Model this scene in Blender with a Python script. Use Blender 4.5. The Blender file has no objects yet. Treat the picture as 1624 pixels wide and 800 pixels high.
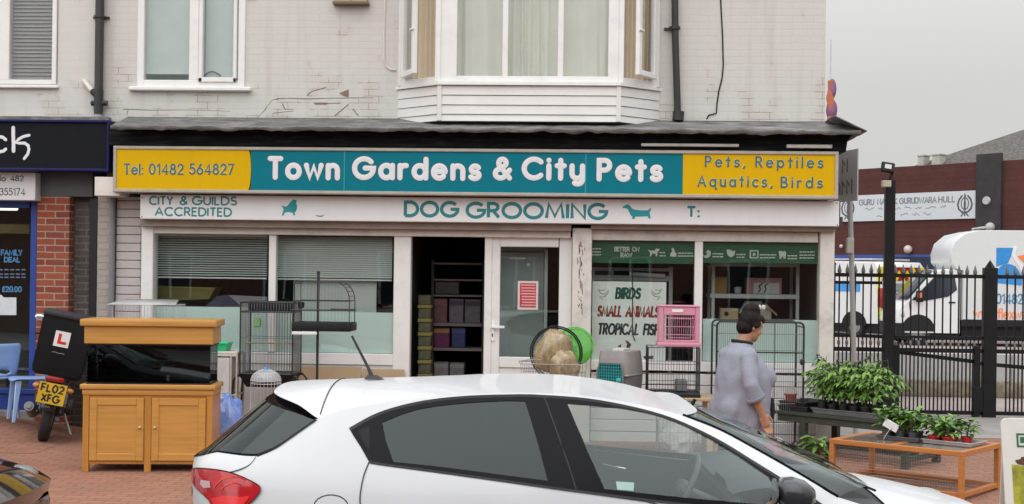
import bpy, bmesh, math, random
from mathutils import Vector, Matrix, noise
from mathutils.geometry import delaunay_2d_cdt
rad = math.radians
SC = bpy.context.scene
COL = SC.collection
RND = random.Random(7)

# ------------------------------------------------------------------ camera, sky, sun, exposure
F, PX, PY = 2100.0, 812.0, 437.0            # focal length (photo pixels), principal point
PSI, RHO = rad(3.0), rad(0.75)
CAM = Vector((0, -14.5, 1.79))
VD = Vector((-math.sin(PSI), math.cos(PSI), 0)); VR = Vector((math.cos(PSI), math.sin(PSI), 0)); VU = Vector((0, 0, 1))
cam = bpy.data.cameras.new('camera'); camo = bpy.data.objects.new('camera', cam); COL.objects.link(camo)
cam.sensor_width = 36; cam.lens = F / 1624 * 36; cam.shift_y = 37 / 1624; cam.clip_end = 2000; cam.clip_start = .05
cx = VR * math.cos(RHO) + VU * math.sin(RHO); cy = -VR * math.sin(RHO) + VU * math.cos(RHO)
M = Matrix((cx, cy, -VD)).transposed().to_4x4(); M.translation = CAM
camo.matrix_world = M
SC.camera = camo

w = bpy.data.worlds.new('World'); SC.world = w; w.use_nodes = True
nt = w.node_tree; nt.nodes.clear(); N = nt.nodes.new; LK = nt.links.new
out = N('ShaderNodeOutputWorld'); bg = N('ShaderNodeBackground'); sky = N('ShaderNodeTexSky')
sky.sky_type = 'NISHITA'; sky.sun_disc = False; sky.sun_elevation = rad(38); sky.sun_rotation = rad(200); sky.dust_density = 6; sky.air_density = 1.5
hs = N('ShaderNodeHueSaturation'); hs.inputs['Saturation'].default_value = .12; LK(sky.outputs[0], hs.inputs['Color'])
# even cloud layer: brighter overhead than at the horizon
tc = N('ShaderNodeTexCoord'); sx = N('ShaderNodeSeparateXYZ'); LK(tc.outputs['Generated'], sx.inputs[0])
cl = N('ShaderNodeMath'); cl.operation = 'MAXIMUM'; cl.inputs[1].default_value = 0; LK(sx.outputs['Z'], cl.inputs[0])
ramp = N('ShaderNodeValToRGB'); LK(cl.outputs[0], ramp.inputs[0])
e = ramp.color_ramp.elements; e[0].position = 0; e[0].color = (.60, .60, .583, 1); e[1].position = 1; e[1].color = (1.95, 2.0, 2.10, 1)
m1 = e = ramp.color_ramp.elements.new(.14); m1.color = (.63, .63, .612, 1)
nz = N('ShaderNodeTexNoise'); nz.inputs['Scale'].default_value = 2.5; nz.inputs['Detail'].default_value = 4; LK(tc.outputs['Generated'], nz.inputs['Vector'])
nm = N('ShaderNodeMapRange'); nm.inputs['To Min'].default_value = .95; nm.inputs['To Max'].default_value = 1.05; LK(nz.outputs[0], nm.inputs[0])
vm = N('ShaderNodeVectorMath'); vm.operation = 'SCALE'; LK(ramp.outputs[0], vm.inputs[0]); LK(nm.outputs[0], vm.inputs['Scale'])
sc10 = N('ShaderNodeVectorMath'); sc10.operation = 'SCALE'; sc10.inputs['Scale'].default_value = 10; LK(vm.outputs[0], sc10.inputs[0])
mx = N('ShaderNodeMix'); mx.data_type = 'RGBA'; mx.inputs[0].default_value = .93; LK(hs.outputs[0], mx.inputs[6]); LK(sc10.outputs[0], mx.inputs[7])
LK(mx.outputs[2], bg.inputs[0]); bg.inputs[1].default_value = .1; LK(bg.outputs[0], out.inputs[0])

sun = bpy.data.lights.new('sun', 'SUN'); sun.energy = 1.5; sun.angle = rad(110); sun.color = (1, .985, .965)
suno = bpy.data.objects.new('sun', sun); COL.objects.link(suno)
suno.rotation_euler = (rad(52), 0, rad(-20)); suno.location = (0, -10, 20)
vs = SC.view_settings; vs.view_transform = 'Standard'; vs.look = 'None'; vs.exposure = .12; vs.gamma = 1; vs.use_curve_mapping = False
SC.cycles.max_bounces = 8; SC.cycles.transparent_max_bounces = 16
SC.cycles.caustics_reflective = False; SC.cycles.caustics_refractive = False

# ------------------------------------------------------------------ photo pixel -> place
def ray(px, py):
    dx, dy = (px - PX) / F, (py - PY) / F
    a = dx * math.cos(RHO) + dy * math.sin(RHO); b = dx * math.sin(RHO) - dy * math.cos(RHO)
    return VR * a + VD + VU * b
def at(px, py, Y):
    d = ray(px, py); return CAM + d * ((Y - CAM.y) / d.y)
def gnd(px, py, k=.018):
    d = ray(px, py); t = (k * CAM.y - CAM.z) / (d.z - k * d.y); p = CAM + d * t
    if p.y > 0: p = CAM + d * (-CAM.z / d.z)
    return p
def gz(y): return .018 * min(0, y)
def ppm(Y, px=812): return F / ((at(px, 437, Y) - CAM).dot(VD))
def RC(a, b, c, d, Y):                       # photo rectangle x a..b, y c..d on the plane y=Y -> X0, X1, Z0, Z1
    return at(a, (c + d) / 2, Y).x, at(b, (c + d) / 2, Y).x, at((a + b) / 2, d, Y).z, at((a + b) / 2, c, Y).z

# ------------------------------------------------------------------ objects
def org(p):
    o = Vector((0, 0, 0))
    while p is not None: o += p.location; p = p.parent
    return o
def tag(o, label=None, cat=None, group=None, kind=None):
    if label: o['label'] = label
    if cat: o['category'] = cat
    if group: o['group'] = group
    if kind: o['kind'] = kind
    return o
def root(name, label, cat, loc=(0, 0, 0), group=None):
    o = bpy.data.objects.new(name, None); COL.objects.link(o); o.location = loc; o.empty_display_size = .1
    return tag(o, label, cat, group)
def copy_tree(o, parent=None):
    c = o.copy(); COL.objects.link(c)
    if parent is not None: c.parent = parent
    for ch in list(o.children): copy_tree(ch, c)
    return c
def place(o, loc, rz=0):
    o.location = loc; o.rotation_euler = (0, 0, rz); return o

class MB:
    def __init__(s): s.bm = bmesh.new()
    def box(s, x0, x1, y0, y1, z0, z1, bev=0, seg=1):
        return s.obox(((x0 + x1) / 2, (y0 + y1) / 2, (z0 + z1) / 2), (abs(x1 - x0), abs(y1 - y0), abs(z1 - z0)), None, bev, seg)
    def obox(s, c, size, rot=None, bev=0, seg=1):
        m = Matrix.Translation(c) @ (rot.to_4x4() if rot else Matrix()) @ Matrix.Diagonal((*size, 1))
        g = bmesh.ops.create_cube(s.bm, size=1, matrix=m)
        if bev:
            ed = list({e for v in g['verts'] for e in v.link_edges})
            bmesh.ops.bevel(s.bm, geom=ed, offset=min(bev, min(size) * .45), segments=seg, affect='EDGES', profile=.5)
        return s
    def bar(s, p0, p1, a, b=None, bev=0):        # rectangular bar between two points
        p0, p1 = Vector(p0), Vector(p1); d = p1 - p0
        q = d.to_track_quat('Z', 'Y').to_matrix()
        return s.obox((p0 + p1) / 2, (a, b or a, d.length), q, bev)
    def cyl(s, p0, p1, r, r1=None, n=10):
        p0, p1 = Vector(p0), Vector(p1); d = p1 - p0
        m = Matrix.Translation((p0 + p1) / 2) @ d.to_track_quat('Z', 'Y').to_matrix().to_4x4()
        bmesh.ops.create_cone(s.bm, cap_ends=True, segments=n, radius1=r, radius2=r if r1 is None else r1, depth=d.length, matrix=m); return s
    def tube(s, pts, r, n=6, closed=False, cap=True):
        pts = [Vector(p) for p in pts]; k = len(pts); rr = r if isinstance(r, (list, tuple)) else [r] * k
        rings = []; ref = None
        for i, p in enumerate(pts):
            a = pts[i - 1] if (i > 0 or closed) else p; b = pts[(i + 1) % k] if (i < k - 1 or closed) else p
            t = (b - a).normalized() if (b - a).length > 1e-9 else Vector((0, 0, 1))
            if ref is None: ref = t.orthogonal().normalized()
            ref = (ref - t * ref.dot(t)); ref = ref.normalized() if ref.length > 1e-6 else t.orthogonal().normalized()
            bn = t.cross(ref)
            rings.append([s.bm.verts.new(p + (ref * math.cos(2 * math.pi * j / n) + bn * math.sin(2 * math.pi * j / n)) * rr[i]) for j in range(n)])
        for i in range(k if closed else k - 1):
            A, B = rings[i], rings[(i + 1) % k]
            for j in range(n): s.bm.faces.new((A[j], A[(j + 1) % n], B[(j + 1) % n], B[j]))
        if not closed and cap:
            s.bm.faces.new(rings[0][::-1]); s.bm.faces.new(rings[-1])
        return s
    def prism(s, poly, T, d0, d1):               # poly in (u,v), T(u,v,w)
        a = [s.bm.verts.new(T(u, v, d0)) for u, v in poly]; b = [s.bm.verts.new(T(u, v, d1)) for u, v in poly]
        s.bm.faces.new(a[::-1]); s.bm.faces.new(b)
        for i in range(len(poly)):
            j = (i + 1) % len(poly); s.bm.faces.new((a[i], a[j], b[j], b[i]))
        return s
    def face(s, *pts):
        s.bm.faces.new([s.bm.verts.new(p) for p in pts]); return s
    def grid(s, fn, nu, nv, cu=False, cv=False):
        V = [[s.bm.verts.new(fn(i / (nu if cu else nu - 1), j / (nv if cv else nv - 1))) for j in range(nv)] for i in range(nu)]
        for i in range(nu if cu else nu - 1):
            for j in range(nv if cv else nv - 1):
                s.bm.faces.new((V[i][j], V[(i + 1) % nu][j], V[(i + 1) % nu][(j + 1) % nv], V[i][(j + 1) % nv]))
        return V
    def lathe(s, prof, c, n=16, T=None):
        c = Vector(c); V = []
        for r, z in prof:
            V.append([s.bm.verts.new((T @ Vector((r * math.cos(2 * math.pi * j / n), r * math.sin(2 * math.pi * j / n), z)) if T else Vector((r * math.cos(2 * math.pi * j / n), r * math.sin(2 * math.pi * j / n), z))) + c) for j in range(n)])
        for i in range(len(V) - 1):
            for j in range(n): s.bm.faces.new((V[i][j], V[i][(j + 1) % n], V[i + 1][(j + 1) % n], V[i + 1][j]))
        return s
    def ball(s, c, r, n=12, rot=None):
        r = r if isinstance(r, (tuple, list)) else (r, r, r)
        m = Matrix.Translation(c) @ (rot.to_4x4() if rot else Matrix()) @ Matrix.Diagonal((*r, 1))
        bmesh.ops.create_uvsphere(s.bm, u_segments=n, v_segments=max(6, n * 2 // 3), radius=1, matrix=m); return s
    def loft(s, rings, closed=True, cap=True):
        V = [[s.bm.verts.new(p) for p in r] for r in rings]; n = len(V[0])
        for i in range(len(V) - 1):
            for j in range(n if closed else n - 1): s.bm.faces.new((V[i][j], V[i][(j + 1) % n], V[i + 1][(j + 1) % n], V[i + 1][j]))
        if cap and closed: s.bm.faces.new(V[0][::-1]); s.bm.faces.new(V[-1])
        return s
    def build(s, name, mat, parent=None, smooth=True, angle=35, recalc=True, solid=0):
        if recalc: bmesh.ops.recalc_face_normals(s.bm, faces=s.bm.faces)
        me = bpy.data.meshes.new(name)
        o0 = org(parent)
        if o0.length: bmesh.ops.translate(s.bm, verts=s.bm.verts, vec=-o0)
        s.bm.to_mesh(me); s.bm.free()
        if smooth and len(me.polygons):
            me.polygons.foreach_set('use_smooth', [True] * len(me.polygons)); me.set_sharp_from_angle(angle=rad(angle))
        me.materials.append(mat)
        o = bpy.data.objects.new(name, me); COL.objects.link(o)
        if parent is not None: o.parent = parent
        if solid:
            md = o.modifiers.new('solid', 'SOLIDIFY'); md.thickness = solid; md.offset = 0
        return o

def each(name, mat, parent, fns, **kw):              # one part per function
    o = []
    for fn in fns: mb = MB(); fn(mb); o.append(mb.build(name, mat, parent, **kw))
    return o
def freeze(o):                                  # apply modifiers without operators
    dg = bpy.context.evaluated_depsgraph_get(); me = bpy.data.meshes.new_from_object(o.evaluated_get(dg))
    o.modifiers.clear(); o.data = me; return o

# ------------------------------------------------------------------ materials
MATS = {}
def P(name, col, rough=.6, metal=0, var=.12, vs=6, bump=0, bs=60, spec=.5, dirt=0, dcol=(.10, .085, .07), ds=3, coat=0, emit=0, rv=.0, stretch=(1, 1, 1)):
    if name in MATS: return MATS[name]
    m = bpy.data.materials.new(name); MATS[name] = m; m.use_nodes = True; nt = m.node_tree; b = nt.nodes['Principled BSDF']
    N = nt.nodes.new; L = nt.links.new
    tc = N('ShaderNodeTexCoord'); mp = N('ShaderNodeMapping'); mp.inputs['Scale'].default_value = stretch; L(tc.outputs['Object'], mp.inputs[0])
    n1 = N('ShaderNodeTexNoise'); n1.inputs['Scale'].default_value = vs; n1.inputs['Detail'].default_value = 5; n1.inputs['Roughness'].default_value = .65; L(mp.outputs[0], n1.inputs['Vector'])
    r1 = N('ShaderNodeMapRange'); r1.inputs['From Min'].default_value = .3; r1.inputs['From Max'].default_value = .7
    r1.inputs['To Min'].default_value = 1 - var; r1.inputs['To Max'].default_value = 1 + var; L(n1.outputs[0], r1.inputs[0])
    sc = N('ShaderNodeVectorMath'); sc.operation = 'SCALE'; sc.inputs[0].default_value = col; L(r1.outputs[0], sc.inputs['Scale'])
    last = sc.outputs[0]
    if dirt:
        n2 = N('ShaderNodeTexNoise'); n2.inputs['Scale'].default_value = ds; n2.inputs['Detail'].default_value = 8; n2.inputs['Roughness'].default_value = .7; L(mp.outputs[0], n2.inputs['Vector'])
        r2 = N('ShaderNodeMapRange'); r2.inputs['From Min'].default_value = .5; r2.inputs['From Max'].default_value = .75; r2.inputs['To Max'].default_value = dirt; L(n2.outputs[0], r2.inputs[0])
        mx = N('ShaderNodeMix'); mx.data_type = 'RGBA'; mx.inputs[7].default_value = (*dcol, 1); L(r2.outputs[0], mx.inputs[0]); L(last, mx.inputs[6]); last = mx.outputs[2]
    L(last, b.inputs['Base Color'])
    b.inputs['Metallic'].default_value = metal; b.inputs['Specular IOR Level'].default_value = spec
    if rv:
        r3 = N('ShaderNodeMapRange'); r3.inputs['To Min'].default_value = rough - rv; r3.inputs['To Max'].default_value = rough + rv; L(n1.outputs[0], r3.inputs[0]); L(r3.outputs[0], b.inputs['Roughness'])
    else: b.inputs['Roughness'].default_value = rough
    if coat: b.inputs['Coat Weight'].default_value = coat; b.inputs['Coat Roughness'].default_value = .03
    if bump:
        n3 = N('ShaderNodeTexNoise'); n3.inputs['Scale'].default_value = bs; n3.inputs['Detail'].default_value = 4; L(mp.outputs[0], n3.inputs['Vector'])
        bp = N('ShaderNodeBump'); bp.inputs['Strength'].default_value = bump; bp.inputs['Distance'].default_value = .01; L(n3.outputs[0], bp.inputs['Height']); L(bp.outputs[0], b.inputs['Normal'])
    if emit: b.inputs['Emission Color'].default_value = (*col, 1); b.inputs['Emission Strength'].default_value = emit
    return m

def glass(name, tint=(.8, .85, .84), rough=0.0, refl=1.0, milk=0, mcol=(.6, .7, .68), f0=.045):
    if name in MATS: return MATS[name]
    m = bpy.data.materials.new(name); MATS[name] = m; m.use_nodes = True; nt = m.node_tree; nt.nodes.clear(); N = nt.nodes.new; L = nt.links.new
    o = N('ShaderNodeOutputMaterial'); tr = N('ShaderNodeBsdfTransparent'); tr.inputs[0].default_value = (*tint, 1)
    gl = N('ShaderNodeBsdfGlossy'); gl.inputs['Roughness'].default_value = rough; gl.inputs['Color'].default_value = (refl * .90, refl, refl * .99, 1)
    lw_n = N('ShaderNodeLayerWeight'); pw = N('ShaderNodeMath'); pw.operation = 'POWER'; pw.inputs[1].default_value = 5; L(lw_n.outputs['Facing'], pw.inputs[0])
    fr = N('ShaderNodeMath'); fr.operation = 'MULTIPLY_ADD'; fr.inputs[1].default_value = .93; fr.inputs[2].default_value = f0; L(pw.outputs[0], fr.inputs[0])
    nz = N('ShaderNodeTexNoise'); nz.inputs['Scale'].default_value = .7; tc = N('ShaderNodeTexCoord'); L(tc.outputs['Object'], nz.inputs['Vector'])
    bp = N('ShaderNodeBump'); bp.inputs['Strength'].default_value = .06; bp.inputs['Distance'].default_value = .05; L(nz.outputs[0], bp.inputs['Height']); L(bp.outputs[0], gl.inputs['Normal'])
    mx = N('ShaderNodeMixShader'); L(fr.outputs[0], mx.inputs[0]); 
    if milk:
        df = N('ShaderNodeBsdfDiffuse'); df.inputs[0].default_value = (*mcol, 1); m2 = N('ShaderNodeMixShader'); m2.inputs[0].default_value = milk
        L(tr.outputs[0], m2.inputs[1]); L(df.outputs[0], m2.inputs[2]); L(m2.outputs[0], mx.inputs[1])
    else: L(tr.outputs[0], mx.inputs[1])
    L(gl.outputs[0], mx.inputs[2]); L(mx.outputs[0], o.inputs[0])
    return m

def brick(name, c1, c2, mortar, w=.225, h=.075, ms=.010, rough=.85, bump=.5, painted=0, plane='xz', dirt=.25, crack=0, zlow=None, mort_var=.3, dcol=(.08, .07, .06)):
    if name in MATS: return MATS[name]
    m = bpy.data.materials.new(name); MATS[name] = m; m.use_nodes = True; nt = m.node_tree; b = nt.nodes['Principled BSDF']; N = nt.nodes.new; L = nt.links.new
    ge = N('ShaderNodeNewGeometry'); sx = N('ShaderNodeSeparateXYZ'); L(ge.outputs['Position'], sx.inputs[0])
    ad = N('ShaderNodeMath'); L(sx.outputs['X'], ad.inputs[0])
    cb = N('ShaderNodeCombineXYZ')
    if plane == 'xz': ad.operation = 'ADD'; L(sx.outputs['Y'], ad.inputs[1]); L(ad.outputs[0], cb.inputs[0]); L(sx.outputs['Z'], cb.inputs[1])
    else: ad.operation = 'ADD'; ad.inputs[1].default_value = 0; L(ad.outputs[0], cb.inputs[0]); L(sx.outputs['Y'], cb.inputs[1])
    dn = N('ShaderNodeTexNoise'); dn.inputs['Scale'].default_value = 5; L(ge.outputs['Position'], dn.inputs['Vector'])
    dv = N('ShaderNodeVectorMath'); dv.operation = 'SCALE'; dv.inputs['Scale'].default_value = .012; L(dn.outputs['Color'], dv.inputs[0])
    av = N('ShaderNodeVectorMath'); L(cb.outputs[0], av.inputs[0]); L(dv.outputs[0], av.inputs[1])
    bt = N('ShaderNodeTexBrick'); L(av.outputs[0], bt.inputs['Vector'])
    bt.inputs['Scale'].default_value = 1; bt.inputs['Brick Width'].default_value = w; bt.inputs['Row Height'].default_value = h; bt.inputs['Mortar Size'].default_value = ms
    bt.inputs['Mortar Smooth'].default_value = .3; bt.inputs['Color1'].default_value = (*c1, 1); bt.inputs['Color2'].default_value = (*c2, 1); bt.inputs['Mortar'].default_value = (*mortar, 1)
    n1 = N('ShaderNodeTexNoise'); n1.inputs['Scale'].default_value = 2.2; n1.inputs['Detail'].default_value = 8; n1.inputs['Roughness'].default_value = .7; L(ge.outputs['Position'], n1.inputs['Vector'])
    r1 = N('ShaderNodeMapRange'); r1.inputs['From Min'].default_value = .45; r1.inputs['From Max'].default_value = .8; r1.inputs['To Max'].default_value = dirt; L(n1.outputs[0], r1.inputs[0])
    mx = N('ShaderNodeMix'); mx.data_type = 'RGBA'; mx.inputs[7].default_value = (*dcol, 1); L(r1.outputs[0], mx.inputs[0]); L(bt.outputs['Color'], mx.inputs[6]); last = mx.outputs[2]
    if crack:
        # dark open joints, in patches, more of them low on the wall
        n2 = N('ShaderNodeTexNoise'); n2.inputs['Scale'].default_value = 3.2; n2.inputs['Detail'].default_value = 5; L(ge.outputs['Position'], n2.inputs['Vector'])
        zr = N('ShaderNodeMapRange'); zr.inputs['From Min'].default_value = zlow; zr.inputs['From Max'].default_value = zlow + .75; zr.inputs['To Min'].default_value = .14; zr.inputs['To Max'].default_value = -.04; L(sx.outputs['Z'], zr.inputs[0])
        a2 = N('ShaderNodeMath'); a2.operation = 'ADD'; L(n2.outputs[0], a2.inputs[0]); L(zr.outputs[0], a2.inputs[1])
        r2 = N('ShaderNodeMapRange'); r2.inputs['From Min'].default_value = .60; r2.inputs['From Max'].default_value = .66; r2.inputs['To Max'].default_value = crack; L(a2.outputs[0], r2.inputs[0])
        mu = N('ShaderNodeMath'); mu.operation = 'MULTIPLY'; L(r2.outputs[0], mu.inputs[0])
        b2 = N('ShaderNodeTexBrick'); L(av.outputs[0], b2.inputs['Vector'])
        for k, v in (('Scale', 1), ('Brick Width', w), ('Row Height', h), ('Mortar Size', .0035), ('Mortar Smooth', .5)): b2.inputs[k].default_value = v
        L(b2.outputs['Fac'], mu.inputs[1])
        m3 = N('ShaderNodeMix'); m3.data_type = 'RGBA'; m3.inputs[7].default_value = (.10, .09, .08, 1); L(mu.outputs[0], m3.inputs[0]); L(last, m3.inputs[6]); last = m3.outputs[2]
        # damp yellowed staining low down
        r4 = N('ShaderNodeMapRange'); r4.inputs['From Min'].default_value = .57; r4.inputs['From Max'].default_value = .72; r4.inputs['To Max'].default_value = .35; L(a2.outputs[0], r4.inputs[0])
        m4 = N('ShaderNodeMix'); m4.data_type = 'RGBA'; m4.inputs[7].default_value = (.50, .44, .35, 1); L(r4.outputs[0], m4.inputs[0]); L(last, m4.inputs[6]); last = m4.outputs[2]
        # rain streaks down the paint
        mp6 = N('ShaderNodeVectorMath'); mp6.operation = 'MULTIPLY'; mp6.inputs[1].default_value = (7, 7, .55); L(ge.outputs['Position'], mp6.inputs[0])
        n6 = N('ShaderNodeTexNoise'); n6.inputs['Scale'].default_value = 1; n6.inputs['Detail'].default_value = 6; L(mp6.outputs[0], n6.inputs['Vector'])
        r6 = N('ShaderNodeMapRange'); r6.inputs['From Min'].default_value = .52; r6.inputs['From Max'].default_value = .8; r6.inputs['To Max'].default_value = .42; L(n6.outputs[0], r6.inputs[0])
        m6 = N('ShaderNodeMix'); m6.data_type = 'RGBA'; m6.inputs[7].default_value = (.40, .37, .32, 1); L(r6.outputs[0], m6.inputs[0]); L(last, m6.inputs[6]); last = m6.outputs[2]
    L(last, b.inputs['Base Color']); b.inputs['Roughness'].default_value = rough; b.inputs['Specular IOR Level'].default_value = .25
    iv = N('ShaderNodeMath'); iv.operation = 'SUBTRACT'; iv.inputs[0].default_value = 1; L(bt.outputs['Fac'], iv.inputs[1])
    n5 = N('ShaderNodeTexNoise'); n5.inputs['Scale'].default_value = 28; n5.inputs['Detail'].default_value = 5; L(ge.outputs['Position'], n5.inputs['Vector'])
    a5 = N('ShaderNodeMath'); a5.operation = 'MULTIPLY_ADD'; a5.inputs[1].default_value = .5; L(n5.outputs[0], a5.inputs[0]); L(iv.outputs[0], a5.inputs[2])
    bp = N('ShaderNodeBump'); bp.inputs['Strength'].default_value = bump; bp.inputs['Distance'].default_value = .008; L(a5.outputs[0], bp.inputs['Height']); L(bp.outputs[0], b.inputs['Normal'])
    return m

def wood(name, c, dark=.75, rough=.45, axis=0, sc=5, coat=.15):
    if name in MATS: return MATS[name]
    m = bpy.data.materials.new(name); MATS[name] = m; m.use_nodes = True; nt = m.node_tree; b = nt.nodes['Principled BSDF']; N = nt.nodes.new; L = nt.links.new
    tc = N('ShaderNodeTexCoord'); mp = N('ShaderNodeMapping'); s = [sc * 6] * 3; s[axis] = sc * .35; mp.inputs['Scale'].default_value = s; L(tc.outputs['Object'], mp.inputs[0])
    n = N('ShaderNodeTexNoise'); n.inputs['Scale'].default_value = 1; n.inputs['Detail'].default_value = 6; n.inputs['Distortion'].default_value = .6; L(mp.outputs[0], n.inputs['Vector'])
    r = N('ShaderNodeValToRGB'); L(n.outputs[0], r.inputs[0]); r.color_ramp.elements[0].position = .35; r.color_ramp.elements[1].position = .62
    r.color_ramp.elements[0].color = (*[x * dark for x in c], 1); r.color_ramp.elements[1].color = (*c, 1)
    L(r.outputs[0], b.inputs['Base Color']); b.inputs['Roughness'].default_value = rough; b.inputs['Coat Weight'].default_value = coat
    return m

upvc = P('upvc', (.80, .79, .77), .35, var=.03, dirt=.12, ds=5)
upvc_old = P('upvc_old', (.70, .66, .61), .5, var=.05, dirt=.35, ds=4)
black_metal = P('black_metal', (.012, .012, .013), .5, var=.25, spec=.22)
black_plastic = P('black_plastic', (.013, .013, .014), .55, var=.2, spec=.25)
steel = P('steel', (.52, .52, .52), .4, metal=.7)
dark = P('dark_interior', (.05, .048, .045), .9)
white_plastic = P('white_plastic', (.78, .78, .76), .45, var=.04)
win_glass = glass('window_glass', (.955, .957, .95))
shop_glass = glass('shop_glass', (.94, .96, .95))

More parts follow.
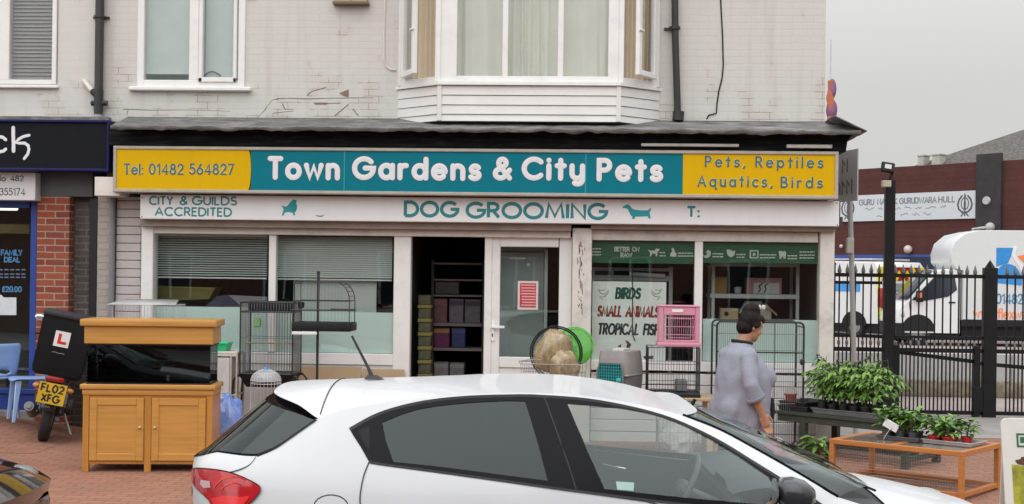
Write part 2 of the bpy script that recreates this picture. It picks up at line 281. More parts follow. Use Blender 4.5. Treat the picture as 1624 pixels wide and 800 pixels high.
# ------------------------------------------------------------------ stroke lettering
def A(cx, cy, rx, ry, a0, a1, n=14):
    return [(cx + rx * math.cos(rad(a0 + (a1 - a0) * i / n)), cy + ry * math.sin(rad(a0 + (a1 - a0) * i / n))) for i in range(n + 1)]
def O(cx, cy, rx, ry): return ['c'] + A(cx, cy, rx, ry, 0, 360, 24)[:-1]
G = {
 'A': (.84, [[(0, 0), (.42, 1), (.84, 0)], [(.14, .33), (.70, .33)]]),
 'B': (.58, [[(0, .5), (0, 1), (.26, 1)] + A(.28, .76, .24, .24, 90, -90) + [(0, .52)], [(.28, .52)] + A(.3, .26, .28, .26, 90, -90) + [(0, 0), (0, .5)]]),
 'C': (.86, [A(.5, .5, .5, .5, 45, 315, 22)]),
 'D': (.76, [[(0, 0), (0, 1), (.25, 1)] + A(.27, .5, .49, .5, 90, -90, 18) + [(0, 0)]]),
 'E': (.5, [[(.5, 1), (0, 1), (0, 0), (.5, 0)], [(0, .52), (.44, .52)]]),
 'F': (.48, [[(.48, 1), (0, 1), (0, 0)], [(0, .52), (.42, .52)]]),
 'G': (.98, [A(.5, .5, .5, .5, 42, 360, 24) + [(.56, .5)]]),
 'H': (.68, [[(0, 0), (0, 1)], [(.68, 0), (.68, 1)], [(0, .52), (.68, .52)]]),
 'I': (.02, [[(0, 0), (0, 1)]]),
 'K': (.6, [[(0, 0), (0, 1)], [(.56, 1), (.03, .48), (.6, 0)]]),
 'L': (.46, [[(0, 1), (0, 0), (.46, 0)]]),
 'M': (.96, [[(0, 0), (.13, 1), (.48, .12), (.83, 1), (.96, 0)]]),
 'N': (.72, [[(0, 0), (0, 1), (.72, 0), (.72, 1)]]),
 'O': (1.0, [O(.5, .5, .5, .5)]),
 'P': (.56, [[(0, 0), (0, 1), (.28, 1)] + A(.28, .74, .26, .26, 90, -90) + [(0, .48)]]),
 'R': (.6, [[(0, 0), (0, 1), (.28, 1)] + A(.28, .74, .26, .26, 90, -90) + [(0, .48)], [(.27, .48), (.6, 0)]]),
 'S': (.56, [A(.29, .75, .24, .25, 30, 240, 14) + A(.27, .27, .28, .27, 75, -145, 16)]),
 'T': (.6, [[(0, 1), (.6, 1)], [(.3, 1), (.3, 0)]]),
 'U': (.66, [[(0, 1), (0, .33)] + A(.33, .33, .33, .33, 180, 360) + [(.66, 1)]]),
 'V': (.76, [[(0, 1), (.38, 0), (.76, 1)]]),
 'W': (1.1, [[(0, 1), (.28, 0), (.55, .9), (.82, 0), (1.1, 1)]]),
 'X': (.66, [[(0, 0), (.66, 1)], [(0, 1), (.66, 0)]]),
 'Y': (.68, [[(0, 1), (.34, .5), (.68, 1)], [(.34, .5), (.34, 0)]]),
 '&': (.74, [[(.74, 0), (.2, .68)] + A(.37, .8, .19, .2, 200, -30, 12) + [(.45, .62), (.2, .46)] + A(.28, .24, .27, .24, 120, 320, 14) + [(.74, .42)]]),
 'a': (.62, [O(.3, .33, .3, .33), [(.62, .66), (.62, 0)]]),
 'b': (.62, [O(.32, .33, .3, .33), [(0, 1), (0, 0)]]),
 'c': (.54, [A(.33, .33, .33, .33, 50, 310, 16)]),
 'd': (.62, [O(.3, .33, .3, .33), [(.62, 1), (.62, 0)]]),
 'e': (.62, [[(.03, .35), (.61, .35)] + A(.31, .33, .31, .33, 8, 315, 18)]),
 'f': (.34, [[(.14, 0), (.14, .8)] + A(.32, .8, .18, .2, 180, 90, 6), [(0, .64), (.32, .64)]]),
 'g': (.62, [O(.3, .33, .3, .33), [(.62, .66), (.62, -.05)] + A(.32, -.05, .3, .25, 0, -150, 10)]),
 'i': (.02, [[(0, 0), (0, .66)], [(0, .94), (0, .95)]]),
 'k': (.5, [[(0, 0), (0, 1)], [(.46, .64), (.03, .3), (.5, 0)]]),
 'l': (.02, [[(0, 0), (0, 1)]]),
 'n': (.52, [[(0, 0), (0, .66)], [(0, .4)] + A(.26, .4, .26, .26, 180, 0) + [(.52, 0)]]),
 'o': (.66, [O(.33, .33, .33, .33)]),
 'p': (.62, [O(.32, .33, .3, .33), [(0, .66), (0, -.3)]]),
 'q': (.66, [O(.3, .33, .3, .33), [(.62, .66), (.62, -.3), (.72, -.22)]]),
 'r': (.34, [[(0, 0), (0, .66)], [(0, .38)] + A(.26, .38, .26, .28, 180, 75, 8)]),
 's': (.46, [A(.24, .49, .2, .17, 30, 250, 12) + A(.22, .17, .23, .17, 70, -150, 12)]),
 't': (.36, [[(.18, .95), (.18, 0)], [(0, .66), (.36, .66)]]),
 'u': (.52, [[(0, .66), (0, .26)] + A(.26, .26, .26, .26, 180, 360) + [(.52, .66)], [(.52, .3), (.52, 0)]]),
 'w': (.84, [[(0, .66), (.2, 0), (.42, .6), (.64, 0), (.84, .66)]]),
 'x': (.5, [[(0, 0), (.5, .66)], [(0, .66), (.5, 0)]]),
 'y': (.54, [[(0, .66), (0, .26)] + A(.26, .26, .26, .26, 180, 340), [(.53, .66), (.53, -.08)] + A(.29, -.08, .24, .22, 0, -130, 8)]),
 '0': (.6, [O(.3, .5, .3, .5)]), '1': (.26, [[(0, .8), (.24, 1), (.24, 0)]]),
 '2': (.56, [A(.27, .72, .27, .28, 165, -35, 14) + [(0, 0), (.56, 0)]]),
 '3': (.54, [A(.26, .76, .23, .24, 150, -80, 12), A(.26, .27, .28, .27, 90, -150, 14)]),
 '4': (.62, [[(.46, 0), (.46, 1), (0, .26), (.62, .26)]]),
 '5': (.54, [[(.48, 1), (.1, 1), (.05, .56)] + A(.24, .32, .3, .32, 110, -150, 14)]),
 '6': (.58, [[(.4, 1), (.05, .42)], O(.29, .29, .29, .29)]),
 '7': (.54, [[(0, 1), (.54, 1), (.16, 0)]]),
 '8': (.56, [O(.28, .76, .22, .24), O(.28, .27, .28, .27)]),
 ':': (.02, [[(0, .05), (0, .06)], [(0, .58), (0, .59)]]), ',': (.06, [[(.06, .04), (0, -.16)]]), '.': (.02, [[(0, 0), (0, .01)]]),
 '£': (.52, [A(.3, .76, .2, .22, 20, 180, 8) + [(.12, .2), (0, 0), (.52, 0)], [(0, .46), (.36, .46)]]),
 "'": (.02, [[(0, .8), (0, 1)]]),
}
def stroke(mb, pts, r, T, d, square=False):
    closed = pts[0] == 'c'
    if closed: pts = pts[1:]
    q = [Vector(p) for p in pts]; q2 = [q[0]]
    for p in q[1:]:
        if (p - q2[-1]).length > 1e-5: q2.append(p)
    q = q2; n = len(q); rings = []
    prof = ((-1, 0), (-.82, .85), (0, 1), (.82, .85), (1, 0))
    def ring(p, t, nrm, k, mit=1):
        return [mb.bm.verts.new(T(p.x + nrm.x * o * r * k * mit, p.y + nrm.y * o * r * k * mit, h * d * (.35 + .65 * k))) for o, h in prof]
    for i, p in enumerate(q):
        a = q[i - 1] if (i or closed) else None; b = q[(i + 1) % n] if (i < n - 1 or closed) else None
        ta = (p - a).normalized() if a is not None else None; tb = (b - p).normalized() if b is not None else None
        t = tb if ta is None else ta if tb is None else (ta + tb)
        t = t.normalized() if t.length > 1e-4 else Vector((-ta.y, ta.x))
        nrm = Vector((-t.y, t.x)); mit = 1
        if ta is not None and tb is not None:
            c = max(.72, abs(nrm.dot(Vector((-ta.y, ta.x))))); mit = 1 / c
        if not closed and i == 0 and not square:
            for s_ in (88, 60, 30): rings.append(ring(p - t * r * math.sin(rad(s_)), t, nrm, math.cos(rad(s_))))
        rings.append(ring(p, t, nrm, 1, mit))
        if not closed and i == n - 1 and not square:
            for s_ in (30, 60, 88): rings.append(ring(p + t * r * math.sin(rad(s_)), t, nrm, math.cos(rad(s_))))
    m = len(rings)
    for i in range(m if closed else m - 1):
        for j in range(4): mb.bm.faces.new((rings[i][j], rings[i][j + 1], rings[(i + 1) % m][j + 1], rings[(i + 1) % m][j]))
def text_w(s, gap=.22, space=.5):
    return sum((space if ch == ' ' else G[ch][0]) for ch in s) + gap * (len(s) - 1)
def text(mb, s, T, x0, x1, y0, cap, r, d=.003, gap=.22, space=.5, shear=0, square=False, keep=False):
    k = (x1 - x0) / text_w(s, gap, space)
    if keep: k = cap
    x = x0
    for ch in s:
        if ch == ' ': x += (space + gap) * k; continue
        wd, st = G[ch]
        for pl in st:
            cl = pl[0] == 'c'
            pts = [(x + p[0] * k + shear * p[1] * cap, y0 + p[1] * cap) for p in (pl[1:] if cl else pl)]
            stroke(mb, (['c'] + pts) if cl else pts, r, T, d, square and ch not in ':.i')
        x += (wd + gap) * k
def TY(Y): return lambda u, v, w: Vector((u, Y - w, v))
def ptext(mb, s, px0, px1, pyb, cap_px, Y, rpx, **kw):    # lettering given by its place in the photo, on the plane y=Y
    X0, X1 = at(px0, pyb, Y).x, at(px1, pyb, Y).x; k = 1 / ppm(Y, (px0 + px1) / 2); z = at((px0 + px1) / 2, pyb, Y).z
    text(mb, s, TY(Y), X0 + rpx * k, X1 - rpx * k, z + rpx * k, (cap_px - 2 * rpx) * k, rpx * k, **kw)
def pshape(mb, pts, Y, d):                                # outline given in photo pixels on y=Y
    q = [at(a, b, Y) for a, b in pts]; mb.prism([(p.x, p.z) for p in q], TY(Y), 0, d)
# ================================================================== GROUND
def slab(name, x0, x1, y0, y1, z, mat, label=None, thick=.0):
    mb = MB(); nx = 2; mb.grid(lambda u, v: Vector((x0 + (x1 - x0) * u, y0 + (y1 - y0) * v, z(y0 + (y1 - y0) * v) if callable(z) else z)), 2, 9)
    return tag(mb.build(name, mat, recalc=False), label, kind='structure')
asphalt = P('asphalt', (.055, .053, .052), .9, var=.25, vs=40, bump=.4, bs=300)
soil = P('soil', (.16, .14, .12), .95, var=.25, vs=1)
pavers = brick('pavers', (.335, .166, .109), (.285, .136, .088), (.185, .097, .07), w=.2, h=.1, ms=.006, plane='xy', bump=.6, dirt=.42, dcol=(.20, .13, .093), rough=.9)
drive_m = P('concrete_drive', (.30, .285, .265), .9, var=.15, vs=2, dirt=.4, dcol=(.17, .15, .13), bump=.2)
yard_m = P('yard_paving', (.36, .30, .28), .9, var=.15, vs=1.5, dirt=.4, dcol=(.2, .17, .15), bump=.2)
mb = MB(); ys = [(-160, -.214), (-6.46, -.214), (-6.45, gz(-6.45) - .01), (-.01, -.008), (220, -.008)]
mb.grid(lambda u, v: Vector((-200 + 400 * u, *ys[round(v * 4)])), 2, 5); tag(mb.build('ground', soil, recalc=False, smooth=False), kind='structure')
slab('road', -90, 90, -15.2, -6.43, -.205, asphalt)
mb = MB(); mb.box(-90, 90, -6.43, -6.30, -.30, gz(-6.3) + .002, .012)
tag(mb.build('kerb', P('kerb_stone', (.33, .32, .30), .85, var=.15, bump=.3)), kind='structure')
slab('pavement', -40, 40, -6.31, .85, lambda y: gz(y), pavers)
def ramp_z(y): return gz(y) + .16 * max(0, min(1, (y + 1.7) / 1.3))
xrm = at(56, 660, -.5).x; mb = MB(); rx_ = lambda u: -14 + (xrm + 13.2) * min(1, u * 2) + 1.3 * max(0, u * 2 - 1)
mb.grid(lambda u, v: Vector((rx_(u), -1.7 + 1.74 * v, gz(-1.7 + 1.74 * v) + (ramp_z(-1.7 + 1.74 * v) - gz(-1.7 + 1.74 * v)) * min(1, 2 - 2 * u) + .003)), 15, 14); tag(mb.build('pavement', pavers, recalc=False, angle=50), kind='structure')
mb = MB(); mb.box(-90, 90, -15.33, -15.2, -.30, -.08, .012); tag(mb.build('kerb', MATS['kerb_stone']), kind='structure')
slab('pavement', -90, 90, -40, -15.33, -.085, P('far_paving', (.26, .24, .23), .9, var=.15, vs=2, bump=.2))
slab('driveway', at(1322, 680, .5).x + .02, 40, .85, at(1500, 657, 3.2).y, .004, drive_m)
slab('yard', at(1322, 680, 3).x, 60, 3.2, 60, .002, yard_m)

# ================================================================== helpers for facades
def wall_holes(mb, x0, x1, z0, z1, holes, yf, yb):
    xs = sorted({x0, x1, *[h[0] for h in holes], *[h[1] for h in holes]}); zs = sorted({z0, z1, *[h[2] for h in holes], *[h[3] for h in holes]})
    xs = [x for x in xs if x0 <= x <= x1]; zs = [z for z in zs if z0 <= z <= z1]
    inside = lambda x, z: any(h[0] < x < h[1] and h[2] < z < h[3] for h in holes)
    V = {}
    def v(x, y, z):
        k = (round(x, 5), y, round(z, 5))
        if k not in V: V[k] = mb.bm.verts.new((x, y, z))
        return V[k]
    for i in range(len(xs) - 1):
        for j in range(len(zs) - 1):
            a, b, c, d = xs[i], xs[i + 1], zs[j], zs[j + 1]
            if inside((a + b) / 2, (c + d) / 2): continue
            for y in (yf, yb): mb.bm.faces.new((v(a, y, c), v(b, y, c), v(b, y, d), v(a, y, d)))
            for (p, q, m) in (((a, c), (a, d), (a - 1e-4, (c + d) / 2)), ((b, c), (b, d), (b + 1e-4, (c + d) / 2)), ((a, c), (b, c), ((a + b) / 2, c - 1e-4)), ((a, d), (b, d), ((a + b) / 2, d + 1e-4))):
                if inside(*m) or not (x0 < m[0] < x1 and z0 < m[1] < z1):
                    mb.bm.faces.new((v(p[0], yf, p[1]), v(q[0], yf, q[1]), v(q[0], yb, q[1]), v(p[0], yb, p[1])))
    return mb
def pbox(mb, a, b, c, d, Y, y1, bev=.004):               # photo rectangle on y=Y, running back to y1
    X0, X1, Z0, Z1 = RC(a, b, c, d, Y); return mb.box(X0, X1, Y, y1, Z0, Z1, bev)

# ================================================================== THE SHOP
XL, XR = at(157, 100, 0).x, at(1309, 100, 0).x
paint_wall = brick('painted_brick', (.635, .61, .575), (.62, .597, .563), (.60, .578, .545), ms=.007, rough=.75, bump=.24, dirt=.25, dcol=(.52, .49, .44), crack=.85, zlow=at(700, 190, 0).z)
shop = root('shop_building', 'white painted brick shop with a bay window upstairs and a wide shopfront below', 'building', ((XL + XR) / 2, 0, 0))
ZB = at(700, 205, 0).z                                    # bottom of the upper wall
ZT = 6.9
holeA = RC(221, 389, -160, 138, 0); holeB = RC(662, 1016, -170, 132, 0)
mb = MB(); wall_holes(mb, XL, XR, ZB, ZT, [(holeA[0], holeA[1], holeA[2], holeA[3]), holeB], 0, .28)
mb.box(XR - .28, XR - .001, .281, 9, ZB - .35, ZT); mb.box(XL, XR, 9, 9.25, 0, ZT); mb.box(XL + .002, XL + .2, .281, 8.99, 0, ZT - .002)
uw = mb.build('upper_wall', paint_wall, shop, smooth=False)
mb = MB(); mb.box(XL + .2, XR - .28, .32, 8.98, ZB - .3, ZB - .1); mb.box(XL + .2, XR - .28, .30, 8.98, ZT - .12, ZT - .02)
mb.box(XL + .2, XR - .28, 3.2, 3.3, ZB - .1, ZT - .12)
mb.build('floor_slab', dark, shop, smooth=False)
slate = P('slate', (.15, .145, .15), .75, var=.3, vs=14, bump=.5, bs=20, stretch=(1, 1, 3))
mb = MB(); mb.prism([(-.45, ZT - .02), (4.6, ZT + 2.7), (9.7, ZT - .02)], lambda u, v, w: Vector((w, u, v)), XL - .001, XR + .12); mb.build('roof', slate, shop, smooth=False)
# upstairs window, left
def upvc_window(parent, rect, Y, mull, fw, panes_open=(), back=.10, label=None, low=None):
    fr = MB(); X0, X1, Z0, Z1 = rect
    fr.box(X0, X0 + fw, Y, Y + back, Z0, Z1, .006); fr.box(X1 - fw, X1, Y, Y + back, Z0, Z1, .006)
    fr.box(X0 + fw - .002, X1 - fw + .002, Y + .003, Y + back, Z0, Z0 + fw, .006); fr.box(X0 + fw - .002, X1 - fw + .002, Y + .003, Y + back, Z1 - fw, Z1, .006)
    for m0, m1 in mull: fr.box(m0, m1, Y + .004, Y + back, Z0 + fw - .002, Z1 - fw + .002, .006)
    f = fr.build('window', upvc, parent)
    xs = [X0 + fw] + [x for m in mull for x in m] + [X1 - fw]
    for i in range(0, len(xs), 2):
        g = MB(); g.box(xs[i] - .004, xs[i + 1] + .004, Y + .045, Y + .055, Z0 + fw - .004, Z1 - fw + .004); g.build('pane', win_glass, f, smooth=False)
    return f
rA = (holeA[0] - .01, holeA[1] + .01, holeA[2] - .005, holeA[3] + .01)
mul = (at(300, 60, -.02).x, at(315, 60, -.02).x)
f = upvc_window(shop, rA, -.022, [mul], at(231, 60, 0).x - at(220, 60, 0).x)
mb = MB(); X0, X1, Z0, Z1 = RC(203, 397, 137.5, 144, -.07); mb.box(X0, X1, -.07, .02, Z0, Z1, .01); mb.build('sill', upvc, f)
mb = MB(); X0, X1, Z0, Z1 = RC(315, 376, -20, 131, -.035)
for a, b, c, d in ((X0, X0 + .05, Z0, Z1), (X1 - .045, X1, Z0, Z1), (X0, X1, Z0, Z0 + .055)): mb.box(a + .002, b - .002, -.04, .03, c + .002, d, .008)
mb.build('opening_sash', upvc, f)
mb = MB(); mb.tube([at(323 + 27 * i / 10, 121 - 7 * math.sin(math.pi * i / 10), .05) for i in range(11)], .008); mb.build('handle', black_plastic, f)
mb = MB(); blz = at(260, 118, .08).z; mb.box(holeA[0] + .03, mul[0] + .02, .075, .085, blz, holeA[3]); mb.box(mul[1] - .02, holeA[1] - .03, .0755, .0845, holeA[2] + .03, holeA[3]); mb.build('roller_blind', P('roller_blind', (.50, .57, .545), .8, var=.05), f, smooth=False)
# bay window upstairs
bz = lambda px, py, Y: at(px, py, Y).z
YB = -.38
bay = shop
BL0, BR0 = at(634, 100, 0).x, at(1044, 100, 0).x; BL1, BR1 = at(698, 100, YB).x, at(982, 100, YB).x
zs_t, zs_b = bz(835, 124, YB), bz(835, 136, YB); zbot = bz(835, 193, YB)
def bayring(o, z): return [Vector((BL0 - o, .0, z)), Vector((BL1 - o * .4, YB - o, z)), Vector((BR1 + o * .4, YB - o, z)), Vector((BR0 + o, .0, z))]
def bayslab(mb, o, z0, z1):
    a = bayring(o, z0) + [Vector((BR0 + o, .2, z0)), Vector((BL0 - o, .2, z0))]; b = [p + Vector((0, 0, z1 - z0)) for p in a]; mb.loft([a, b]); return mb
# cladding boards below the sill
zz = [zbot, bz(835, 182, YB), bz(835, 167, YB), bz(835, 151.5, YB), zs_b]
mb = MB()
for i in range(4):
    a = bayring(.020, zz[i]) + [Vector((BR0 + .02, .15, zz[i])), Vector((BL0 - .02, .15, zz[i]))]
    b = bayring(.008, zz[i + 1] - .006) + [Vector((BR0 + .008, .15, zz[i + 1])), Vector((BL0 - .008, .15, zz[i + 1]))]
    mb.loft([a, b])
clad_m = P('white_cladding', (.73, .71, .685), .45, var=.04, dirt=.15)
mb.build('cladding', clad_m, bay, smooth=False)
each('corner_trim', clad_m, bay, [lambda mb, x=x: mb.bar((x, YB - .012, zbot), (x, YB - .012, zs_b - .002), .05, .03, .004) for x in (BL1, BR1)])
mb = MB(); bayslab(mb, .045, zs_b, zs_b + .035); mb.build('sill', upvc, bay, smooth=False)
ztop = bz(835, -180, YB)
mb = MB(); bayslab(mb, .05, ztop, ztop + .25); mb.build('bay_roof', slate, bay, smooth=False)
mb = MB(); z0 = zs_b + .035; zg = bz(835, 121, YB) 
mb.box(BL1 + .02, BR1 - .02, YB + .002, YB + .07, z0, zg, .004)
for a, b in ((698, 725), (797, 806), (885, 894), (965, 982)):
    x0, x1 = at(a, 60, YB).x, at(b, 60, YB).x; mb.box(x0, x1, YB, YB + .08, z0, ztop, .006)
bfr = mb.build('bay_frame', upvc, bay)
for a, b in ((725, 797), (806, 885), (894, 965)):
    g = MB(); g.box(at(a, 60, YB).x - .004, at(b, 60, YB).x + .004, YB + .04, YB + .05, zg - .004, ztop); g.build('pane', win_glass, bfr, smooth=False)
# side lights: fixed jambs, curtain and an opened sash each side
curt = P('curtain', (.66, .655, .57), .9, var=.06, vs=3); curt2 = P('curtain_tan', (.62, .52, .38), .9, var=.08, vs=3)
for side in (-1, 1):
    A0 = Vector((BL0 if side < 0 else BR0, 0, 0)); A1 = Vector((BL1 if side < 0 else BR1, YB, 0)); d = (A1 - A0)
    mb = MB()
    for t0, t1 in ((0, .14), (.90, 1.0)):
        p, q = A0 + d * t0, A0 + d * t1; mb.bar(p + (q - p) / 2 + Vector((0, 0, z0)), p + (q - p) / 2 + Vector((0, 0, ztop)), (q - p).length * .95, .07, .004)
    mb.obox(A0 + d * .5 + Vector((0, .02, z0 + .03)), (d.length * .96, .07, .06), Matrix.Rotation(math.atan2(d.y, d.x), 3, 'Z'), .004)
    mb.build('side_frame', upvc, bay)
    # opened sash, hinged on the wall-side jamb, swung outwards
    H = A0 + d * .16; ang = rad(-78 if side < 0 else -105); L_ = d.length * .74
    if side < 0: u = Vector((math.cos(rad(-63)), math.sin(rad(-63)), 0)) ; 
    else: u = Vector((math.cos(rad(-121)), math.sin(rad(-121)), 0))
    H = H + Vector((-.03 if side < 0 else .03, -.05, 0)); nrm = Vector((-u.y, u.x, 0)); zs0, zs1 = z0 + .075, ztop - .05
    mb = MB(); R3 = Matrix.Rotation(math.atan2(u.y, u.x), 3, 'Z'); fw = .06; Ls = .40
    for c, sz in ((H + u * fw / 2, (fw, .05, zs1 - zs0)), (H + u * (Ls - fw / 2), (fw, .05, zs1 - zs0))): mb.obox(c + Vector((0, 0, (zs0 + zs1) / 2)), sz, R3, .005)
    for zc in (zs0 + fw / 2, zs1 - fw / 2): mb.obox(H + u * Ls / 2 + Vector((0, 0, zc)), (Ls - 2 * fw + .004, .046, fw), R3, .005)
    s_ = mb.build('open_sash', upvc, bay)
    g = MB(); g.obox(H + u * Ls / 2 + Vector((0, 0, (zs0 + zs1) / 2)), (Ls - 2 * fw + .01, .012, zs1 - zs0 - 2 * fw + .01), R3); g.build('pane', win_glass, s_, smooth=False)
    g = MB(); hc = H + u * (Ls - .03) + nrm * (.035 if side > 0 else -.035) + Vector((0, 0, bz(1020, 52, -.3))); g.obox(hc, (.10, .02, .022), R3, .004); g.build('handle', white_plastic, s_)
    mb = MB(); c0, c1 = A0 + d * .25 + Vector((0, .10, 0)), A0 + d * .97 + Vector((0, .10, 0)); cw = c1 - c0; nn = Vector((-cw.y, cw.x, 0)).normalized()
    mb.grid(lambda u_, v_: c0 + cw * u_ + nn * (.022 * math.sin(u_ * 34 + math.sin(u_ * 9)) ) + Vector((0, 0, z0 + .02 + (ztop - z0) * v_)), 60, 4); mb.build('curtain', curt2, bay, angle=80)
mb = MB(); x0, x1 = at(700, 60, -.3).x, at(980, 60, -.3).x
def cf(u, v):
    x = x0 + (x1 - x0) * u; fold = .022 * (1 if u < .62 else .25 + .2 * math.sin(9 * v)) * math.sin(u * 95 + 4 * math.sin(u * 13) + .8 * v)
    return Vector((x + .008 * math.sin(u * 60 + 3 * v), YB + .15 + fold, z0 + .03 + (ztop - z0) * v))
mb.grid(cf, 260, 8); mb.build('curtain', curt, bay, angle=80)
# cracks and a missing brick face at the foot of the wall
mb = MB(); rr = random.Random(3)
for pl in ([(425, 168), (432, 159), (440, 157), (455, 156), (487, 157), (520, 156.5), (560, 156), (592, 155)], [(402, 193), (412, 183), (420, 175), (424, 168)], [(487, 152), (494, 146), (505, 142), (517, 139)],
           [(448, 165), (452, 173), (466, 174)], [(433, 186), (433, 180), (465, 176)], [(506, 165), (540, 164)], [(531, 184), (545, 172), (552, 166)], [(560, 173), (568, 184)], [(195, 173), (240, 175), (300, 174.5), (366, 177)], [(201, 184), (203, 175)]):
    mb.tube([at(a, b + rr.uniform(-.4, .4), .001) for a, b in pl], [.002 + .004 * rr.random() for _ in pl], 5)
mb.build('crack', P('crack_dark', (.17, .145, .12), .95), shop)
mb = MB(); pshape(mb, [(538, 148), (553, 142), (553, 154), (546, 153)], .001, .005); pshape(mb, [(497, 163), (520, 163), (518, 166), (500, 166)], .001, .005); mb.build('missing_brick_face', P('bare_brick', (.27, .17, .13), .95, var=.2, vs=20), shop, smooth=False)
# black cornice board under the lead flashing
mb = MB(); X0, X1, Z0, Z1 = RC(172, 1336, 200, 236, -.34); mb.box(X0, X1, -.34, .0, Z0, Z1, .01)
prof = [(X1, Z0), (X1, Z1), (X1 + .19, Z1), (X1 + .16, Z1 - .04), (X1 + .10, Z1 - .07), (X1 + .055, Z1 - .13), (X1 + .04, Z0)]
mb.prism(prof, lambda u, v, w: Vector((u, w, v)), -.335, .4)
mb.build('cornice_board', P('black_paint', (.007, .007, .008), .6, var=.5, spec=.12, dirt=.30, dcol=(.12, .115, .11), ds=9, bump=.4, bs=25, stretch=(.3, 1, 3)), shop)
# lead flashing: ragged lip
mb = MB(); lead = P('lead_flashing', (.15, .145, .14), .7, var=.45, vs=9, spec=.2, dirt=.75, dcol=(.46, .45, .43), ds=7, bump=.8, bs=22, stretch=(.35, 1, 1))
zw = at(740, 190, 0).z; zf = at(740, 204.5, -.55).z; Xa, Xb = at(178, 200, -.5).x, at(1364, 204, -.5).x
def fl(u, v):
    x = Xa + (Xb - Xa) * u; n1 = noise.noise(Vector((x * 3, v * 2, 1))) * .012 + noise.noise(Vector((x * 11, v * 3, 5))) * .010
    vv = min(v, .8) / .8; y = .0 - .55 * vv ; z = zw + (zf - zw) * vv + n1 * (.25 + v)
    if v > .8: z -= .035 + .02 * noise.noise(Vector((x * 6, 9, 2)))
    xx = min(x, XR + .06 + .28 * vv) if x > XR else x
    return Vector((xx, y, z))
mb.grid(fl, 240, 6); fo = mb.build('lead_flashing', lead, shop, solid=.012)
mb = MB(); xq0 = XR - .001; mb.grid(lambda u, v: Vector((xq0 + .34 * v, -.55 + 1.8 * u, zw + (zf - zw) * v + .004 + .012 * noise.noise(Vector((u * 9, v * 3, 4))))), 20, 4); mb.build('flashing_return', lead, shop, solid=.012)
each('batten', upvc_old, shop, [lambda mb, q=q: pbox(mb, *q, -.40, -.1) for q in ((1017, 1172, 228, 232.5), (1248, 1320, 229.5, 235), (150, 190, 281, 311))])

# ---- shopfront
YF = -.06
jambs = [(222, 241, 352, 702, -.12), (623, 650, 372, 700, -.07), (767, 779, 374, 700, -.05), (906, 937, 362, 702, -.14), (1297, 1325, 358, 704, -.13)]
fr = shop
each('jamb', upvc, fr, [lambda mb, j=j: pbox(mb, *j[:4], j[4], .06, .008) for j in jambs[:3]])
mb = MB(); X0, X1, Z0, Z1 = RC(906, 937, 362, 701, -.14)
mb.box(X0, X1, -.14, .05, -.02, Z1, .008); mb.build('column', upvc_old, fr); mb = MB(); X0, X1, Z0, Z1 = RC(1299, 1322, 358, 701, -.13); mb.box(X0, X1, -.13, .05, -.02, Z1, .008)
mb.box(X1 - .05, X1 - .003, .051, 9, -.02, at(1300, 300, 0).z)
mb.build('column', upvc_old, fr)
mb = MB(); rr = random.Random(11)
for i in range(46):
    px_, py_ = 921 + rr.gauss(0, 2.6), rr.choice([rr.uniform(385, 470), rr.uniform(470, 500)]); h = rr.uniform(1, 7) if py_ < 470 else rr.uniform(1, 3)
    pshape(mb, [(px_ - .6, py_ - h), (px_ + .5, py_ - h * .6), (px_ + .7, py_ + h), (px_ - .4, py_ + h * .7)], -.1405, .0015)
mb.build('flaked_paint', P('bare_wood', (.16, .10, .06), .9), fr, smooth=False)
each('soffit_board', P('soffit', (.30, .25, .22), .8, var=.2, vs=3), fr, [lambda mb, q=q: pbox(mb, *q, -.2, .05) for q in ((222, 906, 348, 363), (937, 1325, 352, 366))])
each('head_rail', upvc_old, fr, [lambda mb, q=q: pbox(mb, *q, .05) for q in ((241, 905, 363.5, 374, -.10), (937, 1298, 367, 383, -.08))])
# left shop window
def shop_window(a, b, c, d, m0, m1, sides, glassb):
    mb = MB()
    for (p, q) in sides: pbox(mb, p, q, c, d, YF, .04, .006)
    pbox(mb, m0, m1, c - 1, glassb + 1, YF - .004, .04, .006); pbox(mb, a, b, glassb, d, YF + .003, .04, .006)
    f = mb.build('window', upvc, fr)
    return f
lw = shop_window(240, 626, 373, 577, 425.5, 437, [(240, 243.5)], 559)
for a, b in ((243, 426), (436, 624)):
    g = MB(); pbox(g, a, b, 373, 560, -.02, -.012, 0); g.build('pane', shop_glass, lw, smooth=False)
rw = shop_window(937, 1298, 380, 590, 1101, 1114, [], 574)
for a, b in ((936, 1102), (1113, 1299)):
    g = MB(); pbox(g, a, b, 381, 576, -.02, -.012, 0); g.build('pane', shop_glass, rw, smooth=False)
film = glass('frosted_film', (.85, .93, .91), rough=.25, milk=.88, mcol=(.74, .90, .87))
for a, b, c, d, f in ((244, 425, 487, 559, lw), (437.5, 623, 495, 559.5, lw), (1114.5, 1296, 507, 574, rw)):
    g = MB(); pbox(g, a, b, c, d, -.008, -.006, 0); g.build('frosted_film', film, f, smooth=False)
# stall risers
rsm = P('riser_board', (.73, .72, .70), .6, var=.05, dirt=.3); mb = MB(); X0, X1, Z0, Z1 = RC(241, 624, 577, 640, YF + .02); mb.box(X0, X1, YF + .02, .1, -.02, Z1); mb.build('stall_riser', rsm, fr); mb = MB(); X0, X1, Z0, Z1 = RC(937, 1298, 590, 640, YF + .02)
n = 6; dz = Z1 / n
for i in range(n): mb.box(X0, X1, YF + .02 - .004 * (i % 2), .1, i * dz - .02, (i + 1) * dz - .026, .006)
mb.build('stall_riser', rsm, fr)
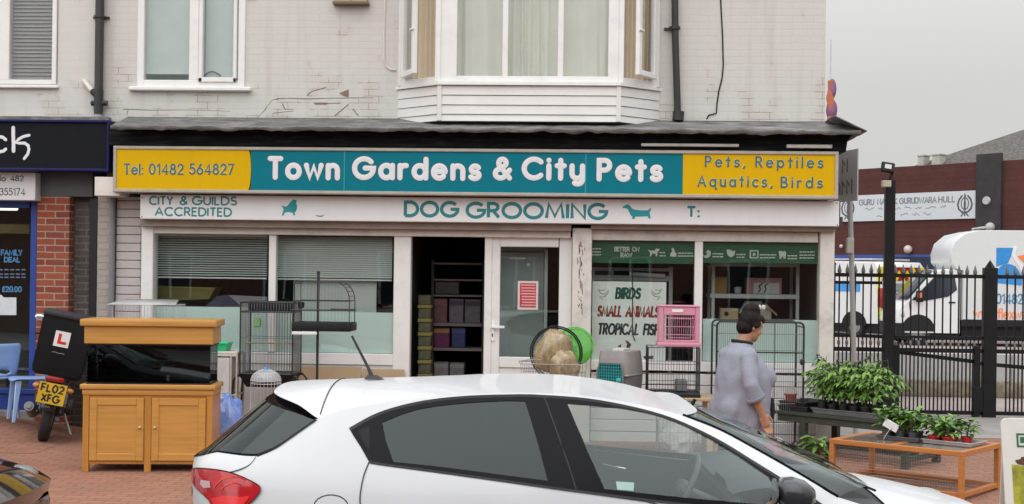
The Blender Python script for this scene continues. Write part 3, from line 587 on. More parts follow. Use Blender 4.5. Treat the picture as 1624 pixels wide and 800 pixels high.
# door
mb = MB(); Yd = -.035
for a, b, c, d in ((779, 792, 376, 640), (886, 905.5, 376, 640), (792, 886, 376, 392), (792, 886, 567, 584), (792, 886, 632, 645)): pbox(mb, a - .3, b + .3, c, d, Yd, .03, .006)
X0, X1, Z0, Z1 = RC(790, 888, 584, 640, Yd + .02); mb.box(X0, X1, Yd + .018, .02, .02, Z1, .002)
X0, X1, Z0, Z1 = RC(779, 905, 632, 645, Yd); mb.box(X0, X1, Yd + .004, .03, .012, Z1)
dr = mb.build('door', upvc, fr)
g = MB(); pbox(g, 791, 887, 391, 568, -.005, .005, 0); g.build('pane', shop_glass, dr, smooth=False)
mb = MB(); p = at(783, 520, -.08); pbox(mb, 779, 800, 517, 521, -.085, -.065, .004); pbox(mb, 779.5, 784, 510, 541, -.05, -.03, .004); p = at(781.5, 519, -.08); mb.cyl((p.x, -.08, p.z), (p.x, -.04, p.z), .012); mb.build('handle', P('handle_white', (.85, .85, .84), .25), dr)
mb = MB(); p = at(781, 532, -.051); mb.obox((p.x, -.052, p.z), (.012, .006, .035), None, .002); mb.build('keyhole', black_plastic, dr)
# shop interior shell
XI0, XI1 = at(241, 400, 0).x, XR + .02
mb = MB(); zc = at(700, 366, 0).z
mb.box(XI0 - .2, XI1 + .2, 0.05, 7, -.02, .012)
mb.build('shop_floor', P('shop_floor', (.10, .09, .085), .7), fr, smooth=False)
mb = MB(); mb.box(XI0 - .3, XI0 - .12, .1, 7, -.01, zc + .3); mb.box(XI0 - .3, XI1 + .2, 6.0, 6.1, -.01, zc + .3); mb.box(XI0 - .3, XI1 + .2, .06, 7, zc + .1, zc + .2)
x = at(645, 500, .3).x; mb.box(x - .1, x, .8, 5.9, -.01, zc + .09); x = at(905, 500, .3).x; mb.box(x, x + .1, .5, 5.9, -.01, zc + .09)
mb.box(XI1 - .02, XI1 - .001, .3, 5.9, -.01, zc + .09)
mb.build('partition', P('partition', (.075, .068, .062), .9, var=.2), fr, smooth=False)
# blinds in the left window
bl1 = P('blind_slat', (.62, .66, .63), .55, var=.04)
mb = MB(); X0, X1, Z0, Z1 = RC(246, 424, 376, 438, .10); ns = 17
for i in range(ns):
    z = Z0 + (Z1 - Z0) * i / ns + .012; mb.obox(((X0 + X1) / 2, .10, z), (X1 - X0, .028, .0018), Matrix.Rotation(rad(24), 3, 'X'))
mb.box(X0, X1, .09, .112, Z0 - .03, Z0 - .012, .004); mb.box(X0, X1, .08, .12, Z1, Z1 + .04, .004); mb.build('venetian_blind', bl1, lw, smooth=False)
mb = MB(); X0, X1, Z0, Z1 = RC(439, 622, 376, 441, .10); ns = 19
for i in range(ns):
    z = Z0 + (Z1 - Z0) * i / ns + .012; mb.obox(((X0 + X1) / 2, .10, z), (X1 - X0, .028, .0018), Matrix.Rotation(rad(44), 3, 'X'))
mb.box(X0, X1, .09, .112, Z0 - .03, Z0 - .012, .004); mb.build('venetian_blind', bl1, lw, smooth=False)

# left flank of the shopfront: clad panel, painted pilaster
mb = MB(); 
for i in range(30):
    z = i * .095; zt = at(200, 312, -.02).z
    if z < zt: mb.box(at(184, 400, -.02).x, at(223, 400, -.02).x, -.02 - .008 * 0, .1, z + .004, min(z + .093, zt), .006)
mb.build('side_cladding', P('grey_cladding', (.50, .46, .45), .55, var=.05), fr)
mb = MB(); X0, X1, Z0, Z1 = RC(153, 176, 300, 700, -.03); mb.box(X0, X1, -.03, .3, -.02, Z1); mb.box(X1 - .0, at(184, 400, 0).x, .05, .3, -.02, Z1)
mb.build('pilaster', brick('painted_pilaster', (.42, .38, .34), (.38, .34, .31), (.33, .30, .27), ms=.008, bump=.5, dirt=.3), fr, smooth=False)

# things fixed to the front
def pipe(name, label, pts, r, mat, extra=None, cat='pipe'):
    t = root(name, label, cat, Vector(pts[-1]))
    mb = MB(); mb.tube(pts, r, 10); mb.build('pipe', mat, t)
    if extra: extra(t)
    return t
pipe_m = P('black_pipe', (.022, .021, .021), .4, var=.2, dirt=.15, dcol=(.10, .09, .08)); pipe_g = P('dark_pipe', (.035, .032, .034), .45, var=.2)
Yp = -.07
a = at(160, -220, Yp); b = at(156, 182, Yp); a.x = b.x
def ex(t):
    mb = MB(); p = at(157, 27, Yp); mb.cyl((b.x, Yp, p.z - .012), (b.x, Yp, p.z + .012), .062, n=12); mb.box(b.x - .09, b.x + .09, -.03, 0, p.z - .012, p.z + .012); mb.build('bracket', pipe_g, t)
    mb = MB(); p = at(147, 145, Yp); q = at(156, 152, Yp); mb.cyl(p, (b.x, Yp, q.z - .03), .035, n=10); p = at(170, 164, Yp); q = at(145, 164, Yp); mb.cyl((q.x, Yp, q.z), (p.x, Yp, p.z), .03, n=10); p = at(157, 160, Yp); mb.cyl((b.x, Yp, p.z - .12), (b.x, Yp, p.z + .12), .052, n=10); mb.build('branch_joint', pipe_m, t)
    mb = MB(); mb.ball((b.x, Yp, b.z), .04); mb.build('shoe', white_plastic, t)
    mb = MB(); p = at(146, 144, Yp); q = at(133, 128, -.02); mb.cyl(q, p, .028, n=10); mb.build('waste_pipe', upvc_old, t)
pipe('drainpipe', 'dark grey drainpipe with side branches above the navy sign', [a, b], .048, pipe_g, ex)
b = at(1075, 190, Yp); m_ = at(1071, 60, Yp); a = at(1068, -220, Yp)
def ex(t):
    mb = MB(); p = at(1070, 45, Yp); mb.cyl((p.x, Yp, p.z - .015), (p.x, Yp, p.z + .015), .062, n=12); mb.box(p.x - .11, p.x, -.03, 0, p.z - .012, p.z + .012); mb.build('bracket', pipe_m, t)
    mb = MB(); mb.cyl((b.x, Yp, b.z - .01), (b.x + .01, Yp, b.z + .09), .062, n=12); mb.build('foot_joint', pipe_m, t)
pipe('drainpipe', 'black drainpipe running down the white wall right of the bay window', [a, m_, b], .038, pipe_m, ex)
g0 = at(179, 312, -.06); pipe('drainpipe', 'grey pipe standing between the painted pilaster and the grey cladding', [(g0.x, -.06, g0.z), (g0.x, -.06, 0)], .03, P('grey_pipe', (.20, .20, .205), .5))
tag(MB().tube([at(*q, -.006) for q in ((1142, -200), (1143, 3), (1146, 60), (1147, 105), (1145, 125), (1140, 145), (1137, 165), (1136, 180), (1124, 183), (1121, 189))], .0075, 6).build('cable', black_plastic), 'thin black cable hanging down the white wall near its right corner', 'cable')
tag(MB().tube([at(*q, -.008) for q in ((612, -200), (611, 0), (609, 50), (609, 95), (613, 106), (620, 111), (628, 111))], .011, 6).build('cable', upvc_old), 'white painted cable curving to the left side of the bay window', 'cable')
t = root('alarm_box', 'beige wall box high on the white wall between the windows', 'alarm box', at(556, 6, 0))
mb = MB(); pbox(mb, 530, 582, -40, 4, -.09, 0, .008); mb.build('box_body', P('beige_box', (.40, .33, .21), .6), t)
mb = MB(); pbox(mb, 527, 584, 2, 6.5, -.11, 0, .004); p = at(556, -1, -.10); mb.ball((p.x, -.09, p.z), .012); mb.build('box_lip', P('brown_lip', (.17, .12, .07), .6), t)

# ---- the big sign
yel = P('sign_yellow', (.68, .41, .001), .5, var=.03, vs=2, dirt=.16, dcol=(.42, .28, .03), ds=5, stretch=(2.5, 1, .6), spec=.12); teal = P('sign_teal', (.002, .175, .23), .5, var=.03, vs=2, dirt=.2, dcol=(.03, .13, .16), ds=5, stretch=(2.5, 1, .6), spec=.12)
sign = root('shop_sign', 'long yellow and teal sign board above the shopfront', 'sign', at(754, 270, -.45))
YS = -.46; X0, X1, Z0, Z1 = RC(179, 1330, 233.5, 311, YS)
Z0, Z1 = at(754, 310.5, YS).z, at(754, 236, YS).z
frm = P('sign_frame', (.42, .385, .33), .45, metal=.2, var=.12)
mb = MB(); b_ = .036
mb.box(X0, X1, YS, -.2, Z1 - b_, Z1, .006); mb.box(X0, X1, YS, -.2, Z0, Z0 + b_, .006); mb.box(X0, X0 + b_, YS + .002, -.2, Z0 + .01, Z1 - .01, .006); mb.box(X1 - b_, X1, YS + .002, -.2, Z0 + .01, Z1 - .01, .006)
mb.box(X0 + .01, X1 - .01, YS + .06, -.201, Z0 + .01, Z1 - .01); mb.build('frame', frm, sign)
YP = YS + .018; xa, xb = at(398, 270, YP).x, at(1083, 276, YP).x
mb = MB(); mb.box(xa + .0015, xb, YP, YP + .02, Z0 + b_ - .004, Z1 - b_ + .004); tp = mb.build('panel', teal, sign, smooth=False); tp['label'] = 'teal middle panel of the sign'
mb = MB(); bulge = [(X0 + b_ - .004, Z0 + b_ - .004)] + [(xa - .055 + .055 * math.cos(rad(-70 + 140 * i / 12)), (Z0 + Z1) / 2 + ((Z1 - Z0) / 2 - b_ + .004) * math.sin(rad(-90 + 180 * i / 12))) for i in range(13)] + [(X0 + b_ - .004, Z1 - b_ + .004)]
mb.prism(bulge, TY(YP - .004), -.012, 0); yp = mb.build('panel', yel, sign, smooth=False); yp['label'] = 'yellow left panel with the telephone number'
mb = MB(); mb.box(xb, X1 - b_ + .004, YP - .002, YP + .02, Z0 + b_ - .004, Z1 - b_ + .004); yp = mb.build('panel', yel, sign, smooth=False); yp['label'] = 'yellow right panel listing pets'
each('panel_joint', P('joint_teal', (.03, .28, .33), .5), tp, [lambda mb, x=at(q, 270, YP).x: mb.box(x - .006, x + .006, YP - .0015, YP, Z0 + b_, Z1 - b_) for q in (546, 929)], smooth=False)
letw = P('letter_white', (.74, .74, .76), .4, var=.03); lett = P('letter_edge', (.02, .075, .10), .5)
def title(mb, rpx, Yo, ex_):
    for s_, a, b, base in (('Town', 424, 539, 286.2), ('Gardens', 558, 764, 286.8), ('&', 781, 812, 286.8), ('City', 827, 928, 287), ('Pets', 946, 1052, 289)):
        X0_, X1_ = at(a, base, Yo).x, at(b, base, Yo).x; k = 1 / ppm(Yo, (a + b) / 2); z = at((a + b) / 2, base, Yo).z
        text(mb, s_, TY(Yo), X0_ + 4.1 * k, X1_ - 4.1 * k, z + 4.1 * k, (38 - 8.2) * k, rpx * k, d=ex_, gap=.40)
mb = MB(); title(mb, 5.4, YP - .0003, .0014); mb.build('lettering_edge', lett, sign, recalc=False)
mb = MB(); title(mb, 4.2, YP - .0026, .0016); mb.build('lettering', letw, sign, recalc=False)
for mt, r_, o_ in ((P('letter_glow', (.62, .60, .33), .5), 1.9, 0), (P('letter_dark', (.05, .13, .15), .5), 1.35, .0025)):
    mb = MB(); Yl = YP - .0045 - o_
    for s_, a, b, base, cap in (('Tel:', 196, 227, 277.5, 18), ('01482', 236, 291, 277.5, 18), ('564827', 300, 371, 277.5, 18)): ptext(mb, s_, a, b, base, cap, Yl, r_, d=.002, gap=.3)
    for s_, a, b, base, cap in (('Pets,', 1118, 1182, 265.5, 18), ('Reptiles', 1198, 1306, 266.5, 18), ('Aquatics,', 1106, 1225, 297, 18.5), ('Birds', 1238, 1305, 298.5, 18)): ptext(mb, s_, a, b, base, cap, Yl, r_, d=.002, gap=.55)
    mb.build('small_lettering', mt, sign, recalc=False)

# ---- grooming board
brd = root('grooming_board', 'white fascia board offering dog grooming under the teal sign', 'sign', at(776, 335, -.3))
YG = -.30; X0, X1, Z0, Z1 = RC(222, 1331, 311, 358, YG); Z0, Z1 = at(776, 353.5, YG).z, at(776, 314, YG).z
mb = MB(); mb.box(X0, X1, YG, .0, Z0, Z1, .006); mb.build('board', P('fascia_white', (.79, .795, .80), .4, var=.03, vs=2, dirt=.2, dcol=(.5, .47, .42), ds=4, stretch=(2.5, 1, .5)), brd)
gt = P('groom_teal', (.02, .22, .235), .5, var=.08)
mb = MB()
for s_, a, b, base, cap, r_ in (('CITY', 236, 275, 326, 15, 1.35), ('&', 284.5, 298, 326, 15, 1.3), ('GUILDS', 304, 376, 326.3, 15, 1.35), ('ACCREDITED', 245, 368, 343.8, 15, 1.35), ('DOG', 640, 728, 345.5, 27, 2.7), ('GROOMING', 738, 964, 348.5, 27.5, 2.7), ('T:', 1088, 1110, 346, 19, 1.9)):
    ptext(mb, s_, a, b, base, cap, YG - .0005, r_, d=.003, gap=.24, square=True)
mb.build('lettering', gt, brd, recalc=False)
ic = P('icon_teal', (.01, .30, .33), .5)
mb = MB(); pshape(mb, [(447, 342), (448.5, 337), (450, 333.5), (449, 330.5), (447.5, 328), (449, 326), (451, 328), (455, 327.5), (459, 323), (462, 319.5), (465, 317), (469, 317.5), (471, 319), (469.5, 322), (471, 326), (471, 331), (469, 336), (467, 337.5), (468.5, 341.5), (465.5, 342), (464.5, 338), (459, 336.5), (453, 336.5), (450.5, 339.5), (450, 342)], YG - .0005, .003); mb.build('poodle_icon', ic, brd, smooth=False)
mb = MB(); pshape(mb, [(987, 328.5), (991, 326), (995, 324), (999, 326.5), (1003, 331.5), (1010, 333.5), (1020, 334), (1027, 334), (1030, 332), (1032, 329.5), (1032.5, 333), (1030, 336.5), (1031, 342), (1032, 346.5), (1029, 347), (1027, 343), (1022, 343.5), (1012, 343.8), (1007, 344), (1007, 347.5), (1002, 347.3), (1003, 344), (1000, 341.5), (998, 336.5), (995, 331.5), (992, 330.5), (988, 330.5)], YG - .0005, .003); mb.build('dachshund_icon', ic, brd, smooth=False)
mb = MB(); pshape(mb, [(500, 341.5), (510, 342.5), (514.5, 339.5), (511, 344), (504, 343.8)], YG - .0005, .002); mb.build('scuff_mark', P('scuff', (.15, .14, .13), .8), brd, smooth=False)
each('fixing_screw', P('screw_brown', (.15, .11, .09), .6), brd, [lambda mb, q=q: mb.ball((at(*q, YG).x, YG, at(*q, YG).z), .007, 8) for q in ((225.5, 314), (225, 344), (1327.5, 322), (1328, 357))])
# ================================================================== NEIGHBOUR SHOP (left)
XN = -10.5
nb = root('neighbour_shop', 'takeaway shop with blue framed window and red brick pier on the far left', 'building', (-6.5, 0, 0))
hN = RC(-70, 93, -160, 134, 0)
mb = MB(); nw = brick('cream_painted_brick', (.655, .63, .60), (.64, .62, .59), (.63, .61, .58), ms=.006, bump=.16, dirt=.15, dcol=(.55, .51, .46), crack=.6, zlow=at(100, 182, 0).z, rough=.75)
wall_holes(mb, XN, XL - .001, ZB, ZT, [hN], 0, .28); mb.box(XN, XL - .002, 9, 9.25, 0, ZT); mb.box(XN, XN + .2, .281, 8.99, 0, ZT); mb.build('upper_wall', nw, nb, smooth=False)
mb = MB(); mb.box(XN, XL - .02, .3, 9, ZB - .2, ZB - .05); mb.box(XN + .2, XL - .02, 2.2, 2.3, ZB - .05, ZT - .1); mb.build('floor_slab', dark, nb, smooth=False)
mb = MB(); mb.prism([(-.45, ZT - .02), (4.6, ZT + 2.7), (9.7, ZT - .02)], lambda u, v, w: Vector((w, u, v)), XN - .1, XL - .003); mb.build('roof', slate, nb, smooth=False)
m0, m1 = at(1, 60, -.02).x, at(7, 60, -.02).x
f = upvc_window(nb, (hN[0], hN[1] - .01, hN[2] + .0, hN[3]), -.02, [(m0 - .03, m1 + .055)], .052)
mb = MB(); X0, X1, Z0, Z1 = RC(-80, 91, 134.5, 139.5, -.05); mb.box(X0, X1, -.05, .02, Z0, Z1, .008); mb.build('sill', upvc, f)
mb = MB(); X0, X1, Z0, Z1 = RC(-70, 90, -150, 126, .08); n = int((Z1 - Z0) / .042)
for i in range(n): mb.obox(((X0 + X1) / 2, .09, Z0 + .02 + i * .042), (X1 - X0, .045, .002), Matrix.Rotation(rad(58), 3, 'X'))
mb.build('venetian_blind', P('mauve_blind', (.27, .235, .24), .6, var=.12, vs=1.2), f, smooth=False)
# lower front
mb = MB(); X0, X1, Z0, Z1 = RC(57, 108, 311, 690, .03); mb.box(X0, X1, .03, .75, -.02, Z1)
mb.build('brick_pier', brick('red_brick', (.33, .085, .045), (.20, .048, .032), (.40, .26, .20), ms=.010, h=.0765, bump=.9, dirt=.5, dcol=(.26, .14, .10)), nb, smooth=False)
mb = MB(); X0, X1, Z0, Z1 = RC(100, 156, 300, 690, .18); mb.box(X0, X1, .18, .76, -.02, Z1 + .4)
mb.build('recess_wall', brick('sooty_brick', (.15, .13, .125), (.11, .095, .09), (.21, .19, .18), bump=.7, dirt=.55, dcol=(.03, .03, .03)), nb, smooth=False)
mb = MB(); pbox(mb, 140, 152.5, 300, 690, .10, .179); mb.build('recess_gap_strip', P('gap_black', (.015, .015, .016), .35), nb)  # black strip painted in for the dark gap beside the recess
mb = MB(); pbox(mb, 57.5, 147, 274, 312, .02, .7); mb.build('lintel_panel', P('grey_lintel', (.085, .085, .088), .6, var=.15), nb)
mb = MB(); pbox(mb, -140, 172, 184, 194, -.1, 0, .01); mb.build('lead_flashing', lead, nb)
blue = P('blue_paint', (.02, .065, .33), .4, var=.06); Yn = .12
mb = MB(); pbox(mb, 47, 57.5, 318, 623, Yn, .25, .006); pbox(mb, -150, 47, 318, 329, Yn + .003, .25, .006); pbox(mb, -150, 57, 616, 624, Yn - .02, .25, .006); bw = mb.build('shop_window', blue, nb)
g = MB(); pbox(g, -150, 48, 328, 619, Yn + .05, Yn + .06, 0); g.build('pane', shop_glass, bw, smooth=False)
mb = MB(); X0, X1, Z0, Z1 = RC(-150, 57, 624, 640, Yn); mb.box(X0, X1, Yn, .3, .17, Z1, .004); mb.build('stall_riser', blue, nb)
mb = MB(); mb.box(XN, at(57, 650, .05).x, .02, .4, -.02, .20, .01); mb.build('plinth', P('plinth', (.33, .30, .28), .85), nb)
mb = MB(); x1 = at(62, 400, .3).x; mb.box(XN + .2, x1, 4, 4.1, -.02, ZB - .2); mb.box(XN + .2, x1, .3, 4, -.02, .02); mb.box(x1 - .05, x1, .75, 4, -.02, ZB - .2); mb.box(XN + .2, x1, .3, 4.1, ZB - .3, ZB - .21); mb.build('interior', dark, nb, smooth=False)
mb = MB(); pbox(mb, -150, 47, 355, 370, .9, .95); mb.build('menu_rail', P('olive', (.20, .17, .06), .7), nb)
tl = MB(); pbox(tl, -60, 27, 328.5, 333.5, .6, .64, .01); tag(tl.build('strip_light', P('lit_tube', (1, .98, .9), .5, emit=1.6)), 'lit white strip light behind the blue framed window', 'light')
mb = MB()
for s_, a, b, base, cap in (('FAMILY', 1, 36, 406, 10), ('DEAL', 6, 32, 417, 9.5), ('£20.00', 3, 35, 464, 10)): ptext(mb, s_, a, b, base, cap, Yn + .049, 1.2, d=.002)
mb.build('window_lettering', P('cyan_letter', (.05, .19, .36), .5), bw, recalc=False)
mb = MB()
for y_ in (427, 434, 439): 
    for i in range(5):
        if i * 9 + y_ % 3 < 40: pbox(mb, -2 + i * 9, 4.5 + i * 9, y_, y_ + 2.2, Yn + .047, Yn + .049, 0)
mb.build('small_print', P('cyan_dim', (.10, .16, .24), .5), bw, smooth=False)
mb = MB(); pshape(mb, [(-30, 465), (2, 468), (6, 472), (26, 472), (26, 500), (-30, 500)], Yn + .048, .002); tag(mb.build('paper_notice', P('paper', (.62, .66, .68), .7)), 'white paper stuck low inside the blue framed window', 'paper')
# navy sign
sg = root('shop_sign', 'navy sign board with curly white lettering on the far left', 'sign', at(60, 230, -.35))
YS2 = -.30; X0, X1, Z0, Z1 = RC(-150, 173, 190, 272, YS2)
Z0, Z1 = at(100, 271.5, YS2).z, at(100, 190, YS2).z
navy = P('navy', (.012, .015, .085), .45, spec=.2)
mb = MB(); b_ = .03
mb.box(X0, X1, YS2, -.02, Z1 - b_, Z1, .008); mb.box(X0, X1, YS2, -.02, Z0, Z0 + b_, .008); mb.box(X1 - b_, X1, YS2 + .001, -.02, Z0 + .01, Z1 - .01, .008); mb.build('frame', navy, sg)
mb = MB(); mb.box(X0, X1 - .02, YS2 + .03, -.05, Z0 + .02, Z1 - .02); mb.build('panel', P('sign_black', (.008, .009, .014), .5, spec=.12), sg, smooth=False)
mb = MB(); Yk = YS2 + .0295; kk = 1 / ppm(Yk, 20)
def pst(mb, pts, rpx, Y=Yk, d=.004): stroke(mb, [(at(a, b, Y).x, at(a, b, Y).z) for a, b in pts], rpx * kk, TY(Y), d)
pst(mb, [(9, 222), (4, 218), (-3, 217), (-9, 222), (-11, 230), (-8, 238), (-1, 241.5), (6, 240), (9, 237)], 2.6)
pst(mb, [(21, 203), (21, 215), (21.5, 228), (21.5, 240)], 3.0)
pst(mb, [(46, 215), (37, 217), (30, 221), (24.5, 226.5), (31, 227.5), (39, 227.5), (44.5, 231), (46, 237), (44, 245), (38.5, 252)], 2.4)
mb.build('lettering', letw, sg, recalc=False)
s2 = root('number_board', 'white board with a black telephone number below the navy sign', 'sign', at(28, 296, -.2))
Yb = -.12; X0, X1, Z0, Z1 = RC(-150, 56, 273, 317, Yb)
mb = MB(); mb.box(X0, X1, Yb, .1, Z0, Z1, .004); mb.build('board', P('board_white', (.70, .70, .70), .45, var=.03), s2)
mb = MB()
for s_, a, b, base, cap in (('No', -6, 9.5, 288, 9.5), ('482', 16, 37.5, 288, 9.5), ('355174', -1, 40, 310.5, 12)): ptext(mb, s_, a, b, base, cap, Yb - .0005, .75, d=.002)
mb.build('lettering', P('ink', (.04, .04, .045), .6), s2, recalc=False)
# ================================================================== YARD ON THE RIGHT
def frame_at(p, right, fwd_out):                       # local (u right, v up, w out) -> world
    R = Vector(right).normalized(); W = Vector(fwd_out).normalized()
    return lambda u, v, w=0: Vector(p) + R * u + Vector((0, 0, 1)) * v + W * w
def pix_depth(px, py, D):
    return CAM + ray(px, py) * D                        # D metres along the viewing axis
# --- brick hall with banner
P1 = pix_depth(1325, 437, 48.6); P2 = pix_depth(1624, 437, 43.2); P1.z = P2.z = 0
dirw = (P2 - P1).normalized(); outw = Vector((dirw.y, -dirw.x, 0))
H0 = P1 - dirw * 9; HT = frame_at(H0, dirw, outw)
def hu(px, py):                                          # pixel -> (u, v) on the hall's wall
    d = ray(px, py); t = (H0 - CAM).dot(outw) / d.dot(outw); p = CAM + d * t
    return (p - H0).dot(dirw), p.z
hall = root('brick_hall', 'dark red brick hall with a grey slate roof beyond the yard fence', 'building', H0)
zpar = hu(1440, 264)[1]; u_end = hu(1624, 400)[0] + 9
def hbox(mb, u0, u1, v0, v1, w0, w1): 
    return mb.prism([(u0, v0), (u1, v0), (u1, v1), (u0, v1)], HT, w0, w1)
mb = MB(); hbox(mb, 0, u_end, -.2, zpar, -.4, 0); hbox(mb, 0, .4, -.2, zpar, -14, -.4); hbox(mb, u_end - .4, u_end, -.2, zpar, -14, -.4); hbox(mb, 0, u_end, -.2, zpar, -14.4, -14)
mb.build('wall', brick('hall_brick', (.085, .030, .026), (.072, .025, .022), (.082, .034, .029), ms=.012, bump=.3, dirt=.4, dcol=(.14, .055, .045)), hall, smooth=False)
mb = MB(); va = hu(1440, 404)[1]; u0, u1 = 0, hu(1504, 404)[0]; hbox(mb, u0, u1, -.1, va, .0, .03); mb.build('blue_band', P('hall_blue', (.035, .075, .27), .5, var=.12), hall, smooth=False)
mb = MB(); hbox(mb, hu(1415, 430)[0], hu(1482, 430)[0], hu(1440, 424)[1], hu(1440, 408)[1], .03, .05); hbox(mb, hu(1415, 430)[0], hu(1482, 430)[0], -.05, hu(1440, 425)[1], .03, .06); mb.build('dark_entrance', P('entrance_dark', (.012, .018, .05), .6), hall, smooth=False)
ua, ub = hu(1548, 320)[0], hu(1590, 320)[0]
mb = MB(); hbox(mb, ua + .05, ub, -.1, zpar + .25, .0, .12); mb.build('chimney_breast', P('tarred_brick', (.03, .028, .03), .8, var=.25, vs=3), hall, smooth=False)
rf = MB(); ur = hu(1462, 265)[0]; uR = hu(1640, 188)[0]; vR = hu(1640, 188)[1]
# hipped slate roof: rises away from the wall as well as along it
uE = u_end + 3; hr = vR + 1.2
pts = [(ur - .6, zpar - .05, -.2), (uE, zpar - .05, -.2), (uR + 1.5, hr, -4.5), (uE, hr, -4.5), (ur - .6, zpar - .05, -9), (uE, zpar - .05, -9)]
W_ = [HT(*p) for p in pts]
rf.face(W_[0], W_[1], W_[3], W_[2]); rf.face(W_[4], W_[0], W_[2]); rf.face(W_[5], W_[4], W_[2], W_[3]); rf.build('roof', P('hall_slate', (.125, .115, .108), .9, var=.4, vs=9, spec=.1, dirt=.5, dcol=(.07, .062, .055), bump=.5, bs=14), hall, smooth=False, solid=.05)
mb = MB(); u, v = hu(1568, 319); mb.lathe([(0, .0), (.12, .0), (.15, .05), (.11, .1), (0, .1)], HT(u, v, .2), 16, Matrix((dirw, Vector((0, 0, 1)), -outw)).transposed()); mb.build('vent_cowl', steel, hall)
mb = MB(); a = hu(1575, 361); b = hu(1552, 364); mb.tube([HT(a[0], a[1], .2), HT(b[0], b[1], .35), HT(b[0], b[1] - .9, .35)], .06, 8); mb.ball(HT(a[0], a[1], .2), .16, 10); mb.build('flue_pipe', P('zinc', (.45, .43, .41), .5), hall)
mb = MB(); u, v = hu(1443, 396); mb.ball(HT(u, v, .12), .15, 14); tag(mb.build('globe_lamp', P('globe', (.55, .47, .40), .4)), 'round globe lamp on the brick hall above the blue band', 'lamp')
mb = MB(); u, v = hu(1337, 391); mb.ball(HT(u, v, .12), .07, 12); tag(mb.build('globe_lamp', MATS['globe']), 'small pale dome lamp on the brick hall beside the leaning pole', 'lamp')
for q, lab, wd in ((1458, 'pale box standing on the hall parapet nearest the lamp post', .22), (1480, 'small grey box on the hall roof edge beside the slates', .3)):
    t = root('roof_box', lab, 'roof box', HT(*hu(q, 266), -.2)); u, v = hu(q - 5, 262); mb = MB(); hbox(mb, u, u + wd, zpar - .02, zpar + .34, -.5, -.1); mb.build('box_body', P('roof_box', (.42, .40, .35), .7), t, smooth=False)
    mb = MB(); hbox(mb, u - .03, u + wd + .03, zpar + .34, zpar + .38, -.53, -.07); mb.build('lid', steel, t, smooth=False)
# banner
bn = root('banner', 'long pale banner with dark emblems on the brick hall wall', 'banner', HT(*hu(1440, 350), .05))
bu0, bu1 = hu(1334, 352)[0], hu(1548, 345)[0]; bv0, bv1 = hu(1440, 349.5)[1], hu(1440, 307)[1]
mb = MB(); hbox(mb, bu0, bu1, bv0, bv1, .02, .06); mb.build('sheet', P('banner_white', (.56, .59, .61), .6, var=.03), bn, smooth=False)
ink = P('banner_ink', (.20, .22, .25), .7); hl = bv1 - bv0
TB = lambda u, v, w: HT(u, v, .061 + w)
mb = MB(); w0 = bu1 - bu0
kx = lambda q: hu(q, 335)[0]
text(mb, 'GURU NANAK', TB, kx(1364), kx(1424), bv0 + hl * .62, hl * .2, .022, d=.004, gap=.2)
text(mb, 'GURUDWARA', TB, kx(1428), kx(1486), bv0 + hl * .62, hl * .2, .022, d=.004, gap=.2)
text(mb, 'HULL', TB, kx(1490), kx(1515), bv0 + hl * .62, hl * .2, .022, d=.004, gap=.3)
rr = random.Random(5)
for row, (a, b, v, h, th) in enumerate(((1374, 1504, .42, .09, .014), (1393, 1482, .16, .09, .014))):
    x = kx(a)
    while x < kx(b):                                     # illegible small print: a wavering line of strokes
        n = rr.randint(4, 8); pts = []
        for i in range(n): pts.append((x, bv0 + hl * v + hl * h * rr.choice((0, 0, .5, .6, 1.0)))); x += rr.uniform(.03, .07)
        stroke(mb, pts, th, TB, .003); x += .13
mb.build('lettering', ink, bn, recalc=False)
for cx_ in (1346, 1531.5):
    mb = MB(); c = kx(cx_); v0 = bv0 + hl * .08; s_ = hl * .84
    def sp(pts, r): stroke(mb, [(c + x * s_, v0 + y * s_) for x, y in pts], r * s_, TB, .005)
    sp([(0, .05), (0, .9)], .035); sp([(-.03, .86), (0, 1.0), (.03, .86)], .02)
    for sgn in (-1, 1):
        sp([(sgn * x, y) for x, y in ((.14, .88), (.27, .72), (.33, .52), (.28, .32), (.14, .2), (.05, .16))], .04); sp([(sgn * .05, .16), (sgn * .16, .02)], .03)
    mb.prism([(c + x * s_, v0 + y * s_) for x, y in ((0, .78), (.05, .6), (.04, .3), (0, .2), (-.04, .3), (-.05, .6))], TB, 0, .006)
    sp([(.17 * math.cos(rad(i * 15)), .55 + .25 * math.sin(rad(i * 15))) for i in range(24)] + [(.17, .55)], .022)
    mb.build('emblem', P('emblem_ink', (.07, .08, .10), .6), bn, recalc=False)
# flag pole with wrapped orange cloth
fp = root('flagpole', 'orange cloth wrapped flagpole rising behind the white shop corner', 'flagpole', (*pix_depth(1313, 437, 43).xy, 0))
base = fp.location.copy(); top = pix_depth(1313, 112, 43); mb = MB()
zz_ = [0, 3, 5.5, 6.4, 7, 7.4, 7.8]
mb.tube([(base.x + .02 * math.sin(i * 1.7), base.y, i * top.z * .96 / 30) for i in range(31)], [.10 + .035 * math.sin(i * 2.1) for i in range(31)], 10); mb.build('pole', P('flag_orange', (.45, .13, .07), .8, var=.2), fp)
mb = MB(); mb.ball((base.x + .06, base.y, top.z * .93), (.14, .1, .34), 10); mb.ball((base.x + .05, base.y, top.z * .85), (.19, .1, .36), 10); mb.build('cloth', P('flag_cloth', (.22, .09, .17), .8, var=.5, vs=2), fp)
mb = MB(); mb.cyl((base.x, base.y, top.z * .95), (base.x, base.y, top.z + 1.0), .02); mb.build('spike', steel, fp)

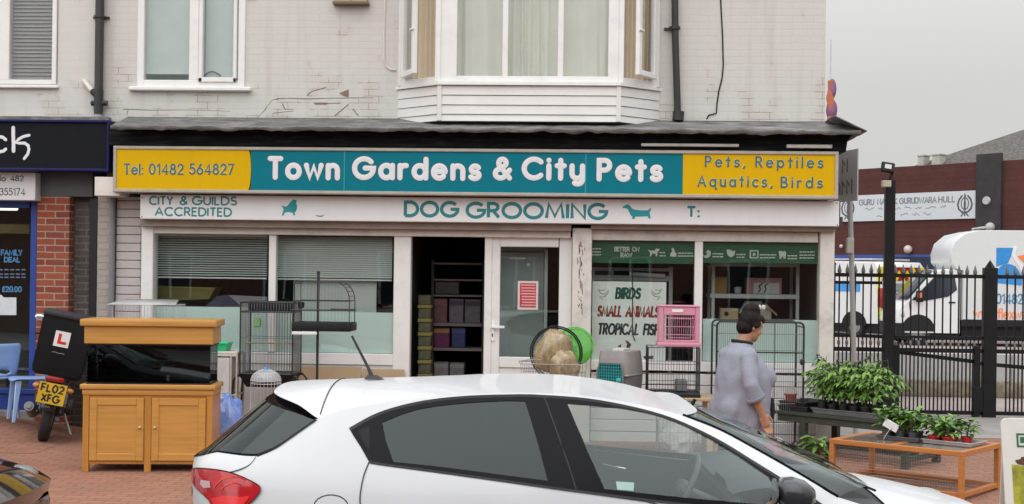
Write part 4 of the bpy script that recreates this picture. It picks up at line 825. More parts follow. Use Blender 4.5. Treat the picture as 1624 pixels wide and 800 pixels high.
# --- iron fence with gate
YE = 3.25
def fx(px, py=600): return at(px, py, YE)
fz = lambda py: fx(1480, py).z
fence = root('iron_fence', 'black iron gates with spear tips and twin mid rails', 'fence', (*fx(1470, 655).xy, 0))
fence.location.z = 0
mb = MB(); x0, x1, x2 = fx(1322).x, fx(1560).x, fx(1800).x
zt, zm1, zm2, zb = fz(438), fz(535), fz(556), fz(654)
for a, b in ((x0, x1 - .02), (x1 + .17, x2)):
    for z, h in ((zt, .05), (zm1, .035), (zm2, .055), (zb, .05)): mb.box(a, b, YE - .02, YE + .02, z - h / 2, z + h / 2)
mb.box(x0, x0 + .62, YE - .02, YE + .02, fz(450) - .02, fz(450) + .02)
mb.build('rail', black_metal, fence)
mb = MB(); xsp = []; n = 0; x = x0 + .06
while x < x2 - .05:
    if not (x1 - .05 < x < x1 + .2):
        mb.box(x - .009, x + .009, YE - .009, YE + .009, zb, zt + .05)
        xm = x + .052; mb.box(xm - .008, xm + .008, YE - .008, YE + .008, zb, zm1 + (.02 if n % 2 else 0))
        xsp.append(x)
    x += .104; n += 1
mb.build('bars', black_metal, fence, smooth=False); 
fgm = P('finial_grey', (.16, .16, .155), .5, var=.3)
def tip(mb, x): mb.cyl((x, YE, zt + .05), (x, YE, zt + .15), .030, .002, 8); mb.ball((x, YE, zt + .045), .026, 8); mb.cyl((x, YE, zt + .02), (x, YE, zt + .05), .012, .022, 8)
def col_(mb, x): mb.ball((x, YE - .006, (zm1 + zm2) / 2), (.022, .016, .045), 8)
for nm, fn in (('spear_tip', tip), ('collar', col_)):
    mb = MB(); fn(mb, xsp[0]); o0 = mb.build(nm, fgm, fence)
    for x_ in xsp[1:]: o = o0.copy(); COL.objects.link(o); o.parent = fence; o.location.x = x_ - xsp[0]
for a, b, zt_, nm in ((x1 - .02, x1 + .15, fz(424), 'gate_post'), (fx(1322).x - .09, fx(1322).x + .0, fz(422), 'gate_post'), (fx(1410).x + .02, fx(1425).x, fz(548), 'hinge_post'), (fx(1543).x, fx(1553).x, fz(548), 'hinge_post')):
    mb = MB(); mb.box(a, b, YE - .06, YE + .06, 0, zt_, .005)
    if nm == 'gate_post': mb.cyl(((a + b) / 2, YE, zt_), ((a + b) / 2, YE, zt_ + .1), .07, .004, 4)
    mb.build(nm, black_metal, fence)
mb = MB(); mb.bar((fx(1412).x, YE + .03, zm2 - .02), (fx(1545).x, YE + .03, fz(573)), .05); mb.bar((fx(1556).x, YE + .03, fz(576)), (fx(1640).x, YE + .03, fz(582)), .05); mb.build('brace', black_metal, fence)
mb = MB(); mb.box(fx(1541).x, fx(1557).x, YE - .07, YE - .03, fz(652), fz(612), .006); mb.build('lock_box', black_metal, fence)
# lamp post
lp = root('lamp_post', 'tall black square post with a tilted floodlight behind the seedlings', 'lamp post', (*at(1409, 640, YE - .35).xy, 0)); YL = YE - .35
mb = MB(); X0, X1, Z0, Z1 = RC(1402, 1417, 286, 600, YL); mb.box(X0, X1, YL - .06, YL + .06, 0, Z1, .006); mb.build('post', black_metal, lp)
mb = MB(); c = at(1408, 266, YL); R3 = Matrix.Rotation(rad(-25), 3, 'X') @ Matrix.Rotation(rad(10), 3, 'Y'); mb.obox(c, (.17, .05, .14), R3, .01); mb.bar((c.x + .03, YL, Z1), (c.x + .06, YL + .01, c.z - .05), .03); fl_ = mb.build('floodlight', black_plastic, lp)
g = MB(); g.obox(c + R3 @ Vector((0, -.028, 0)), (.085, .006, .065), R3, .002); g.build('lamp_glass', P('lamp_glass', (.62, .62, .60), .2), fl_)
mb = MB(); X0, X1, Z0, Z1 = RC(1398, 1412, 287, 297, YL - .1); mb.box(X0, X1, YL - .16, YL - .062, Z0, Z1, .006); mb.build('sensor_box', P('cream_box', (.50, .46, .36), .6), lp)
# leaning street sign
YS3 = 1.1; ss = root('street_sign', 'grey pole sign turned edge on beside the shop corner', 'sign', (*at(1354, 640, YS3).xy, 0))
mb = MB(); p0 = at(1358, 640, YS3); p0.z = 0; mb.cyl(p0, at(1346, 240, YS3), .03, n=10); mb.build('pole', P('pole_grey', (.34, .33, .32), .6, var=.1), ss)
mb = MB(); c = at(1347, 280, YS3); pl_u = Vector((math.cos(rad(-72)), math.sin(rad(-72)), 0)); pl_w = Vector((pl_u.y, -pl_u.x, 0)); hh = (at(1345, 239, YS3).z - at(1345, 320, YS3).z) / 2
if pl_w.y > 0: pl_w = -pl_w
TS = frame_at(c, pl_u, pl_w); mb.prism([(-.26, -hh), (.26, -hh), (.26, hh), (-.26, hh)], TS, .03, .045); mb.build('plate', P('plate_grey', (.40, .40, .40), .5, var=.06), ss, smooth=False)
mb = MB(); TS2 = lambda u, v, w: TS(u, v, .046 + w)
rr = random.Random(4)
for v0, h, n in ((.06, .13, 3), (-.20, .15, 4)):
    for i in range(n): u = -.19 + i * .11; stroke(mb, [(u, v0), (u, v0 + h), (u + .05, v0 + h * .6), (u + .06, v0)][: rr.randint(2, 4)], .014, TS2, .003)
mb.build('lettering', P('plate_ink', (.13, .13, .13), .6), ss, recalc=False)
mb = MB(); p = at(1349, 390, YS3); mb.box(p.x - .06, p.x + .02, YS3 - .1, YS3 - .02, p.z - .09, p.z + .09, .008); mb.build('junction_box', P('jbox', (.42, .42, .38), .6), ss)
# low wall in the yard
lw_ = root('yard_wall', 'low stone kerb wall with pale grey boards inside the yard', 'wall', (*at(1500, 628, 6.2).xy, 0))
Yw = 6.2; mb = MB(); X0 = at(1327, 600, Yw).x; X1 = X0 + 14; mb.box(X0, X1, Yw, Yw + .4, 0, at(1500, 604, Yw).z, .03, 2); mb.build('stone_base', P('rubble', (.27, .235, .17), .95, var=.45, vs=7, dirt=.7, dcol=(.10, .085, .055), ds=5, bump=1, bs=9), lw_)
mb = MB(); n = 26
for i in range(n):
    xa_ = X0 + (X1 - X0) * i / n; mb.box(xa_ + .006, xa_ + (X1 - X0) / n - .006, Yw + .12, Yw + .16, at(1500, 606, Yw).z, at(1500, 562, Yw).z, .004)
mb.build('boards', P('pale_boards', (.46, .46, .45), .7, var=.08), lw_)

# --- police van and luton lorry (behind the fence)
def wheel(parent, c, r, wd, axis, rimm, dark_m=None):
    ax = Vector(axis); T = ax.to_track_quat('Z', 'Y').to_matrix()
    mb = MB(); mb.lathe([(r * .60, -wd / 2), (r * .86, -wd / 2), (r * .97, -wd * .38), (r, 0 - wd * .2), (r, wd * .2), (r * .97, wd * .38), (r * .86, wd / 2), (r * .60, wd / 2), (r * .60, -wd / 2)], c, 28, T)
    w_ = mb.build('wheel', P('tyre', (.022, .022, .023), .85, var=.15), parent)
    mb = MB(); mb.lathe([(0, -wd * .3), (r * .6, -wd * .3), (r * .62, wd * .42), (r * .55, wd * .42), (r * .5, wd * .2), (r * .16, wd * .3), (0, wd * .3)], c, 20, T)
    mb.build('rim', rimm, w_); return w_
vw = P('vehicle_white', (.72, .73, .73), .3, var=.03, coat=.5, dirt=.05)
car_glass_d = glass('dark_glass', (.05, .06, .07)); rim_m = P('rim_grey', (.35, .35, .36), .4, metal=.7); blk = black_plastic
def side_T(x0, y):  return lambda u, v, w: Vector((x0 + u, y - w, v))
def body_from_profile(mb, prof, y0, y1, inset_fn, rows=7):
    """profile in (x,z); swept across the width, pulled in at the sides to round the edges"""
    n = len(prof); c = (sum(p[0] for p in prof) / n, sum(p[1] for p in prof) / n); rings = []
    for k, (t, s_) in enumerate(((0, .93), (.02, .975), (.06, 1), (.5, 1), (.94, 1), (.98, .975), (1, .93))):
        ins = (1 - s_); y = y0 + (y1 - y0) * t
        rings.append([Vector((c[0] + (x - c[0]) * (1 - ins * .35), y, c[1] + (z - c[1]) * (1 - ins * inset_fn(x, z)))) for x, z in prof])
    mb.loft(rings); return mb
# lorry: local x from its front (0) to the back (6.9), faces left, near side at y=0
lo = root('luton_lorry', 'white box lorry with blue and orange logo behind the iron gates', 'lorry', (0, 0, 0))
L0 = 1.0
cabp = [(.62, .35), (.62, .75), (.66, .95), (.72, 1.05), (.98, 1.28), (1.62, 2.06), (1.95, 2.12), (2.35, 2.12), (2.35, .35)]
mb = MB(); body_from_profile(mb, cabp, 0, 2.0, lambda x, z: .5 if z > 1.3 else .1); cb_ = mb.build('cab', vw, lo)
Ts = side_T(0, -.004)
mb = MB(); mb.prism([(1.02, 1.26), (1.66, 1.93), (2.16, 1.97), (2.24, 1.55), (2.0, 1.36), (1.4, 1.24)], Ts, -.02, .012); mb.build('side_window', P('lorry_glass', (.02, .028, .04), .08), cb_, smooth=False)
mb = MB(); mb.grid(lambda u, v: Vector((.90 + .70 * u, .15 + 1.7 * v, 1.27 + .79 * u + .02)), 6, 3); mb.build('windscreen', MATS['lorry_glass'], cb_, solid=.01)
mb = MB(); mb.box(1.1, 1.3, -.22, -.06, 1.2, 1.52, .04, 2); mb.bar((1.25, -.08, 1.3), (1.35, .02, 1.28), .04); mb.build('mirror', blk, cb_)
mb = MB(); mb.box(1.12, 1.24, -.235, -.22, 1.32, 1.46, .01); mb.build('mirror_indicator', P('indicator', (.65, .16, .05), .35), cb_)
mb = MB(); mb.box(2.02, 2.2, -.02, .0, 1.18, 1.22, .006); mb.build('door_handle', blk, cb_)
mb = MB(); stroke(mb, [(.95, 1.2), (1.0, .8), (1.2, .6)], .008, Ts, .006); stroke(mb, [(2.3, 2.0), (2.3, .6)], .008, Ts, .006); mb.build('door_gap', blk, cb_)
mb = MB(); body_from_profile(mb, [(.6, .3), (.58, .62), (.8, .62), (.85, .3)], -.02, 2.02, lambda x, z: .1); mb.build('bumper', blk, cb_)
mb = MB(); mb.ball((.78, .06, .84), (.1, .08, .14), 12); mb.build('headlight', steel, cb_)
bp_ = [(2.38, .72), (2.38, 2.08), (2.2, 2.12), (2.04, 2.3), (2.02, 2.55), (2.12, 2.86), (2.4, 3.1), (2.8, 3.2), (7.0, 3.22), (7.0, .72)]
mb = MB(); body_from_profile(mb, bp_, -.06, 2.06, lambda x, z: .25); bx_ = mb.build('box_body', P('lorry_box', (.60, .62, .62), .35, var=.02, coat=.3), lo)
mb = MB(); mb.box(2.36, 7.05, -.07, 2.07, .55, .72, .01); mb.box(2.4, 6.9, .1, 1.7, .16, .56); mb.box(.9, 2.34, .12, 1.88, .16, .40); mb.build('chassis_with_shade', blk, lo)  # chassis rails, plus black boxes added for the dark shade underneath
Tb = side_T(0, -.063); bl_ = P('logo_blue', (.02, .24, .60), .4); or_ = P('logo_orange', (.85, .22, .06), .4)
LX = -.63; Tq = Tb; Tb = lambda u, v, w: Tq(u + LX, v, w)
mb = MB(); mb.prism([(3.9, 2.2), (3.9, 2.72), (4.38, 2.72), (4.30, 2.5), (4.22, 2.3)], Tb, 0, .004); mb.prism([(4.22 + .38 * math.cos(rad(a)), 1.78 + .50 * math.sin(rad(a))) for a in range(-10, 191, 12)], Tb, .004, .008); mb.build('blue_emblem', bl_, bx_, smooth=False)
mb = MB(); mb.prism([(4.46, 2.5), (4.78, 2.56), (4.92, 2.72), (4.92, 2.0), (4.72, 1.86), (4.66, 2.3)], Tb, 0, .004); mb.build('orange_emblem', or_, bx_, smooth=False)
mb = MB(); stroke(mb, [(4.40, 2.72), (4.36, 2.55), (4.44, 2.38), (4.56, 2.24), (4.62, 2.05), (4.66, 1.85)], .05, Tb, .012); mb.build('white_stroke', vw, bx_)
mb = MB(); text(mb, '01482 2', Tb, 3.92, 4.92, 1.20, .25, .022, d=.004); mb.build('phone_number', P('phone_blue', (.04, .20, .38), .5), bx_, recalc=False)
mb = MB(); text(mb, 'www.flexwe', Tb, 3.31, 4.75, .79, .26, .02, d=.004); mb.build('web_address', or_, bx_, recalc=False)
for x in (1.2, 5.6):
    for y in (.14, 1.86): wheel(lo, Vector((x, y, .36)), .36, .24, (0, -1, 0), rim_m)
for y in (-.008, 2.008): mb = MB(); mb.prism([(1.2 + .46 * math.cos(rad(a)), .40 + .46 * math.sin(rad(a))) for a in range(0, 181, 12)], lambda u, v, w: Vector((u, y - w, v)), -.01, .01); mb.build('wheel_arch', blk, lo, smooth=False)
# van: local x from rear (0) to the front (-5.2): drives left, rear end turned to us
va_ = root('police_van', 'white van with yellow and red chevrons across its rear doors', 'van', (0, 0, 0))
vp = [(0, .45), (-.02, 1.0), (-.10, 2.2), (-.22, 2.36), (-3.2, 2.40), (-3.75, 2.22), (-4.45, 1.35), (-5.05, 1.15), (-5.2, .8), (-5.15, .35)]
mb = MB(); body_from_profile(mb, vp, 0, 2.0, lambda x, z: .45 if z > 1.4 else .05); vb_ = mb.build('body', vw, va_)
vyel, vred = P('chevron_yellow', (.72, .66, .03), .4), P('chevron_red', (.36, .02, .018), .4)
def vr(u, z, w):                                           # on the rear doors: u across (0..2), z up
    x = -.02 - max(0, z - 1.0) * .067 ; return Vector((x + .012 + w, u, z))
def strip_set(z0, z1, nm):
    my, mr = MB(), MB(); k = 0
    my.prism([(.06, z0), (1.94, z0), (1.94, z1), (.06, z1)], vr, -.02, .0)
    for sgn in (-1, 1):
        for i in range(3):
            c = 1.0 + sgn * (.18 + i * .36); dz = (z1 - z0); sh = -sgn * dz * .8
            cl = lambda v: max(.06, min(1.94, v))
            mr.prism([(cl(c - .09), z0), (cl(c + .09), z0), (cl(c + .09 + sh), z1), (cl(c - .09 + sh), z1)], vr, .001, .006)
    my.build('yellow_marking', vyel, vb_, smooth=False); mr.build('red_chevron', vred, vb_, smooth=False)
strip_set(1.78, 2.2, 'a'); strip_set(.55, 1.05, 'b')
mb = MB(); mb.prism([(.1, 1.12), (.93, 1.12), (.93, 1.7), (.1, 1.7)], vr, -.01, .004); mb.prism([(1.07, 1.12), (1.9, 1.12), (1.9, 1.7), (1.07, 1.7)], vr, -.01, .004); mb.build('rear_window', P('van_rear_glass', (.30, .32, .33), .15), vb_, smooth=False)
mb = MB(); mb.prism([(.12, 1.40), (.9, 1.40), (.9, 1.5), (.12, 1.5)], vr, .005, .008); mb.build('blue_marking', bl_, vb_, smooth=False)
Tv = side_T(0, -.004)
mb = MB(); mb.prism([(-4.2, 1.42), (-.75, 1.42), (-.75, 1.66), (-4.2, 1.66)], Tv, -.01, .004); mb.build('side_stripe', P('van_blue', (.06, .30, .66), .4), vb_, smooth=False)
mb = MB(); mb.prism([(-.12, .6), (-.02, .6), (-.1, 2.15), (-.2, 2.15)], Tv, -.01, .004); mb.build('edge_marking', vyel, vb_, smooth=False)
mb = MB(); mb.box(-.14, .02, -.02, .1, .95, 1.55, .02, 2); mb.build('tail_light', P('van_tail', (.30, .02, .02), .25), vb_)
mb = MB(); mb.prism([(-3.9, 1.5), (-3.45, 2.1), (-2.9, 2.1), (-2.9, 1.5)], Tv, -.01, .006); mb.build('side_window', MATS['lorry_glass'], vb_, smooth=False)
mb = MB(); mb.box(-.1, .1, .02, 1.98, .38, .58, .03); mb.build('bumper', blk, vb_)
mb = MB(); mb.box(-5.0, .0, .08, 1.92, .14, .46); mb.build('underbody', blk, va_)  # black box added for the dark shade under the van
mb = MB(); mb.box(-2.4, -.5, .15, 1.85, 2.40, 2.46, .02); mb.build('roof_rack', steel, va_)
for x in (-.95, -4.3):
    for y in (.12, 1.88): wheel(va_, Vector((x, y, .34)), .34, .22, (0, -1, 0), rim_m)
    mb = MB(); mb.prism([(x + .44 * math.cos(rad(a)), .38 + .44 * math.sin(rad(a))) for a in range(0, 181, 12)], Tv, -.01, .008); mb.build('wheel_arch', blk, va_, smooth=False)
def put(o, px, D, rz): p = pix_depth(px, 437, D); o.location = (p.x, p.y, 0); o.rotation_euler = (0, 0, rz)
put(lo, 1387, 36.5, rad(0)); put(va_, 1399, 40.5, rad(-52)); va_.scale = (1.12, 1.1, 1.0)
# ================================================================== IN THE WINDOWS AND THE SHOP
def pp(px, py, Y): p = at(px, py, Y); return p
po = root('poster', 'white poster listing birds, small animals and tropical fish in the right window', 'poster', at(997, 572, .04)); Yq = .035
mb = MB(); pbox(mb, 939, 1056, 447, 573, Yq, Yq + .006, 0); mb.build('board', P('poster_white', (.76, .79, .75), .6, var=.03), po, smooth=False)
for s_, a, b, base, cap, r_, m_ in (('BIRDS', 975, 1019, 475, 19, 1.9, P('brush_green', (.008, .07, .05), .6)), ('SMALL ANIMALS', 946, 1048, 503.5, 18.5, 1.7, P('brush_red', (.26, .02, .018), .6)), ('TROPICAL FISH', 947, 1049, 532, 19, 1.7, P('brush_black', (.012, .014, .016), .6))):
    mb = MB(); ptext(mb, s_, a, b - 3, base, cap, Yq - .0005, r_, d=.003, gap=.3, shear=.12); mb.build('lettering', m_, po, recalc=False)
mb = MB()
def doodle(mb, pts, r, Y): k = 1 / ppm(Y, 1000); stroke(mb, [(at(a, b, Y).x, at(a, b, Y).z) for a, b in pts], r * k, TY(Y), .002)
for cx_, m_ in ((957, 1), (1041, -1)):
    doodle(mb, [(cx_ - 8 * m_, 459), (cx_ - 4 * m_, 466), (cx_ + 2 * m_, 467), (cx_ + 8 * m_, 460), (cx_ + 7 * m_, 466), (cx_ + 2 * m_, 471), (cx_ - 6 * m_, 471), (cx_ - 2 * m_, 475)], .6, Yq - .0005); doodle(mb, [(cx_ - 4 * m_, 466), (cx_ - 7 * m_, 461), (cx_ + 2 * m_, 460)], .5, Yq - .0005)
mb.build('bird_drawing', P('pencil', (.22, .23, .22), .7), po)
mb = MB(); pshape(mb, [(991, 540), (996, 541), (1001, 547), (998, 552), (993, 551), (995, 546)], Yq - .0005, .002); pshape(mb, [(979, 550), (985, 546), (985, 551)], Yq - .0005, .002); pshape(mb, [(1020, 566), (1024, 564), (1030, 565), (1036, 564), (1036, 570), (1022, 570)], Yq - .0005, .002); mb.build('fish_drawing', P('fish_dark', (.10, .035, .04), .7), po, smooth=False)
tag(MB().tube([at(*q, Yq - .01) for q in ((1003, 420), (1003, 490), (1003, 530), (1007, 541))], .005, 5).build('cable', black_plastic), 'thin dark cord dangling in front of the white poster', 'cord')
# green vinyl strip on the right window
gv = P('green_vinyl', (.012, .095, .04), .5, var=.08); gw = P('vinyl_white', (.56, .60, .56), .5)
for a, b in ((937.5, 1101), (1113.5, 1297)): g = MB(); pbox(g, a, b, 383, 418, -.0065, -.0055, 0); g.build('green_vinyl', gv, rw, smooth=False)
Yv = -.0067 - .002; 
mb = MB(); ptext(mb, 'BETTER ON', 974, 1014, 399.3, 7.6, Yv + .002, .75, d=.0015, gap=.2); ptext(mb, 'RAW', 984, 1003, 408.5, 7.6, Yv + .002, .75, d=.0015, gap=.2)
for a, b, ys_ in ((1046, 1056, (400, 405)), (1075, 1101, (401, 405.5)), (1130, 1147, (402, 406.5)), (1168, 1182, (403, 407.5)), (1205, 1231, (403.5, 408)), (1249, 1264, (405, 409.5)), (938, 953, (394, 399, 403.5)), (1268, 1292, (399, 404, 408.5))):
    for y_ in ys_: 
        x = a
        while x < b - 1: n = min(RND.uniform(3, 7), b - x); pbox(mb, x, x + n, y_, y_ + 1.9, Yv + .001, Yv + .0019, 0); x += n + .8
mb.build('lettering', gw, rw, recalc=False)
mb = MB(); Yi = Yv + .002
for pl in ([(1027, 396), (1032, 398), (1039, 397.5), (1040, 394.5), (1046, 395), (1045.5, 398), (1043, 399.5), (1042, 407), (1040, 407), (1039.5, 402.5), (1034, 402.5), (1032.5, 407), (1030.5, 407), (1031, 401)],
           [(1066, 393), (1069, 395), (1070, 399), (1073, 403), (1072.5, 407.5), (1063.5, 407), (1063, 403), (1066, 399), (1065, 395)], [(1114.5, 404), (1118, 406), (1122, 404), (1120, 400), (1122.5, 396.5), (1127, 399), (1127.5, 404), (1124, 409), (1118, 409.5)],
           [(1152, 396.5), (1158, 396), (1161, 398.5), (1166, 398), (1165, 405), (1159, 408.5), (1154, 405)], [(1235, 399), (1238, 398), (1241, 399.5), (1245, 398.5), (1247, 401), (1245.5, 411), (1243, 411), (1241, 406), (1238.5, 411), (1236.5, 410.5)]): pshape(mb, pl, Yi, .0008)
for a, b, c, d in ((1189, 1203, 397, 399), (1189, 1191, 399, 410), (1201, 1203, 399, 410), (1191, 1201, 408, 410), (1194, 1198, 401.5, 406)): pbox(mb, a, b, c, d, Yi - .0008, Yi, 0)
mb.build('icons', gw, rw, smooth=False)

def simple(name, label, cat, parts, loc=None, group=None):
    """parts: list of (part name, material, function(mb))"""
    t = root(name, label, cat, loc or (0, 0, 0), group)
    for nm, m_, fn in parts:
        mb = MB(); fn(mb); mb.build(nm, m_, t)
    return t
def boxpx(a, b, c, d, Y, dep, bev=.006): return lambda mb: pbox(mb, a, b, c, d, Y, Y + dep, bev)
met = P('rack_metal', (.46, .47, .46), .5, var=.06)
Yk = .42
t = root('display_rack', 'pale metal rack with shelf behind the right window', 'rack', at(1197, 640, Yk)); t.location.z = 0
mb = MB()
for a, b in ((1128, 1133), (1262, 1267)): X0, X1, Z0, Z1 = RC(a, b, 420, 600, Yk); mb.box(X0, X1, Yk, Yk + .03, .012, Z1); mb.box(X0, X1, Yk + .45, Yk + .48, .012, Z1)
mb.build('upright', met, t)
mb = MB()
for c, d in ((418, 423), (467, 474), (507, 512), (560, 564)): pbox(mb, 1126, 1268, c, d, Yk - .005, Yk + .49, .004)
mb.build('shelf', met, t)
t = root('display_rack', 'pale metal rack standing behind the white poster', 'rack', at(1000, 640, Yk)); t.location.z = 0
mb = MB()
for a, b in ((938, 942), (968, 972), (1060, 1066)): X0, X1, Z0, Z1 = RC(a, b, 424, 600, Yk); mb.box(X0, X1, Yk, Yk + .03, .012, Z1)
mb.build('upright', met, t)
mb = MB(); pbox(mb, 938, 1066, 425, 430, Yk - .005, Yk + .4, .004); pbox(mb, 938, 1062, 437, 446, Yk - .005, Yk + .4, .004); mb.build('shelf', met, t)
mb = MB(); p, q = at(998, 432, .4), at(1055, 441, .4); mb.obox(((p.x + q.x) / 2, .395, (p.z + q.z) / 2), (q.x - p.x, .02, .05), Matrix.Rotation(rad(3), 3, 'Y'), .008, 2); tag(mb.build('silver_roll', P('silver_roll', (.55, .56, .56), .35, metal=.3)), 'silver wrapped bundle on the rack above the poster', 'bundle')
Yk2 = Yk + .1
simple('storage_tin', 'mustard yellow box on the upper rack shelf', 'box', [('tin_body', P('mustard', (.34, .20, .05), .6), boxpx(1132.5, 1153, 441, 467, Yk2, .15)), ('lid', P('mustard_lid', (.28, .16, .04), .6), boxpx(1131.5, 1154, 439.5, 443, Yk2 - .005, .16))], at(1142, 467, Yk2))
simple('toy_carton', 'pink and white carton on the upper rack shelf', 'carton', [('carton_body', P('pink_carton', (.42, .20, .21), .6), boxpx(1184, 1240, 441, 467, Yk2, .2)), ('front_print', P('carton_white', (.55, .55, .54), .6), boxpx(1195, 1236, 449, 466, Yk2 - .004, .004, 0)), ('motif', black_plastic, lambda mb: [doodle(mb, [(x, 464), (x + 3, 459), (x + 1, 454), (x + 6, 450)], .9, Yk2 - .005) for x in (1203, 1212)])], at(1212, 467, Yk2))
t = root('small_cup', 'small pale cup between the yellow box and the pink carton', 'cup', at(1170, 466, Yk2)); p = at(1170, 466, Yk2 + .05); mb = MB(); mb.lathe([(0, 0), (.035, 0), (.045, .06), (.04, .06), (.03, .01), (0, .01)], p, 14); mb.build('cup_body', P('pale_cup', (.48, .48, .47), .5), t); mb = MB(); mb.lathe([(.05, .06), (.05, .07), (0, .085)], p, 14); mb.build('lid', steel, t)
ply = P('plywood', (.42, .31, .18), .7, var=.08)
simple('nest_box', 'plywood nest box with round hole on the lower rack shelf', 'nest box', [('box_body', ply, boxpx(1142, 1171, 489, 507, Yk2, .15)), ('entrance_hole', black_plastic, lambda mb: mb.cyl(at(1152, 498, Yk2 - .003), at(1152, 498, Yk2 + .001), .026, n=16))], at(1156, 507, Yk2))
def bh(mb):
    for pl in ([(1170, 497), (1180, 478), (1207, 478), (1196, 497)],): pshape(mb, pl, Yk2 + .1, .12)
simple('bird_house', 'small wooden bird house with grey sloping roof in the window', 'bird house', [('roof', P('bh_roof', (.30, .31, .31), .7), bh), ('house_front', P('bh_front', (.36, .32, .27), .7), lambda mb: pshape(mb, [(1197, 496), (1206, 480), (1221, 493), (1221, 507), (1197, 507)], Yk2 + .1, .1)), ('ramp', P('bh_ramp', (.28, .20, .15), .7), lambda mb: mb.bar(at(1212, 482, Yk2 - .02), at(1232, 500, Yk2 - .02), .02))], at(1200, 507, Yk2))
# left window display
simple('olive_crate', 'dull olive box lying in the left window under the blind', 'box', [('crate_body', P('olive_box', (.13, .105, .022), .7), lambda mb: pshape(mb, [(244, 455), (352, 458), (343, 474), (243, 478)], .5, .3)), ('crate_edge', P('olive_edge', (.17, .14, .04), .7), lambda mb: pshape(mb, [(243, 453), (353, 456), (352, 459), (243, 456)], .495, .3))], at(298, 478, .4))
simple('tilted_panel', 'grey tilted panel beside a dark blue sheet in the left window', 'panel', [('grey_board', P('grey_board', (.25, .25, .26), .7), lambda mb: pshape(mb, [(360, 468), (424, 471), (424, 487), (385, 488), (372, 480)], .3, .04)), ('blue_sheet', P('blue_sheet', (.04, .045, .085), .7), lambda mb: pshape(mb, [(345, 470), (362, 468), (386, 488), (325, 488)], .28, .04))], at(385, 488, .3))
simple('display_shelf', 'dark low display shelf inside the left shop window', 'shelf', [('top', dark, boxpx(243, 622, 488, 494, .22, .7)), ('support', dark, lambda mb: [mb.box(at(q, 600, .3).x - .02, at(q, 600, .3).x + .02, .3, .8, .012, at(q, 493.5, .3).z) for q in (260, 430, 600)])], at(430, 640, .3))
simple('grey_board', 'pale grey board standing in the left window beneath the closed blind', 'board', [('board_face', P('board_grey', (.47, .50, .49), .6, var=.05), boxpx(467, 597, 444, 500, .16, .01, .002)), ('board_edge', steel, boxpx(465, 469, 444, 500, .155, .02, .002))], at(532, 500, .16))
# behind the door glass
simple('fridge_door', 'tall grey cabinet door seen through the glass of the shop door', 'cabinet', [('panel', P('fridge_grey', (.25, .29, .285), .3, var=.06), boxpx(786, 862, 400, 600, .3, .5)), ('edge', P('fridge_edge', (.50, .53, .52), .4), boxpx(862.5, 868, 396, 600, .29, .05)), ('head', P('fridge_head', (.20, .23, .225), .4), boxpx(786, 868, 388, 399, .31, .4)), ('handle', P('fridge_handle', (.75, .76, .75), .2), boxpx(807, 833, 408.5, 411.5, .27, .03)), ('badge', P('fridge_badge', (.62, .64, .63), .4), lambda mb: mb.cyl(at(838, 420, .295), at(838, 420, .30), .02, n=12))], at(826, 640, .4))
nt_ = root('red_notice', 'white notice with red lines stuck on the shop door glass', 'notice', at(837, 492, -.03)); Yn2 = -.010
mb = MB(); pbox(mb, 821, 853.5, 446, 491.5, Yn2, Yn2 + .004, 0); mb.build('sheet', P('notice_white', (.66, .58, .56), .6), nt_, smooth=False)
mb = MB(); pbox(mb, 824.5, 850, 449.5, 488, Yn2 - .001, Yn2 - .0003, 0); mb.build('red_block', P('notice_red', (.52, .02, .035), .5), nt_, smooth=False)
mb = MB()
for i in range(8): y_ = 451.5 + i * 4.55; pbox(mb, 825.5 + RND.uniform(0, 1) + (1.5 if 3 < i < 7 else 0), 849.2, y_, y_ + 2.1, Yn2 - .002, Yn2 - .0015, 0)
mb.build('text_lines', P('notice_pink', (.68, .40, .38), .6), nt_, smooth=False)
# stock inside the doorway
Yr = .95
sh = root('stock_shelf', 'dark shelf unit full of stock inside the open doorway', 'shelf', at(725, 640, Yr)); sh.location.z = .012
mb = MB()
for a, b in ((683, 687), (764, 768)): X0, X1, Z0, Z1 = RC(a, b, 412, 640, Yr); mb.box(X0, X1, Yr, Yr + .4, .012, Z1)
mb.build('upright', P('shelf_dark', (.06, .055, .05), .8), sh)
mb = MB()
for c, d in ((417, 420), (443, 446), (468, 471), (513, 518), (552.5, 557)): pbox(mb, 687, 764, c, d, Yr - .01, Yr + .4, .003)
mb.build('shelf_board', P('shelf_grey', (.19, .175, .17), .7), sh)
def stock(name, label, cat, a, b, c, d, col, capcol, Y=Yr + .05):
    return simple(name, label, cat, [('pack_body', P(label[:24], col, .6, var=.3, vs=14), boxpx(a, b, c, d, Y, .2, .008)), ('pack_band', P(label[:24] + 'b', capcol, .6), boxpx(a + .5, b - .5, c + (d - c) * .08, c + (d - c) * .28, Y - .002, .004, 0))], at((a + b) / 2, d, Y))
stock('stock_box', 'dusky pink box on the middle shelf inside the doorway', 'box', 688, 709, 473, 513, (.18, .075, .085), (.22, .10, .10))
stock('stock_box', 'pale lilac bag with dark print right of the dusky pink box', 'bag', 712, 735, 474, 513, (.15, .13, .16), (.06, .05, .09))
stock('stock_box', 'grey bag with dark print at the right end of the middle shelf', 'bag', 737, 762, 475, 513, (.13, .12, .135), (.04, .04, .05))
stock('stock_box', 'purple and yellow packet on the shelf beneath the pink box', 'packet', 688, 713, 519, 552, (.13, .02, .08), (.30, .19, .05))
stock('stock_box', 'dark blue packet beside the purple and yellow one', 'packet', 716, 738, 519, 552, (.025, .04, .14), (.04, .07, .2))
stock('stock_box', 'clear bag of bedding left on the bottom shelf', 'bag', 688, 711, 575, 604, (.22, .21, .21), (.3, .29, .29))
